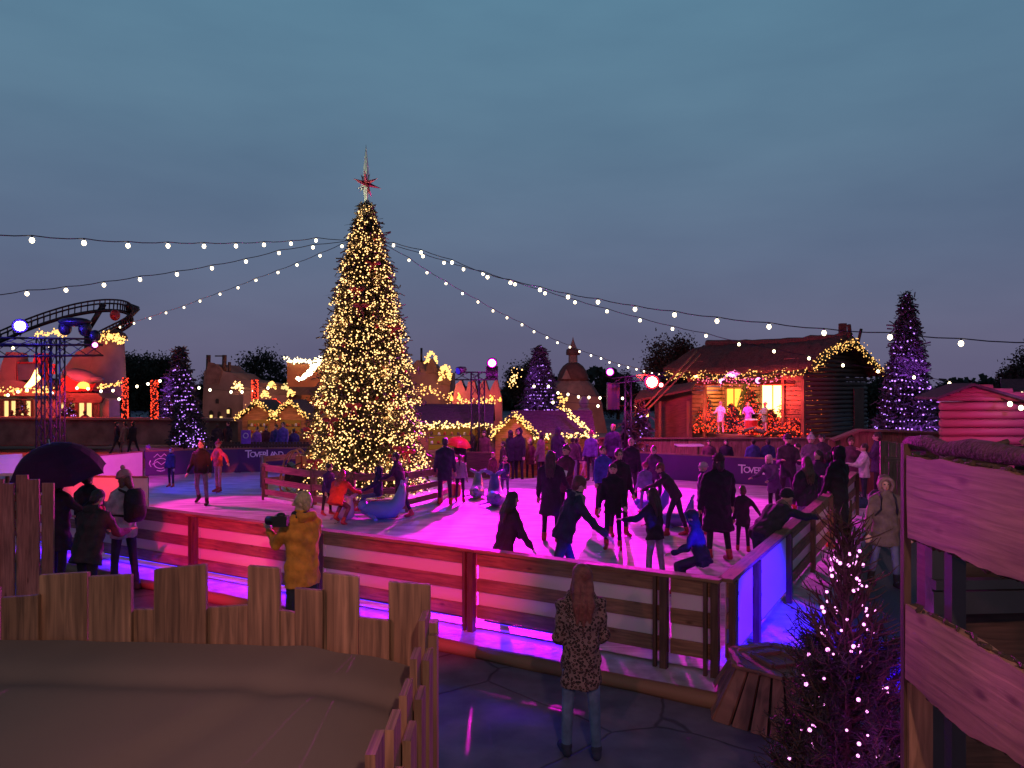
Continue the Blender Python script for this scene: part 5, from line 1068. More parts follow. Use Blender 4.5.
mb = MB(); mb.beam((-.277, 2.70, 0), (-.277, 2.70, 2.13), .035, .05, up=(0, 1, 0)); mb.beam((-.272, 2.645, 0), (-.272, 2.645, 2.10), .03, .03, up=(0, 1, 0)); mb.build('corner_post', M_slab, t)
# canvas
def canvas_z(x, y):
    s = (x+2.4)/2.08; r_ = (2.66-y)
    z = 2.102-.05*s*s-.06*max(0, (x+.75)/.42)**2*(1 if x > -.75 else 0)
    z -= .10*math.sin(min(1, r_/1.2)*math.pi*.5)*.5+.02*math.exp(-((r_-.26)/.06)**2)
    z += .008*math.sin(x*2.1+1)+.008*noise.noise(Vector((x*1.2, y*1.2, 0)))+.004*noise.noise(Vector((x*6-y*3, y*2, 3)))
    z -= .012*math.exp(-(((x+.62)+(2.66-y)*.42)/.08)**2)+.0; z += .008*math.exp(-(((x+.70)+(2.66-y)*.42)/.09)**2)
    return z
vs = []; fs = []; nx, ny = 150, 90
for i in range(nx+1):
    for j in range(ny+1):
        x = -2.6+(2.6-.318)*i/nx; y = 2.672-1.95*j/ny; vs.append((x, y, canvas_z(x, y)-.02))
for i in range(nx):
    for j in range(ny): a = i*(ny+1)+j; fs.append((a, a+ny+1, a+ny+2, a+1))
n0 = len(vs); vs += [(p[0], p[1], p[2]-.004) for p in vs]; fs += [(n0+a, n0+d_, n0+c_, n0+b) for a, b, c_, d_ in fs]
M_canvas = mat('brown_canvas', (.165, .135, .112), .9, .07, 1.5, .35, bscale=700)
mb = MB(); mb.add(vs, fs, smooth=True); mb.build('brown_canvas_cover', M_canvas, label='large dark brown canvas stretched inside the left palisade', cat='canvas')

# live edge slab railing at the right
t = thing('stair_railing', (1.66, 2.5, 0), 'rough live edge slab railing on grey posts at the right', 'railing')
def edge_slab(y0, y1, top_f, bot_f, name):
    n_ = 40; vs = []; fs = []; us = []
    for i in range(n_+1):
        y = y0+(y1-y0)*i/n_
        for j in range(5):
            q = j/4; z = bot_f(y)*(1-q)+top_f(y)*q; vs.append((1.65+.01*noise.noise(Vector((y*2, z*3, 0))), y, z))
    n0 = len(vs); vs += [(p[0]+.045, p[1], p[2]) for p in vs]; w = 5
    for i in range(n_):
        for j in range(4): a = i*w+j; fs.append((a, a+1, a+w+1, a+w)); fs.append((n0+a, n0+a+w, n0+a+w+1, n0+a+1))
        a = i*w; fs.append((a, a+w, n0+a+w, n0+a)); a = i*w+4; fs.append((a+w, a, n0+a, n0+a+w))
    for j in range(4): a = j; fs.append((a+1, a, n0+a, n0+a+1)); a = n_*w+j; fs.append((a, a+1, n0+a+1, n0+a))
    us = [[(vs[i][1]*1.0+7, vs[i][2]+vs[i][0]) for i in f] for f in fs]; mb = MB(); mb.add(vs, fs, 0, us); s_ = mb.build(name, M_slab, t)
    for f_, sg in ((top_f, 1), (bot_f, -1)):   # ragged bark along the lower / upper wane
        mb = MB()
        for i in range(60):
            y = y0+(y1-y0)*(i+random.random())/60; z = f_(y)+sg*.004; mb.cap((1.672+random.uniform(-.018, .022), y-.02, z+random.uniform(-.006, .006)), (1.672+random.uniform(-.018, .022), y+.02, z+random.uniform(-.006, .006)), .006+.007*random.random(), .006, 5)
        mb.build('bark_edge', M_bark, s_, kind='stuff')
nz1 = lambda y, s: .014*noise.noise(Vector((y*3, s, 0)))+.008*noise.noise(Vector((y*11, s, 5)))
edge_slab(3.22, 1.2, lambda y: 2.668+nz1(y, 1), lambda y: 2.355+(y-3.3)*.02+nz1(y, 9)*2.4-.03*math.sin((3.3-y)*3.0), 'slab_board')
edge_slab(3.23, 1.2, lambda y: 2.045+nz1(y, 20)*1.3-.02*(3.3-y), lambda y: 1.725+nz1(y, 30)*1.8-.02*math.sin((3.3-y)*3.5), 'slab_board')
mb = MB(); mb.tube([(1.70+.01*random.uniform(-1, 1), 1.2+2.1*i/14, 2.712+.012*random.uniform(-1, 1)) for i in range(15)], [.030+.010*random.random() for _ in range(15)], 9); mb.build('handrail', M_bark, t)
for y, x in ((3.27, 1.672), (3.05, 1.755), (2.05, 1.745)):
    w_ = .03 if y > 3.2 else .055; mb = MB(); mb.beam((x, y, 0), (x, y, 2.71), w_, w_, up=(0, 1, 0)); mb.build('post', M_metal if y < 3.2 else M_dwood, t)
mb = MB(); mb.beam((1.72, 3.26, 0), (1.72, 3.26, 1.70), .1, .045, up=(0, 1, 0)); mb.build('lower_plank', M_slab, t)
# second railing across behind
t = thing('rear_railing', (2.4, 3.9, 0), 'dark cross rail and planks behind the slab railing', 'railing')
mb = MB(); mb.beam((2.24, 4.1, 1.9), (5.2, 4.3, 1.9), .06, .05); mb.beam((2.24, 4.1, 1.80), (5.2, 4.3, 1.80), .02, .12); mb.build('cross_rail', M_metal, t)
for x in (2.28, 3.4): mb = MB(); mb.beam((x, 4.15, 0), (x, 4.15, 2.62), .07, .07, up=(0, 1, 0)); mb.build('post', M_metal, t)
mb = MB()
for k in range(5): mb.beam((2.2, 4.12, 2.58-k*.0), (5.2, 4.3, 2.58), .05, .1)
mb.build('top_board', M_dwood, t)
t = thing('bark_planter', (3.3, 4.6, 0), 'dark heap of brushwood above the slab railing', 'brushwood'); mb = MB()
for k in range(150):
    a = Vector((random.uniform(2.55, 5.0), random.uniform(4.4, 4.75), random.uniform(2.38, 2.60))); mb.tube([a, a+Vector((random.uniform(-.2, .2), random.uniform(-.1, .1), random.uniform(-.03, .05)))], .012+.01*random.random(), 4)
mb.build('twigs', M_bark, t); mb = MB(); mb.box((3.95, 4.6, 1.2), 2.8, .5, 2.35); mb.build('box', M_dwood, t)

# planked frustum box
cb = Vector((2.42, 7.02, 0)); t = thing('crate_box', cb, 'slatted wooden pyramid shaped crate at the corner of the rink', 'crate')
nS = 6; rot = .32; Rb_, Rt_, Hb = .66, .40, .44
cor = lambda k, r, z: cb+Vector((r*math.cos(rot+k*math.pi/3), r*math.sin(rot+k*math.pi/3), z))
for k in range(nS):
    for j in range(4):
        s0, s1 = j/4+.015, (j+1)/4-.02; a0 = cor(k, Rb_, 0).lerp(cor(k+1, Rb_, 0), s0); a1 = cor(k, Rb_, 0).lerp(cor(k+1, Rb_, 0), s1); b0 = cor(k, Rt_, Hb).lerp(cor(k+1, Rt_, Hb), s0); b1 = cor(k, Rt_, Hb).lerp(cor(k+1, Rt_, Hb), s1)
        mid = (a0+a1+b0+b1)/4; nrm = Vector((mid.x-cb.x, mid.y-cb.y, .1)).normalized()*.022; off = nrm*random.uniform(0, .5)
        mb = MB(); vs = [a0+off, a1+off, b1+off, b0+off]; V8 = vs+[q+nrm for q in vs]; o = random.random()*40; fs = [(0, 1, 2, 3), (7, 6, 5, 4), (1, 0, 4, 5), (2, 1, 5, 6), (3, 2, 6, 7), (0, 3, 7, 4)]
        mb.add(V8, fs, 0, [[(o+V8[i].z, o+(V8[i]-cb).to_2d().length+j*.3+(V8[i]-a0).length*.5) for i in f] for f in fs]); mb.build('slat', M_crate, t)
mb = MB(); mb.add([cor(k, Rb_*.96, .0) for k in range(6)]+[cor(k, Rt_*.96, Hb-.01) for k in range(6)], [tuple(range(6))[::-1], tuple(range(6, 12))]+[(i, (i+1) % 6, 6+(i+1) % 6, 6+i) for i in range(6)]); mb.build('core', M_black, t)
mb = MB()
for k in range(6): mb.beam(cor(k, Rt_+.03, Hb+.02), cor(k+1, Rt_+.03, Hb+.02), .09, .03)
mb.build('top_frame', M_crate, t); mb = MB()
for k in range(-3, 4):
    hw_ = math.sqrt(max(.02, .40**2-(k*.105)**2))*.93; a_ = cb+Vector((math.cos(rot)*k*.105, math.sin(rot)*k*.105, Hb+.012)); p_ = Vector((-math.sin(rot), math.cos(rot), 0)); mb.beam(a_-p_*hw_, a_+p_*hw_, .097, .02)
mb.build('lid', M_crate, t); mb = MB()
for k in range(4):
    a = math.pi/4+k*math.pi/2+.3; b = a+math.pi/2; mb.beam(cb+Vector((.22*math.cos(a), .22*math.sin(a), Hb+.035)), cb+Vector((.22*math.cos(b), .22*math.sin(b), Hb+.035)), .05, .03)
mb.build('hatch_frame', M_crate, t)
# tall planks at far left
t = thing('tall_plank_screen', (-6.6, 10, 0), 'tall vertical planks lit red and violet at the left edge', 'fence'); mb = MB()
for k in range(6):
    x = WX(-16, 9.6)+k*.155; mb = MB(); mb.beam((x, 9.6+.03*(k % 2), 0), (x+random.uniform(-.01, .01), 9.6+.03*(k % 2), 1.85-.05*(k % 3)), .145, .03, up=(0, 1, 0)); mb.build('plank', M_slab, t)
spot((-9.5, 6.2, 2.6), (-6.4, 9.6, 1.4), (1, .05, .22), 110, 40, .7, .08)
# orange red canopy left (rink side stall roof) 
t = thing('red_table', P(20, 460, 15), 'red lit flat stall roof at the left edge', 'stall'); mb = MB(); mb.slab([P(-60, 476, 13.5), P(14, 476, 13.5), P(24, 466, 14.2), P(22, 456, 16), P(-60, 460, 16)], (0, 0, .05)); mb.build('top', M_white, t)
for x in (-8.5, -9.5): mb = MB(); mb.tube([(x, 14.5, 0), (x, 14.5, 1.4)], .04, 6); mb.build('leg', M_fwood, t)
spot((-11, 12.5, 4.2), (-9.2, 14.6, 1.4), (1, .06, .03), 300, 60, .5, .1)
# sleigh on the island
c = P(297, 466, 20.2); t = thing('wooden_sleigh', (c.x, c.y, .2), 'small dark sleigh with curled orange runner left of the big tree', 'sleigh')
mb = MB(); rn_ = [c+Vector((.5, 0, -.75)), c+Vector((-.1, 0, -.75)), c+Vector((-.38, 0, -.55)), c+Vector((-.33, 0, -.1)), c+Vector((-.2, 0, .3)), c+Vector((-.02, 0, .42)), c+Vector((.10, 0, .36)), c+Vector((.10, 0, .24)), c+Vector((.02, 0, .22))]
for dy in (-.22, .22): mb.tube([p+Vector((0, dy, 0)) for p in smooth_path(rn_, 3)], .03, 6)
mb.build('runner', mat('orange_wood', (.5, .2, .1), .5, .2, 6, .1), t); mb = MB(); mb.slab([c+Vector((-.3, -.2, -.5)), c+Vector((.5, -.2, -.5)), c+Vector((.55, -.2, .15)), c+Vector((.3, -.2, .1)), c+Vector((.05, -.2, -.1)), c+Vector((-.2, -.2, .1))], (0, .4, 0)); mb.build('body', M_black, t)
# gift boxes by the island
for px, py, s, colr, lb in ((443, 497, .22, (.45, .32, .25), 'pale present box behind the navy coat skater'), (455, 492, .3, (.5, .2, .1), 'orange present box by the grey jumper child'), (303, 464, .3, (.5, .22, .08), 'orange present box on the sleigh at the left of the big tree')):
    c = P(px, py, 20.0); t = thing('present_box', c, lb, 'present'); mb = MB(); mb.box(c+Vector((0, 0, s/2-.08)), s, s, s); b_ = mb.build('box', mat('paper'+str(colr[0])+str(px), colr, .5, .1, 6, .05), t); mb = MB(); mb.box(c+Vector((0, 0, s/2-.08)), s*1.02, .04, s*1.02); mb.box(c+Vector((0, 0, s/2-.08)), .04, s*1.02, s*1.025); mb.build('ribbon', M_redboot, t)

# ------------------------------------------------------------------ people
QUEUE = []   # (object, voxel, bones or None, materials)
def queue(mb, name, parent, vox, mats, bones=None, disp=0.0, smooth=4, label=None):
    o = mb.build(name, mats, parent, label=label); o.data.materials.clear()
    for m in mats: o.data.materials.append(m)
    QUEUE.append((o, vox, bones, disp, smooth)); return o
def rot_dir(pitch, ab=0, tw=0):
    """down vector swung forward by pitch, outwards (+x) by ab, degrees"""
    p, a = R(pitch), R(ab); return Vector((math.sin(a)*math.cos(p*.5), math.sin(p)*math.cos(a), -math.cos(p)*math.cos(a))).normalized()
M_leo = None
def leopard():
    m, n, l, b = newmat('leopard_print'); tc = n.new('ShaderNodeTexCoord'); vo = n.new('ShaderNodeTexVoronoi'); vo.inputs['Scale'].default_value = 44
    l.new(tc.outputs['Object'], vo.inputs[0]); nz = n.new('ShaderNodeTexNoise'); nz.inputs['Scale'].default_value = 55; l.new(tc.outputs['Object'], nz.inputs[0])
    ad = n.new('ShaderNodeMath'); ad.operation = 'MULTIPLY_ADD'; ad.inputs[1].default_value = .35; l.new(nz.outputs[0], ad.inputs[0]); l.new(vo.outputs['Distance'], ad.inputs[2])
    rp = n.new('ShaderNodeValToRGB'); e = rp.color_ramp.elements; e[0].position = 0; e[0].color = (.16, .09, .07, 1); e[1].position = 1; e[1].color = (.20, .135, .13, 1)
    for p_, c_ in ((.38, (.15, .08, .06, 1)), (.41, (.012, .01, .012, 1)), (.64, (.012, .01, .012, 1)), (.68, (.20, .135, .13, 1))): q = e.new(p_); q.color = c_
    l.new(ad.outputs[0], rp.inputs[0]); l.new(rp.outputs[0], b.inputs['Base Color']); b.inputs['Roughness'].default_value = .9
    bp = n.new('ShaderNodeBump'); bp.inputs['Strength'].default_value = .4; bp.inputs['Distance'].default_value = .01; l.new(nz.outputs[0], bp.inputs['Height']); l.new(bp.outputs[0], b.inputs['Normal']); return m
BLK = (.018, .016, .022); NAVY = (.02, .022, .05); JEAN = (.09, .13, .24); GREY = (.16, .15, .17)
NP = [0]
def person(label, px, py=None, Y=None, H=1.65, yaw=0, z=.125, lean=0, side=0, legs=(4, 4, -4, 4), spread=4, aL=(6, 10, 12), aR=(6, 10, 12), head=(0, 0), coat=BLK, hem=.12, pants=BLK, shoe='skate', shoec=None,
           hair='short', hairc=(.03, .02, .015), hat=None, hatc=(.1, .1, .1), hood=None, scarf=None, vox=None, group=None, pack=None, coatm=None, skin=None, wide=1.0, bobble=True, glove=None, lift=0, coat_flare=1.0):
    if Y is None:
        g_ = G(px, py, z); Y = g_.y
    X = WX(px, Y); s = H/1.75
    k = 1.0 if H > 1.35 else 1.0+.22*(1.35-H)/.5     # children's heads are larger
    t = thing('person', (X, Y, z), label, 'person', group, R(yaw)); Mx = MW[t.name]; NP[0] += 1
    dist = Y; vox = vox or (.0105 if dist < 7.5 else .013 if dist < 12 else .017 if dist < 20 else .022)
    skm = skin or M_skin; pm = cloth(pants); cm = coatm or cloth(coat); gm = cloth(glove) if glove else skm
    # --- skeleton, units of a 1.75 m adult, then scaled
    ld = Vector((math.sin(R(side)), math.sin(R(lean))*math.cos(R(side)), math.cos(R(lean))*math.cos(R(side)))).normalized()
    fwd = Vector((0, math.cos(R(lean)), -math.sin(R(lean)))); rt = fwd.cross(ld).normalized(); fwd = ld.cross(rt).normalized()
    pel = Vector((0, 0, 0)); hips = {}; J = {}
    for sg, (tp, kb) in ((-1, legs[:2]), (1, legs[2:])):
        h = pel+Vector((.092*sg, 0, -.02)); kn = h+rot_dir(tp, spread*sg)*.43; an = kn+rot_dir(tp-kb, spread*sg*.6)*.41
        J['h', sg], J['k', sg], J['a', sg] = h, kn, an
        fd_ = rot_dir(tp-kb+90, 0); fd_ = Vector((sg*.12, max(.35, fd_.y) if abs(tp-kb) < 60 else fd_.y, fd_.z*.6)).normalized(); J['t', sg] = an+fd_*.17+Vector((0, 0, -.045)) if abs(tp-kb) < 60 else an+fd_*.15
    lowest = min([J['a', g_].z-.085 for g_ in (-1, 1)]+[J['k', g_].z-.06 for g_ in (-1, 1)]+[-.13])
    up = Vector((0, 0, -lowest+lift))
    for q in J: J[q] = J[q]+up
    pel = pel+up; ch = pel+ld*.30; sh = pel+ld*.475; nk = pel+ld*.54
    hd = (ld+Vector((0, 0, .6))).normalized(); hp, hy = head; hc = nk+hd*.135*k
    Hr = Matrix.Rotation(R(hy), 3, 'Z') @ Matrix.Rotation(-R(hp+lean*.5), 3, 'X')
    for sg, (ap, ab, eb) in ((-1, aL), (1, aR)):
        s0 = sh+rt*(.168*sg*wide)-ld*.045; d0 = rot_dir(ap, ab*sg); e0 = s0+d0*.285; d1 = rot_dir(ap+eb, (ab-eb*.25)*sg if eb > 40 else ab*sg*.7); w0 = e0+d1*.25
        J['s', sg], J['e', sg], J['w', sg] = s0, e0, w0; J['d', sg] = d1
    sc = lambda p: Mx @ (Vector(p)*s)
    Rz = Mx.to_3x3()
    def C(mb, a, b, r0, r1=None, n=9): mb.cap(sc(a), sc(b), r0*s, (r1 if r1 is not None else r0)*s, n)
    def Lf(mb, rings, n=14): mb.loft([(sc(c), Rz@(Vector(ex)*s), Rz@(Vector(ey)*s)) for c, ex, ey in rings], n)
    def E(mb, c, rx, ry, rz_, rot=None, n=12): mb.ell(sc(c), rx*s, ry*s, rz_*s, n=n, m=8, rot=Rz@(rot if rot else Matrix.Identity(3)))
    # --- body
    mb = MB(); bones = []
    def B(a, b, r, m): bones.append((np.array(sc(a)), np.array(sc(b)), r*s, m))
    tw = .155*wide
    Lf(mb, [(pel-ld*.10, rt*.10, fwd*.075), (pel-ld*.02, rt*.15*wide, fwd*.11), (pel+ld*.12, rt*.132*wide, fwd*.10), (ch, rt*tw, fwd*.112), (sh-ld*.02, rt*.165*wide, fwd*.09), (sh+ld*.04, rt*.08, fwd*.06)]); B(pel+ld*.02, sh, .15, 1); B(pel-ld*.09, pel, .15, 2)
    C(mb, sh-ld*.02, hc-hd*.03, .058, .054); B(sh+ld*.05, hc-hd*.06, .05, 0)
    E(mb, hc+Hr@Vector((0, -.008, .015))*k, .076*k, .095*k, .105*k, Hr); C(mb, hc+Hr@Vector((0, .035, -.06))*k, hc+Hr@Vector((0, .048, -.075))*k, .050*k, .042*k)
    C(mb, hc+Hr@Vector((0, .088, .012))*k, hc+Hr@Vector((0, .108, -.022))*k, .010*k, .016*k, 7)
    for sg in (-1, 1): E(mb, hc+Hr@Vector((.078*sg, -.005, -.01))*k, .012*k, .024*k, .034*k, Hr, 8)
    B(hc-hd*.02, hc+hd*.03, .1, 0)
    for sg in (-1, 1):
        h, kn, an, to = J['h', sg], J['k', sg], J['a', sg], J['t', sg]
        C(mb, h, kn, .082*min(1.1, wide), .057); C(mb, kn, an, .058, .046); C(mb, an, an.lerp(to, .5), .042, .042); C(mb, an.lerp(to, .4), to, .04, .032)
        B(h, kn, .08, 2); B(kn, an, .06, 2); B(an+(to-an)*.2, to, .05, 4)
        s0, e0, w0, d1 = J['s', sg], J['e', sg], J['w', sg], J['d', sg]
        C(mb, s0, e0, .052, .040); C(mb, e0, w0, .040, .028); B(s0, e0, .05, 1); B(e0, w0, .04, 1)
        # hand: palm, four unequal curled fingers, thumb from the side of the palm
        ax = d1; side_ = ax.cross(Vector((0, 0, 1))); side_ = side_.normalized() if side_.length > .2 else rt.copy(); nrm = side_.cross(ax).normalized()
        pm0 = w0+ax*.015; pm1 = w0+ax*.085; fr = .0105 if vox < .0125 else .013
        Lf(mb, [(pm0, side_*.028, nrm*.018), (w0+ax*.05, side_*.040, nrm*.016), (pm1, side_*.040, nrm*.013)], 10); B(w0+ax*.03, w0+ax*.18, .03, 3)
        for q, ln in zip((-.031, -.010, .011, .031), (.060, .072, .078, .068)):
            f0 = pm1+side_*q; f1 = f0+ax*ln*.5+nrm*.004; f2 = f0+ax*ln*.85-nrm*.022; C(mb, f0-ax*.02, f1, fr, fr*.9, 6); C(mb, f1, f2, fr*.9, fr*.75, 6)
        th0 = w0+ax*.025+side_*.03*(-sg); C(mb, th0, th0+ax*.035+side_*.028*(-sg)-nrm*.01, fr*1.1, fr, 6); C(mb, th0+ax*.035+side_*.028*(-sg)-nrm*.01, th0+ax*.066+side_*.028*(-sg)-nrm*.02, fr, fr*.8, 6)
    face = [(np.array(sc(hc+Hr@Vector((x, .083, .015))*k)), 0.0145*s*k, 5) for x in (-.031, .031)]+[(np.array(sc(hc+Hr@Vector((0, .088, -.057))*k)), .018*s*k, 6)]
    shc = cloth(shoec) if shoec else (M_redboot if shoe == 'skate' else cloth((.03, .03, .035)))
    body = queue(mb, 'body', t, vox*s if s < .8 else vox, [skm, cm, pm, gm, shc, M_eye, M_lip], (bones, face), 0, 3)
    # --- coat
    mb = MB(); th = .022; cw = wide*1.02
    hp_ = (Vector((0, 0, -1))*.6-ld*.4).normalized() if abs(lean) < 70 and abs(legs[0]) < 60 else -ld
    rings = [(pel+hp_*hem, rt*(.155*cw+th+hem*.10*coat_flare), fwd*(.118+th+hem*.10*coat_flare)), (pel+hp_*hem*.4, rt*(.158*cw+th), fwd*(.118+th)), (pel+ld*.13, rt*(.142*cw+th), fwd*(.105+th)), (ch, rt*(.163*cw+th), fwd*(.115+th)), (sh-ld*.03, rt*(.178*cw+th*.7), fwd*(.098+th*.6)), (sh+ld*.045, rt*.095, fwd*.075), (sh+ld*.085, rt*.072, fwd*.068)]
    Lf(mb, rings, 18)
    for sg in (-1, 1): 
        C(mb, sh+ld*.035+rt*.07*sg, J['s', sg], .055, .064, 11); C(mb, J['s', sg], J['e', sg], .064, .056, 11); C(mb, J['e', sg], J['w', sg]-J['d', sg]*.02, .056, .046, 11)
    if hood == 'down': Lf(mb, [(sh+ld*.0-fwd*.10, rt*.10, fwd*.03), (sh+ld*.06-fwd*.10, rt*.12, fwd*.06), (sh+ld*.10-fwd*.08, rt*.11, fwd*.05)])
    if hood in ('up', 'fur'):
        E(mb, hc+Hr@Vector((0, -.035, .02))*k, .108*k, .105*k, .135*k, Hr); C(mb, sh+ld*.03-fwd*.02, hc-hd*.05-fwd*.03, .10, .09)
    queue(mb, 'coat', t, vox, [cm], None, .013 if dist < 14 else .007, 3)
    if hood == 'fur' or hood == 'up':
        mb = MB(); rr = []
        for i in range(15):
            a = math.pi*(-.30+1.6*i/14); rr.append(sc(hc+Hr@Vector((.098*math.cos(a), .062, .112*math.sin(a)-.005))*k))
        mb.tube(rr, (.032 if hood == 'fur' else .016)*s*k, 7); mb.build('hood_trim', cloth((.22, .13, .12) if hood == 'fur' else coat), t)
    # --- shoes
    for sg in (-1, 1):
        an, to = J['a', sg], J['t', sg]; mb = MB(); dv = (to-an); hv = Vector((dv.x, dv.y, 0)); hv = hv.normalized() if hv.length > .02 else Vector((0, 1, 0)); sole = min(an.z, to.z)-.05
        if shoe == 'skate':
            C(mb, an+(J['k', sg]-an).normalized()*.085, an, .056, .054); C(mb, an-hv*.03+Vector((0, 0, -.02)), to, .052, .044)
            o = queue(mb, 'skate', t, max(vox, .012), [shc], None, 0, 2)
            m2 = MB(); zb = sole-.012; m2.beam(sc(Vector((an.x, an.y, zb))-hv*.06), sc(Vector((an.x, an.y, zb))+hv*.22), .006*s, .035*s); m2.build('blade', M_steel, o)
        else:
            C(mb, an+(J['k', sg]-an).normalized()*(.12 if shoe == 'boot' else .01), an, .056, .052); C(mb, an-hv*.035+Vector((0, 0, -.035)), to+Vector((0, 0, -.005)), .045, .040); queue(mb, 'shoe', t, max(vox*.9, .010), [shc], None, 0, 2)
    # --- hair and hat
    hcm = mat('hair', tuple(hairc), .5, .35, 30, .6)
    if hat is None or hair in ('long', 'pony', 'bob'):
        mb = MB()
        if hat is None and hood not in ('up', 'fur'): E(mb, hc+Hr@Vector((0, -.020, .030))*k, .088*k, .100*k, .103*k, Hr, 14); E(mb, hc+Hr@Vector((0, -.045, -.02))*k, .078*k, .065*k, .08*k, Hr)
        if hair == 'long':
            for q in (-.05, 0, .05): C(mb, hc+Hr@Vector((q, -.05, .03))*k, sh+rt*q*1.3-fwd*.115-ld*.02, .045*k, .042); C(mb, sh+rt*q*1.3-fwd*.115, sh+rt*q*1.1-fwd*.125-ld*(.17+.03*(q == 0)), .042, .018)
            for q in (-1, 1): C(mb, hc+Hr@Vector((q*.072, -.01, .0))*k, sh+rt*q*.085-fwd*.03, .026*k, .03); C(mb, sh+rt*q*.085-fwd*.03, sh+rt*q*.10+fwd*.095-ld*.15, .028, .014)
        elif hair == 'pony': C(mb, hc+Hr@Vector((0, -.10, .06))*k, hc+Hr@Vector((0, -.14, -.02))*k, .035*k, .04*k); C(mb, hc+Hr@Vector((0, -.14, -.02))*k, sh-fwd*.14-ld*.12, .04*k, .014)
        elif hair == 'bob': C(mb, hc+Hr@Vector((-.07, -.02, .0))*k, hc+Hr@Vector((-.075, -.01, -.10))*k, .034*k); C(mb, hc+Hr@Vector((.07, -.02, .0))*k, hc+Hr@Vector((.075, -.01, -.10))*k, .034*k); C(mb, hc+Hr@Vector((0, -.07, .0))*k, hc+Hr@Vector((0, -.08, -.11))*k, .055*k)
        if mb.v: queue(mb, 'hair', t, min(vox, .012 if dist < 14 else .017), [hcm], None, .006, 2)
    if hat:
        mb = MB(); hm = cloth(hatc)
        E(mb, hc+Hr@Vector((0, -.012, .055))*k, .092*k, .108*k, .088*k, Hr, 14); rr = [sc(hc+Hr@Vector((.090*math.cos(a), .104*math.sin(a)-.010, .035))*k) for a in np.linspace(0, 6.2832, 15)]; mb.tube(rr, .018*s*k, 7)
        if hat == 'cap': mb.beam(sc(hc+Hr@Vector((0, .08, .05))*k), sc(hc+Hr@Vector((0, .17, .04))*k), .12*s*k, .012*s)
        if hat == 'helmet': E(mb, hc+Hr@Vector((0, -.015, .05))*k, .102*k, .122*k, .098*k, Hr, 14)
        hobj = mb.build('hat', hm, t)
        if hat == 'beanie' and bobble: mb = MB(); E(mb, hc+Hr@Vector((0, -.02, .165))*k, .034*k, .034*k, .034*k, Hr, 8); mb.build('bobble', hm, hobj)
    if scarf:
        mb = MB(); rr = [sc(nk+ld*.012*math.sin(a*3)+rt*.083*math.cos(a)+fwd*.078*math.sin(a)) for a in np.linspace(0, 6.2832, 15)]; mb.tube(rr, .036*s, 8); C(mb, nk+fwd*.09+rt*.03, sh+fwd*.14-ld*.16+rt*.04, .03, .025); mb.build('scarf', cloth(scarf), t)
    return t, J, sc, dict(pel=pel, ch=ch, sh=sh, ld=ld, rt=rt, fwd=fwd, hc=hc, s=s, X=X, Y=Y, k=k, Hr=Hr)
def backpack(t, sc, K, col, label, off=-1):
    ch, ld, rt, fwd, s = K['ch'], K['ld'], K['rt'], K['fwd'], K['s']; c = ch-fwd*.235+ld*.03
    b = thing('backpack', sc(c-ld*.25), label, 'backpack'); mb = MB(); Rz = MW[t.name].to_3x3()
    mb.loft([(sc(c+ld*z), Rz@(rt*w*s), Rz@(fwd*d*s)) for z, w, d in ((-.25, .10, .06), (-.21, .15, .10), (0, .16, .115), (.16, .145, .09), (.22, .09, .05))], 16); bd = mb.build('pack_body', cloth(col), b)
    mb = MB(); mb.loft([(sc(c-fwd*.10+ld*z), Rz@(rt*w*s), Rz@(fwd*d*s)) for z, w, d in ((-.20, .08, .02), (-.16, .11, .05), (-.03, .11, .05), (.0, .07, .02))], 12); mb.build('pocket', cloth(col), b)
    for q in (-1, 1):
        mb = MB(); mb.tube([sc(p) for p in (c+fwd*.08+rt*.09*q+ld*.17, K['sh']+rt*.10*q+ld*.065, K['sh']+rt*.105*q+fwd*.125, ch+rt*.125*q+fwd*.15, ch+rt*.17*q-ld*.12+fwd*.03, c+fwd*.08+rt*.12*q-ld*.16)], .018*s, 6); mb.build('strap', cloth(col), b)

# near group -----------------------------------------------------------------
M_leo = leopard()
_, J, sc_p, K = person('girl with long reddish hair in leopard print coat and jeans, seen from behind', 581, 757, z=0, H=1.55, yaw=6, hem=.30, coatm=M_leo, pants=(.10, .16, .28), shoe='shoe', shoec=(.03, .035, .07), hair='long', hairc=(.17, .06, .05),
       legs=(3, 2, -3, 3), spread=3, aL=(2, 7, 62), aR=(0, 8, 58), head=(2, 12), vox=.0095, coat_flare=.5, wide=.98)
person('grey blond visitor in mustard coat holding a camera by the fence', 302, Y=8.7, z=0, H=1.78, yaw=46, hem=.24, coat=(.62, .22, .03), pants=(.02, .02, .03), shoe='boot', hair='short', hairc=(.46, .30, .18), aL=(38, 6, 85), aR=(30, 8, 78), hood='down', head=(3, 42), scarf=(.02, .02, .025), wide=1.14, vox=.011, coat_flare=.35)
c = P(281, 521, 8.2); t = thing('camera', c-Vector((0, 0, .1)), 'bulky black camera held up by the mustard coat visitor', 'camera'); mb = MB(); mb.box(c, .15, .11, .11); mb.ell(c+Vector((0, 0, .06)), .05, .04, .03); mb.build('camera_body', M_black, t); mb = MB(); mb.tube([c+Vector((-.03, .02, 0)), c+Vector((-.17, .10, -.01))], .05, 10); mb.build('camera_lens', M_black, t)
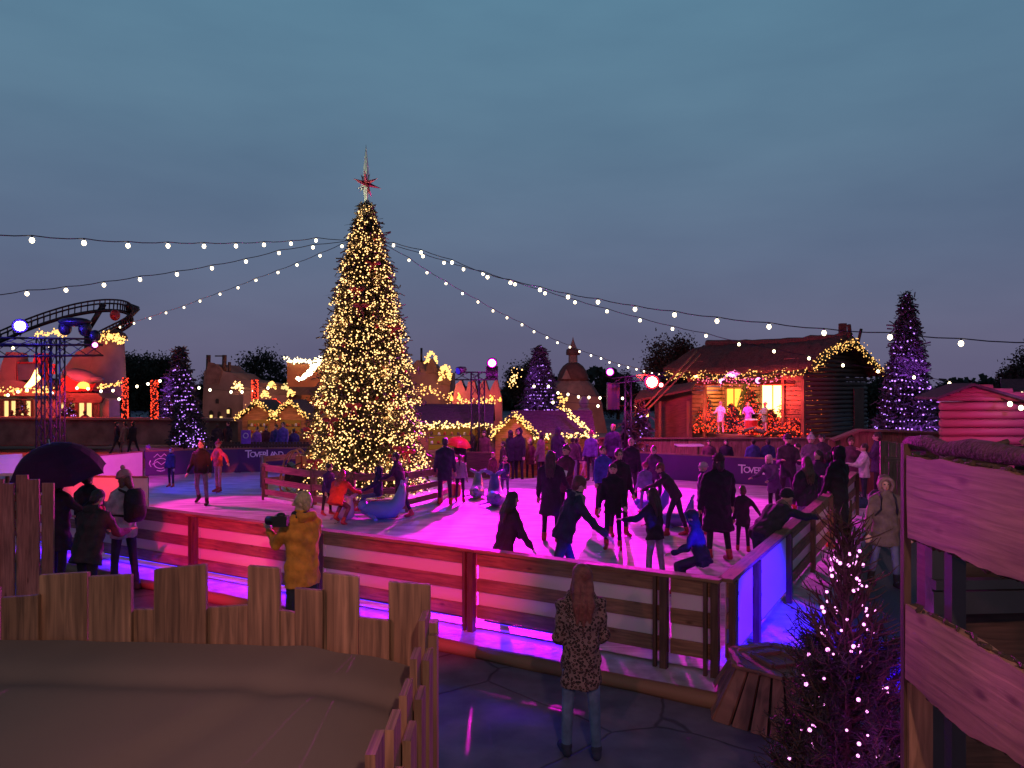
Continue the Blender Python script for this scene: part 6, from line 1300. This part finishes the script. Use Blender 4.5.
# three by the umbrella
person('tall visitor in black standing under the dark umbrella', 58, Y=11.0, z=0, H=1.72, yaw=-20, hem=.30, coat=(.015, .015, .03), shoe='shoe', hair='short', wide=1.15, aR=(40, 20, 90), aL=(20, 10, 60))
c = P(51, 470, 11.0); t = thing('umbrella', (c.x, c.y, 1.2), 'large open dark purple umbrella at the left', 'umbrella', 'umbrellas'); 
def umbrella(t, top, r, h, m, tilt=(0, 0), hand=None):
    top = Vector(top); Rm = Euler((R(tilt[0]), R(tilt[1]), 0)).to_matrix(); rows = 6; n = 8; vs = [top]; fs = []
    for i in range(1, rows+1):
        q = i/rows
        for k in range(n*4):
            a = 2*math.pi*k/(n*4); am = (a % (2*math.pi/n))-math.pi/n; sc0 = 1-(1-math.cos(math.pi/n)/math.cos(am))*q*1.25; vs.append(top+Rm@Vector((r*math.sin(q*1.25)/math.sin(1.25)*sc0*math.cos(a), r*math.sin(q*1.25)/math.sin(1.25)*sc0*math.sin(a), -h*(1-math.cos(q*1.25))/(1-math.cos(1.25))+.02*q*math.sin(a*n/2)**2)))
    N_ = n*4
    for k in range(N_): fs.append((0, 1+k, 1+(k+1) % N_))
    for i in range(rows-1):
        for k in range(N_): a = 1+i*N_+k; b = 1+i*N_+(k+1) % N_; fs.append((a, a+N_, b+N_, b))
    n0 = len(vs); vs += [p-Rm@Vector((0, 0, .006)) for p in vs]; fs += [tuple(n0+i for i in f[::-1]) for f in fs]
    mb = MB(); mb.add(vs, fs, smooth=False); mb.build('canopy', m, t)
    for k in range(n):
        a = 2*math.pi*(k+.0)/n*1.0; mb = MB(); mb.tube([top+Rm@Vector((r*math.sin(q*1.25)/math.sin(1.25)*math.cos(a), r*math.sin(q*1.25)/math.sin(1.25)*math.sin(a), -h*(1-math.cos(q*1.25))/(1-math.cos(1.25))-.012)) for q in (0.02, .35, .7, 1)], .006, 4); mb.build('rib', M_black, t)
    mb = MB(); mb.tube([top+Rm@Vector((0, 0, .07)), top+Rm@Vector((0, 0, -.85))], .010, 6); mb.build('shaft', M_steel, t); mb = MB(); mb.cap(top+Rm@Vector((0, 0, -.85)), top+Rm@Vector((0, 0, -.95)), .02, .02, 8); mb.build('handle', M_black, t)
umbrella(t, P(50, 444, 10.8), .64, .50, mat('purple_black_nylon', (.035, .012, .05), .8, .15, 4, .1, spec=.15), (14, -6))
person('dark visitor half hidden behind the umbrella holder', 88, Y=11.7, z=0, H=1.70, yaw=-10, hem=.25, coat=(.015, .014, .03), shoe='shoe', hair='short')
person('visitor in dark coat with red collar bowing the head at the left', 87, Y=9.9, z=0, H=1.64, yaw=-18, lean=17, hem=.22, coat=(.03, .028, .03), shoe='shoe', hat=None, hairc=(.03, .02, .02), hood='down', scarf=(.45, .03, .05), aL=(25, 6, 60), aR=(28, 6, 65), pants=BLK, wide=1.38, head=(30, 0), legs=(6, 6, -4, 6))
_, J, s_, K = person('visitor in pink bobble hat and pale jacket at the left', 124, Y=11.1, z=0, H=1.76, yaw=62, hem=.16, coat=(.34, .34, .42), pants=(.02, .02, .04), shoe='shoe', hat='beanie', hatc=(.42, .24, .26), hair='bob', hairc=(.12, .06, .04), aL=(25, 8, 75), aR=(28, 8, 80), head=(15, 10))
backpack(_, s_, K, (.015, .014, .02), 'round black backpack worn by the pink hat visitor')
# right side
_, J, s_, K = person('visitor in fur hooded olive parka walking towards the stairs', 885, 587, z=.05, H=1.62, yaw=178, hem=.28, coat=(.13, .10, .085), pants=(.10, .12, .22), shoe='boot', shoec=(.02, .02, .02), hood='fur', hair='none', hat=None, legs=(10, 6, -8, 12), wide=1.18, head=(8, -8), aL=(8, 14, 20), aR=(5, 14, 15), coat_flare=.5)
backpack(_, s_, K, (.02, .02, .03), 'dark backpack on the fur hooded parka visitor')
person('tall visitor in long black coat and red skates outside the right fence', 838, 549, z=.05, H=1.84, yaw=28, hem=.5, coat=(.010, .006, .014), hair='none', hood='up', wide=1.12, aR=(35, 12, 60), aL=(10, 8, 12), coat_flare=.4, shoec=(.6, .05, .03))
person('person in bright white jacket facing left behind the right fence', 864, Y=18.8, z=0, H=1.58, yaw=82, hem=.12, coat=(.62, .56, .60), pants=(.02, .03, .05), shoe='shoe', hair='short', aL=(38, 8, 60), aR=(35, 8, 60))
person('taller person in dark waistcoat behind the white jacket person', 877, Y=19.8, z=0, H=1.80, yaw=70, hem=.2, coat=(.05, .03, .09), shoe='shoe', hair='short', aL=(30, 10, 90), aR=(28, 10, 95), pants=BLK)
person('person with red lit face behind the white jacket person', 851, Y=20.4, z=0, H=1.62, yaw=160, hem=.2, coat=(.10, .05, .08), shoe='shoe', hair='short', hairc=(.10, .05, .03))
t = thing('duffel_bag', P(857, 511, 18.2), 'dark blue duffel bag on the boards by the white jacket person', 'bag'); c = P(856, 505, 18.2); c.z = .2; mb = MB(); mb.cap(c-Vector((.18, 0, 0)), c+Vector((.18, .05, 0)), .15, .15, 12); mb.build('bag_body', cloth((.03, .05, .12)), t); mb = MB(); mb.tube([c+Vector((-.12, -.05, .12)), c+Vector((-.06, -.05, .22)), c+Vector((.06, -.05, .22)), c+Vector((.12, -.05, .12))], .012, 5); mb.build('strap', M_black, t)
person('dark visitor leaning over the right fence rail', 762, Y=10.3, H=1.66, yaw=-62, lean=52, hem=.10, coat=(.035, .025, .035), hair='short', hat='beanie', hatc=(.02, .012, .02), bobble=False, pants=NAVY, aL=(80, 5, 5), aR=(75, 5, 10), head=(-25, 0), wide=1.2, legs=(8, 4, -8, 6), scarf=(.2, .12, .10))
person('woman with long brown hair in dark padded jacket at the right fence', 806, Y=13.4, H=1.62, yaw=20, hem=.12, coat=(.03, .018, .035), pants=(.12, .10, .2), hair='long', hairc=(.10, .045, .03), wide=1.15)
person('man in dark cap standing in the crowd before the stage fence', 788, Y=17.3, H=1.78, yaw=170, coat=(.02, .016, .03), hat='cap', hatc=(.02, .02, .02), hem=.15, aL=(25, 10, 80), aR=(25, 10, 80))
person('pale haired person in dark patterned coat leaning on the ice before the banner', 774, Y=16.4, H=1.45, yaw=130, lean=24, coat=(.08, .04, .12), hair='bob', hairc=(.45, .38, .35), aL=(45, 8, 30), aR=(50, 8, 30), hem=.2)
person('person with bright pink lit face at the right fence', 818, Y=15.3, H=1.58, yaw=120, coat=(.04, .02, .05), hair='long', hairc=(.05, .02, .03), hem=.15)
person('person in white hat half hidden in the right hand crowd', 811, Y=18.6, H=1.68, yaw=150, coat=(.10, .07, .12), hat='beanie', hatc=(.45, .4, .45), hem=.15)
person('dark person behind the right hand crowd near the gable', 822, Y=19.6, H=1.64, yaw=165, coat=(.05, .03, .06), hair='short', hem=.15)
person('person in light jacket with arms raised among the right crowd', 797, Y=18.2, H=1.5, yaw=110, coat=(.30, .22, .32), hair='short', hem=.1, aL=(60, 10, 40), aR=(60, 10, 40))
person('visitor with blue shoulder behind the long black coat visitor', 829, Y=15.2, z=.05, H=1.62, yaw=-30, coat=(.03, .03, .12), hair='short', hem=.3)
# skaters centre
person('large woman skater in dark ankle length coat and knit hat, from behind', 718, 560, H=1.74, yaw=14, hem=.46, coat=(.014, .006, .02), hat='beanie', hatc=(.05, .015, .03), bobble=False, hair='bob', hairc=(.03, .01, .02), wide=1.35, aL=(5, 8, 8), aR=(8, 14, 14), legs=(4, 3, -6, 5), coat_flare=1.0)
person('child in pale pink beanie left of the large dark coated skater', 703, Y=14.6, H=1.40, yaw=60, coat=(.05, .03, .09), hat='beanie', hatc=(.50, .34, .42), bobble=False, hem=.12, aL=(-10, 18, 10), pants=BLK)
person('small dark child right of the large dark coated skater', 743, Y=13.2, H=1.12, yaw=-20, coat=(.03, .012, .03), hair='short', hairc=(.12, .05, .04), hem=.25, aR=(10, 40, 20))
person('hooded child in glossy blue coat crouching against the near fence', 702, Y=10.2, H=1.36, yaw=70, lean=16, legs=(72, 78, 55, 70), coat=(.012, .016, .07), hood='up', hair='none', hem=.14, aL=(22, 5, 50), aR=(15, 8, 50), head=(12, 0), wide=1.2, pants=NAVY)
person('long haired girl in black jacket and lavender trousers near the fence', 655, Y=10.9, H=1.40, yaw=38, coat=(.015, .01, .02), pants=(.22, .17, .28), hair='long', hairc=(.03, .012, .012), hem=.10, aL=(45, 20, 40), aR=(15, 10, 60), lean=6)
person('skater leaning left over a smaller child, dark coat with red patch', 676, 536, H=1.50, yaw=75, lean=34, coat=(.05, .02, .05), hair='short', hairc=(.15, .05, .04), hem=.12, aL=(55, 8, 15), aR=(50, 8, 20), legs=(20, 14, -14, 6), pants=(.03, .02, .06))
person('small child in purple patterned snow suit on the ice', 645, 513, H=1.12, yaw=20, coat=(.20, .12, .34), pants=(.18, .12, .32), hat='helmet', hatc=(.30, .06, .10), hem=.08, wide=1.25)
person('stooping red haired person behind the purple snow suit child', 656, Y=17.9, H=1.50, yaw=150, lean=18, coat=(.06, .03, .06), hair='short', hairc=(.20, .06, .04))
person('slim skater all in black facing the camera with red skates', 613, 549, H=1.50, yaw=172, coat=(.010, .007, .014), hem=.22, hair='short', hairc=(.04, .02, .02), legs=(3, 3, -3, 4), pants=(.012, .008, .016), aL=(12, 10, 30), aR=(8, 12, 18))
person('taller dark person right behind the slim black skater', 619, Y=14.6, H=1.66, yaw=-165, coat=(.02, .012, .02), hair='short', hairc=(.06, .03, .03), hem=.15)
person('skater in bright blue jacket left of the slim black skater', 603, Y=16.8, H=1.55, yaw=-160, coat=(.04, .05, .34), hair='short', hairc=(.12, .05, .05), hem=.1)
person('tall pale haired skater in zipped black jacket facing the camera', 631, 503, H=1.60, yaw=168, coat=(.015, .01, .02), hair='short', hairc=(.40, .25, .25), hem=.12, legs=(12, 8, -10, 14), aR=(5, 14, 20))
person('woman with very long dark hair and long coat, back to the camera', 551, Y=14.0, H=1.68, yaw=-12, coat=(.03, .010, .04), hair='long', hairc=(.05, .02, .03), hem=.42, aR=(22, 14, 40), wide=1.1)
person('burgundy jacket person facing the long haired woman', 566, Y=15.6, H=1.66, yaw=140, coat=(.09, .015, .05), hair='short', hairc=(.10, .04, .04), hem=.2, aL=(30, 8, 50), glove=(.6, .5, .6))
person('skater in navy jacket with grey hood striding right near the fence', 563, Y=10.2, H=1.72, yaw=-78, lean=22, coat=(.018, .020, .055), pants=(.02, .025, .07), hair='short', hairc=(.10, .035, .03), hem=.10, hood='down', aL=(-18, 18, 12), aR=(34, 24, 12), legs=(22, 20, -18, 10), head=(10, 0), wide=1.12, scarf=(.22, .20, .24))
person('woman with long black hair and black coat gripping the near fence', 504, Y=9.9, H=1.50, yaw=-62, lean=14, coat=(.012, .010, .016), hair='long', hairc=(.02, .012, .014), hem=.2, glove=(.6, .58, .62), aL=(28, 12, 25), aR=(20, 8, 15), wide=1.12)
person('child in navy jacket and pink scarf pushing the violet seal', 505, 499, H=1.08, yaw=168, coat=(.03, .03, .09), pants=(.06, .05, .12), hair='short', hairc=(.15, .04, .05), scarf=(.62, .10, .28), hem=.08, aL=(40, 8, 30), aR=(40, 12, 30))
person('small child in red and dark clothes left of the violet seal', 493, 490, H=1.02, yaw=150, coat=(.10, .03, .05), hair='short', hairc=(.3, .1, .12), hem=.1, pants=(.03, .02, .04))
person('adult in navy coat and dark red skates, back to the camera by the log fence', 445, 505, H=1.62, yaw=8, coat=(.02, .02, .05), pants=(.02, .015, .04), hair='short', hairc=(.03, .03, .04), hem=.3, shoec=(.38, .05, .03), wide=1.1, coat_flare=.3)
person('child in grey jumper holding hands near the teal seal', 460, 502, H=1.16, yaw=-5, coat=(.30, .22, .32), pants=(.02, .015, .03), hair='pony', hairc=(.06, .03, .03), hem=.05, shoec=(.38, .05, .03))
person('adult in purple jacket pushing the blue seal past the log fence', 401, 518, H=1.45, yaw=82, lean=14, coat=(.06, .02, .08), pants=(.03, .02, .04), hair='short', hairc=(.04, .02, .03), hem=.14, aL=(35, 5, 30), aR=(38, 5, 30), legs=(14, 12, -12, 10), shoec=(.6, .06, .06))
person('blue hooded child sitting on the blue seal', 378, 518, H=1.25, yaw=86, legs=(82, 60, 78, 58), coat=(.02, .02, .10), hood='up', hair='none', hem=.06, pants=(.06, .10, .20), aL=(40, 5, 30), aR=(40, 5, 30), lift=.16)
person('child in bright red jacket kneeling on the ice by the log fence', 336, 525, H=1.42, yaw=-25, lean=26, legs=(75, 115, 60, 100), coat=(.62, .04, .03), hair='long', hairc=(.35, .06, .05), hem=.12, aL=(20, 30, 10), aR=(50, 10, 20), pants=(.10, .03, .06), wide=1.25)
person('dark purple child standing behind the kneeling red child', 327, 512, Y=17.0, H=1.12, yaw=-120, lean=10, coat=(.07, .03, .14), hair='short', hairc=(.04, .02, .02), hem=.15, wide=1.15)
person('skater in black jacket and grey trousers gliding towards the camera', 201, 505, H=1.56, yaw=184, coat=(.012, .010, .016), pants=(.16, .14, .20), hair='short', hairc=(.06, .03, .03), hem=.08, legs=(6, 4, -14, 24), spread=7, shoec=(.05, .02, .02), aL=(6, 16, 30), aR=(6, 16, 30))
person('child glowing red with both arms stretched out on the ice', 218, 492, H=1.38, yaw=150, coat=(.72, .07, .05), pants=(.60, .18, .18), hat='beanie', hatc=(.6, .06, .06), aL=(5, 58, 10), aR=(5, 30, 8), hem=.06, shoec=(.5, .05, .03))
person('small child in dark clothes skating by the left banner', 171, 487, H=1.10, yaw=165, coat=(.03, .02, .06), pants=(.02, .015, .03), hair='short', hairc=(.4, .08, .10), hem=.08)
person('dark blue visitor with violet lit head bending behind the left banner', 139, Y=24.9, z=0, H=1.12, yaw=-60, lean=40, coat=(.03, .02, .10), hat='beanie', hatc=(.20, .08, .5), hem=.1, shoe='shoe')
for px, lab, yw, cc in ((117, 'dark walker on the left of the trio on the sandy path', -70, (.02, .02, .04)), (125, 'pale coated walker in the middle of the trio on the sandy path', 80, (.35, .16, .13)), (133, 'dark walker on the right of the trio on the sandy path', 75, (.02, .012, .02))):
    person(lab, px, Y=33, z=0, H=1.50, yaw=yw, coat=cc, hem=.2, shoe='shoe', legs=(16, 4, -18, 8), group='people walking on the sandy path', pants=(.03, .02, .03) if px != 125 else (.3, .12, .12))
# far crowd by the huts
crowd = [(484, 455, 24.6, 1.58, 160, (.10, .03, .04), 'dark haired person just right of the truss foot'), (492, 440, 25.0, 1.6, 20, (.14, .08, .09), 'person in grey coat by the truss and the small gabled hut'), (511, 440, 24.0, 1.62, -40, (.02, .02, .03), 'black coat person before the amber hut'),
         (519, 440, 23.9, 1.68, 150, (.015, .015, .02), 'tall black hooded person before the amber hut'), (530, 450, 24.3, 1.3, 170, (.12, .02, .04), 'child in maroon coat with pale hat before the amber hut'), (541, 442, 24.2, 1.55, 60, (.14, .10, .10), 'grey coated person before the shingle roofed hut'),
         (558, 438, 24.4, 1.68, -20, (.03, .02, .05), 'navy hooded person under the shingle roof garland'), (577, 450, 23.9, 1.40, -60, (.05, .02, .05), 'girl with long dark hair in jacket by the rink entrance'), (503, 455, 23.5, 1.3, 100, (.05, .02, .03), 'short dark person left of the pink scarf child'),
         (598, 455, 24.6, 1.3, 120, (.06, .03, .05), 'dim crouching person beside the purple jacket visitor'), (473, 445, 25.2, 1.4, 10, (.02, .02, .03), 'dim person left of the centre truss tower')]
for px, _y, Y, H, yw, cc, lab in crowd: person(lab, px, Y=Y, z=0, H=H, yaw=yw, coat=cc, hem=.25, shoe='shoe', group='crowd by the market huts', hair=random.choice(['short', 'long', 'bob']), hat='beanie' if 'hat' in lab else None, hatc=(.5, .35, .25), hood='up' if 'hooded' in lab else None)
person('visitor in purple jacket and hat at the rink entrance', 591, Y=23.4, z=.1, H=1.52, yaw=150, coat=(.16, .05, .34), hat='beanie', hatc=(.4, .05, .12), pants=(.04, .02, .05), hem=.1, shoe='shoe')
person('tall dark visitor with red lit face standing above the rink entrance', 613, Y=24.2, z=.1, H=1.70, yaw=160, coat=(.04, .015, .07), hair='short', hairc=(.3, .08, .08), hem=.25, shoe='shoe', wide=1.15)
person('child in pink trousers stepping onto the ice', 584, 479, H=1.05, yaw=-50, lean=12, coat=(.05, .02, .05), pants=(.62, .22, .38), hair='long', hairc=(.08, .02, .03), hem=.02, legs=(20, 10, -25, 10), shoec=(.6, .06, .05))
person('person in lilac trousers at the rink edge', 573, 478, Y=22.8, H=1.35, yaw=-30, coat=(.08, .03, .06), pants=(.22, .12, .28), hair='short', hem=.08)
person('dark person holding the red umbrella', 460, Y=23.3, z=0, H=1.42, yaw=170, coat=(.015, .015, .02), hem=.3, shoe='shoe', hair='short', aR=(40, 10, 100))
c = P(460, 437, 23.2); t = thing('umbrella', c-Vector((0, 0, .9)), 'open bright red umbrella behind the navy coat skater', 'umbrella', 'umbrellas'); umbrella(t, c, .40, .26, mat('red_nylon', (.6, .02, .02), .5, .1, 4, .1), (6, 12))
for px, lab, cc in ((709, 'maroon coated watcher leaning on the stage fence', (.12, .03, .05)), (726, 'dark long haired watcher in front of the stage', (.015, .01, .02)), (753, 'watcher in blue coat in front of the stage', (.06, .05, .26)), (768, 'dark blue watcher at the right in front of the stage', (.03, .03, .14))):
    person(lab, px, Y=24.0 if px < 745 else 23.2, z=0, H=1.32 if px < 745 else 1.40, yaw=170 if px < 745 else 5, coat=cc, hair='long' if px == 726 else 'short', hem=.3, shoe='shoe', wide=1.25, group='watchers in front of the stage')
for px, Y, H, cc, lab in ((257, 30, 1.40, (.25, .08, .5), 'violet coated visitor left of the orange huts'), (266, 30.5, 1.42, (.10, .03, .06), 'dark red visitor between the violet and the blue visitors'), (276, 30, 1.5, (.05, .04, .25), 'blue coated visitor before the orange huts'), (283, 29.6, 1.62, (.10, .06, .40), 'tall bright blue visitor before the orange huts'), (294, 30, 1.35, (.04, .03, .2), 'short navy visitor next to the big tree edge'), (217, 32, 1.45, (.02, .02, .03), 'black clad visitor left of the ruined tower arches'), (228, 32.4, 1.5, (.02, .02, .03), 'black clad visitor under the ruined tower')):
    person(lab, px, Y=Y, z=0, H=H, yaw=random.choice([0, 30, 160, -40]), coat=cc, hem=.3, shoe='shoe', group='visitors behind the left banner', wide=1.15)
for px, lab in ((12, 'dark guest silhouette behind the far left window'), (20, 'dark guest silhouette at the second left window'), (26, 'dark guest silhouette beside the window frame'), (85, 'dark guest silhouette at the right yellow window')):
    Yp_ = 35.2; person(lab, px, Y=Yp_, z=.35, H=1.55, yaw=10, coat=BLK, hem=.2, shoe='shoe', group='guests at the inn windows')
# low wooden rail fence before the left crowd
t = thing('low_picket_fence', (WX(255, 28.5), 28.5, 0), 'dark picket fence in front of the left visitors', 'fence'); mb = MB()
for k in range(34): x = WX(205, 28.5)+k*.115; mb.beam((x, 28.5, 0), (x, 28.5, .92), .09, .03, up=(0, 1, 0))
mb.build('pickets', M_dwood, t); mb = MB(); mb.beam((WX(203, 28.5), 28.46, .8), (WX(312, 28.5), 28.46, .8), .04, .08); mb.build('rail', M_dwood, t)
c = P(246, 437, 28.3); t = thing('life_ring_sign', c-Vector((0, 0, .5)), 'small violet sign with a ring on the picket fence', 'sign'); mb = MB(); mb.box(c, .35, .03, .5); mb.build('panel', mat('violet_panel', (.2, .06, .5), .5), t); mb = MB(); mb.tube([c+Vector((.09*math.cos(a), -.03, .09*math.sin(a)+.05)) for a in np.linspace(0, 6.28, 13)], .02, 5); mb.build('ring', M_lett, t)
# stage performers
for a0, b0, lab, cc, pc, yw in ((4.55, .2, 'performer in pink and silver dress at the left of the stage', (.5, .25, .5), (.5, .3, .5), 150), (3.2, .5, 'performer playing behind the middle of the stage', (.35, .12, .5), (.2, .1, .4), 165), (2.1, .2, 'performer in green coat with a horn at the right of the stage', (.10, .22, .10), (.45, .4, .35), 110)):
    q = S(a0, b0, 0); px = 512+q.x/q.y*F; person(lab, px, Y=q.y, z=ZF, H=1.62, yaw=yw, coat=cc, pants=pc, hem=.3 if a0 > 3 else .2, shoe='shoe', hat='cap' if a0 > 4 or a0 < 3 else None, hatc=(.3, .15, .2), aR=(30, 20, 60), aL=(30, 20, 60), vox=.024, group='performers on the stage', hairc=(.3, .15, .08))
q = S(2.75, .1, ZF); t = thing('drum', q, 'red drum in front of the middle performer', 'drum'); mb = MB(); mb.loft([(q+Vector((0, 0, .05)), (.3, 0, 0), (0, .3, 0)), (q+Vector((0, 0, .75)), (.3, 0, 0), (0, .3, 0))], 14, smooth=False); mb.build('shell', M_redboot, t); mb = MB(); mb.loft([(q+Vector((0, 0, .75)), (.31, 0, 0), (0, .31, 0)), (q+Vector((0, 0, .8)), (.31, 0, 0), (0, .31, 0))], 14, smooth=False); mb.build('drumhead', M_white, t)

# seal shaped skating aids --------------------------------------------------------
def seal(px, py, s, yaw, col, label, tall=False):
    b = G(px, py, .125); t = thing('seal_skating_aid', b, label, 'skating aid', 'seal skating aids on the ice', R(yaw)); M_ = MW[t.name]; q = lambda x, y, z: M_ @ (Vector((x, y, z))*s); Rr = M_.to_3x3()
    m = mat('seal_plastic', col, .35, .08, 3, .05); V3 = lambda x, y, z: Rr @ (Vector((x, y, z))*s); mb = MB()
    # curved body from low nose to raised tail
    path = [(0, .42, .10, .02, .02), (0, .38, .14, .10, .08), (0, .25, .17, .17, .15), (0, .05, .17, .21, .17), (0, -.15, .19, .20, .17), (0, -.28, .32, .155, .13), (0, -.33, .50, .115, .09), (0, -.36, .66, .075, .05)]
    rings = []
    for i, (x, y, z, rx, ry) in enumerate(path):
        a = Vector(path[max(0, i-1)][:3]); c_ = Vector(path[min(len(path)-1, i+1)][:3]); d = (c_-a).normalized(); n_ = Vector((1, 0, 0)).cross(d).normalized(); rings.append((q(x, y, z), V3(rx, 0, 0), Rr@(n_*ry*s)))
    mb.loft(rings, 16); body = mb.build('body', m, t)
    for sg in (-1, 1):
        mb = MB(); mb.slab([q(0, -.35, .62), q(.06*sg, -.37, .60), q(.24*sg, -.40, .70), q(.22*sg, -.41, .76), q(.05*sg, -.38, .70)], V3(0, .035, 0)); mb.build('tail_fluke', m, t)
        mb = MB(); mb.slab([q(.15*sg, .18, .10), q(.36*sg, .02, .03), q(.38*sg, .08, .03), q(.18*sg, .28, .10)], V3(0, 0, .03)); mb.build('flipper', m, t)
    mb = MB(); mb.ell(q(0, .40, .24), .10*s, .11*s, .10*s); hd_ = mb.build('head', m, t)
    for sg in (-1, 1): mb = MB(); mb.ell(q(.05*sg, .48, .27), .014*s, .014*s, .014*s, n=6, m=4); mb.build('eye', M_eye, hd_)
    return t
seal(477, 498, .95, 178, (.10, .22, .26), 'teal seal skating aid standing alone on the ice'); seal(496, 506, 1.1, 186, (.16, .08, .50), 'violet seal skating aid pushed by the pink scarf child')
seal(384, 519, 1.15, 84, (.20, .28, .55), 'blue seal skating aid ridden by the blue hooded child'); seal(653, 513, .9, 60, (.10, .10, .55), 'deep blue seal skating aid behind the patterned snow suit child'); seal(676, 527, .85, 70, (.16, .12, .5), 'purple seal skating aid below the leaning skater')
seal(345, 520, .8, 30, (.25, .22, .5), 'lilac seal skating aid beside the kneeling red child')
# phone
c = P(564, 475, 15.2); t = thing('phone', c-Vector((0, 0, .08)), 'white phone in the hand of the burgundy jacket person', 'phone'); mb = MB(); mb.beam(c-Vector((.02, 0, .09)), c+Vector((.03, 0, .09)), .09, .012, up=(0, 1, 0)); mb.build('screen', mat('phone_white', (.8, .8, .85), .3), t)

# ------------------------------------------------------------------ evening haze
mv = bpy.data.materials.new('haze_air'); mv.use_nodes = True; n = mv.node_tree.nodes; n.clear(); o_ = n.new('ShaderNodeOutputMaterial'); pv = n.new('ShaderNodeVolumePrincipled')
pv.inputs['Density'].default_value = .006; pv.inputs['Color'].default_value = (.8, .82, .9, 1); pv.inputs['Anisotropy'].default_value = .3; mv.node_tree.links.new(pv.outputs[0], o_.inputs['Volume'])
mb = MB(); mb.beam((-306, 180, 5), (306, 180, 5), 490, 12); mb.build('haze', mv, kind='stuff', label='faint evening haze around the square', cat='haze')

# ------------------------------------------------------------------ resolve the queued figures
for o, vox, bones, disp, sm in QUEUE:
    md = o.modifiers.new('r', 'REMESH'); md.mode = 'VOXEL'; md.voxel_size = vox; md.use_smooth_shade = True
    if sm: s_ = o.modifiers.new('s', 'SMOOTH'); s_.factor = .5; s_.iterations = sm
dg = bpy.context.evaluated_depsgraph_get(); dg.update()
done = []
for o in TEXTS:
    me = bpy.data.meshes.new_from_object(o.evaluated_get(dg)); q_ = bpy.data.objects.new('letter', me); COL.objects.link(q_); q_.parent = o.parent; q_.matrix_basis = o.matrix_basis.copy()
    if not me.materials: me.materials.append(M_lett)
    bpy.data.objects.remove(o)
for o, vox, bones, disp, sm in QUEUE:
    done.append(bpy.data.meshes.new_from_object(o.evaluated_get(dg)))
for (o, vox, bones, disp, sm), me in zip(QUEUE, done):
    o.modifiers.clear(); old = o.data; mats = [m for m in old.materials]; o.data = me; bpy.data.meshes.remove(old)
    me.materials.clear()
    for m in mats: me.materials.append(m)
    nv = len(me.vertices)
    if nv == 0: print('EMPTY', o.name); continue
    me.polygons.foreach_set('use_smooth', [True]*len(me.polygons))
    if disp:
        co = np.empty(nv*3, dtype=np.float32); me.vertices.foreach_get('co', co); co = co.reshape(-1, 3)
        no = np.empty(nv*3, dtype=np.float32); me.vertices.foreach_get('normal', no); no = no.reshape(-1, 3)
        p = co*1.0; sd_ = (hash(o.parent['label']) % 97)*0+len(o.parent['label'])
        w = np.sin(p[:, 2]*42+3*np.sin(p[:, 0]*9+sd_)+2*np.sin(p[:, 1]*11))*.5+np.sin(p[:, 2]*19+4*np.sin(p[:, 1]*7+p[:, 0]*13+sd_))*.5
        co = co+no*(w*disp)[:, None]; me.vertices.foreach_set('co', co.ravel())
    if bones:
        bl_, face = bones; npoly = len(me.polygons); c = np.empty(npoly*3, dtype=np.float32); me.polygons.foreach_get('center', c); c = c.reshape(-1, 3).astype(float)
        M_ = np.array(mw(o)); c = c@M_[:3, :3].T+M_[:3, 3]
        best = np.full(npoly, 1e9); idx = np.zeros(npoly, dtype=np.int32)
        for p0, p1, r, mi in bl_:
            d = p1-p0; tt = np.clip(((c-p0)@d)/max(1e-9, d@d), 0, 1); ds = np.linalg.norm(c-(p0+tt[:, None]*d), axis=1)-r; k_ = ds < best; best[k_] = ds[k_]; idx[k_] = mi
        for p0, r, mi in face:
            idx[(np.linalg.norm(c-p0, axis=1) < r)] = mi
        me.polygons.foreach_set('material_index', idx)
    me.update()
print('people', NP[0], 'objects', len(bpy.data.objects))
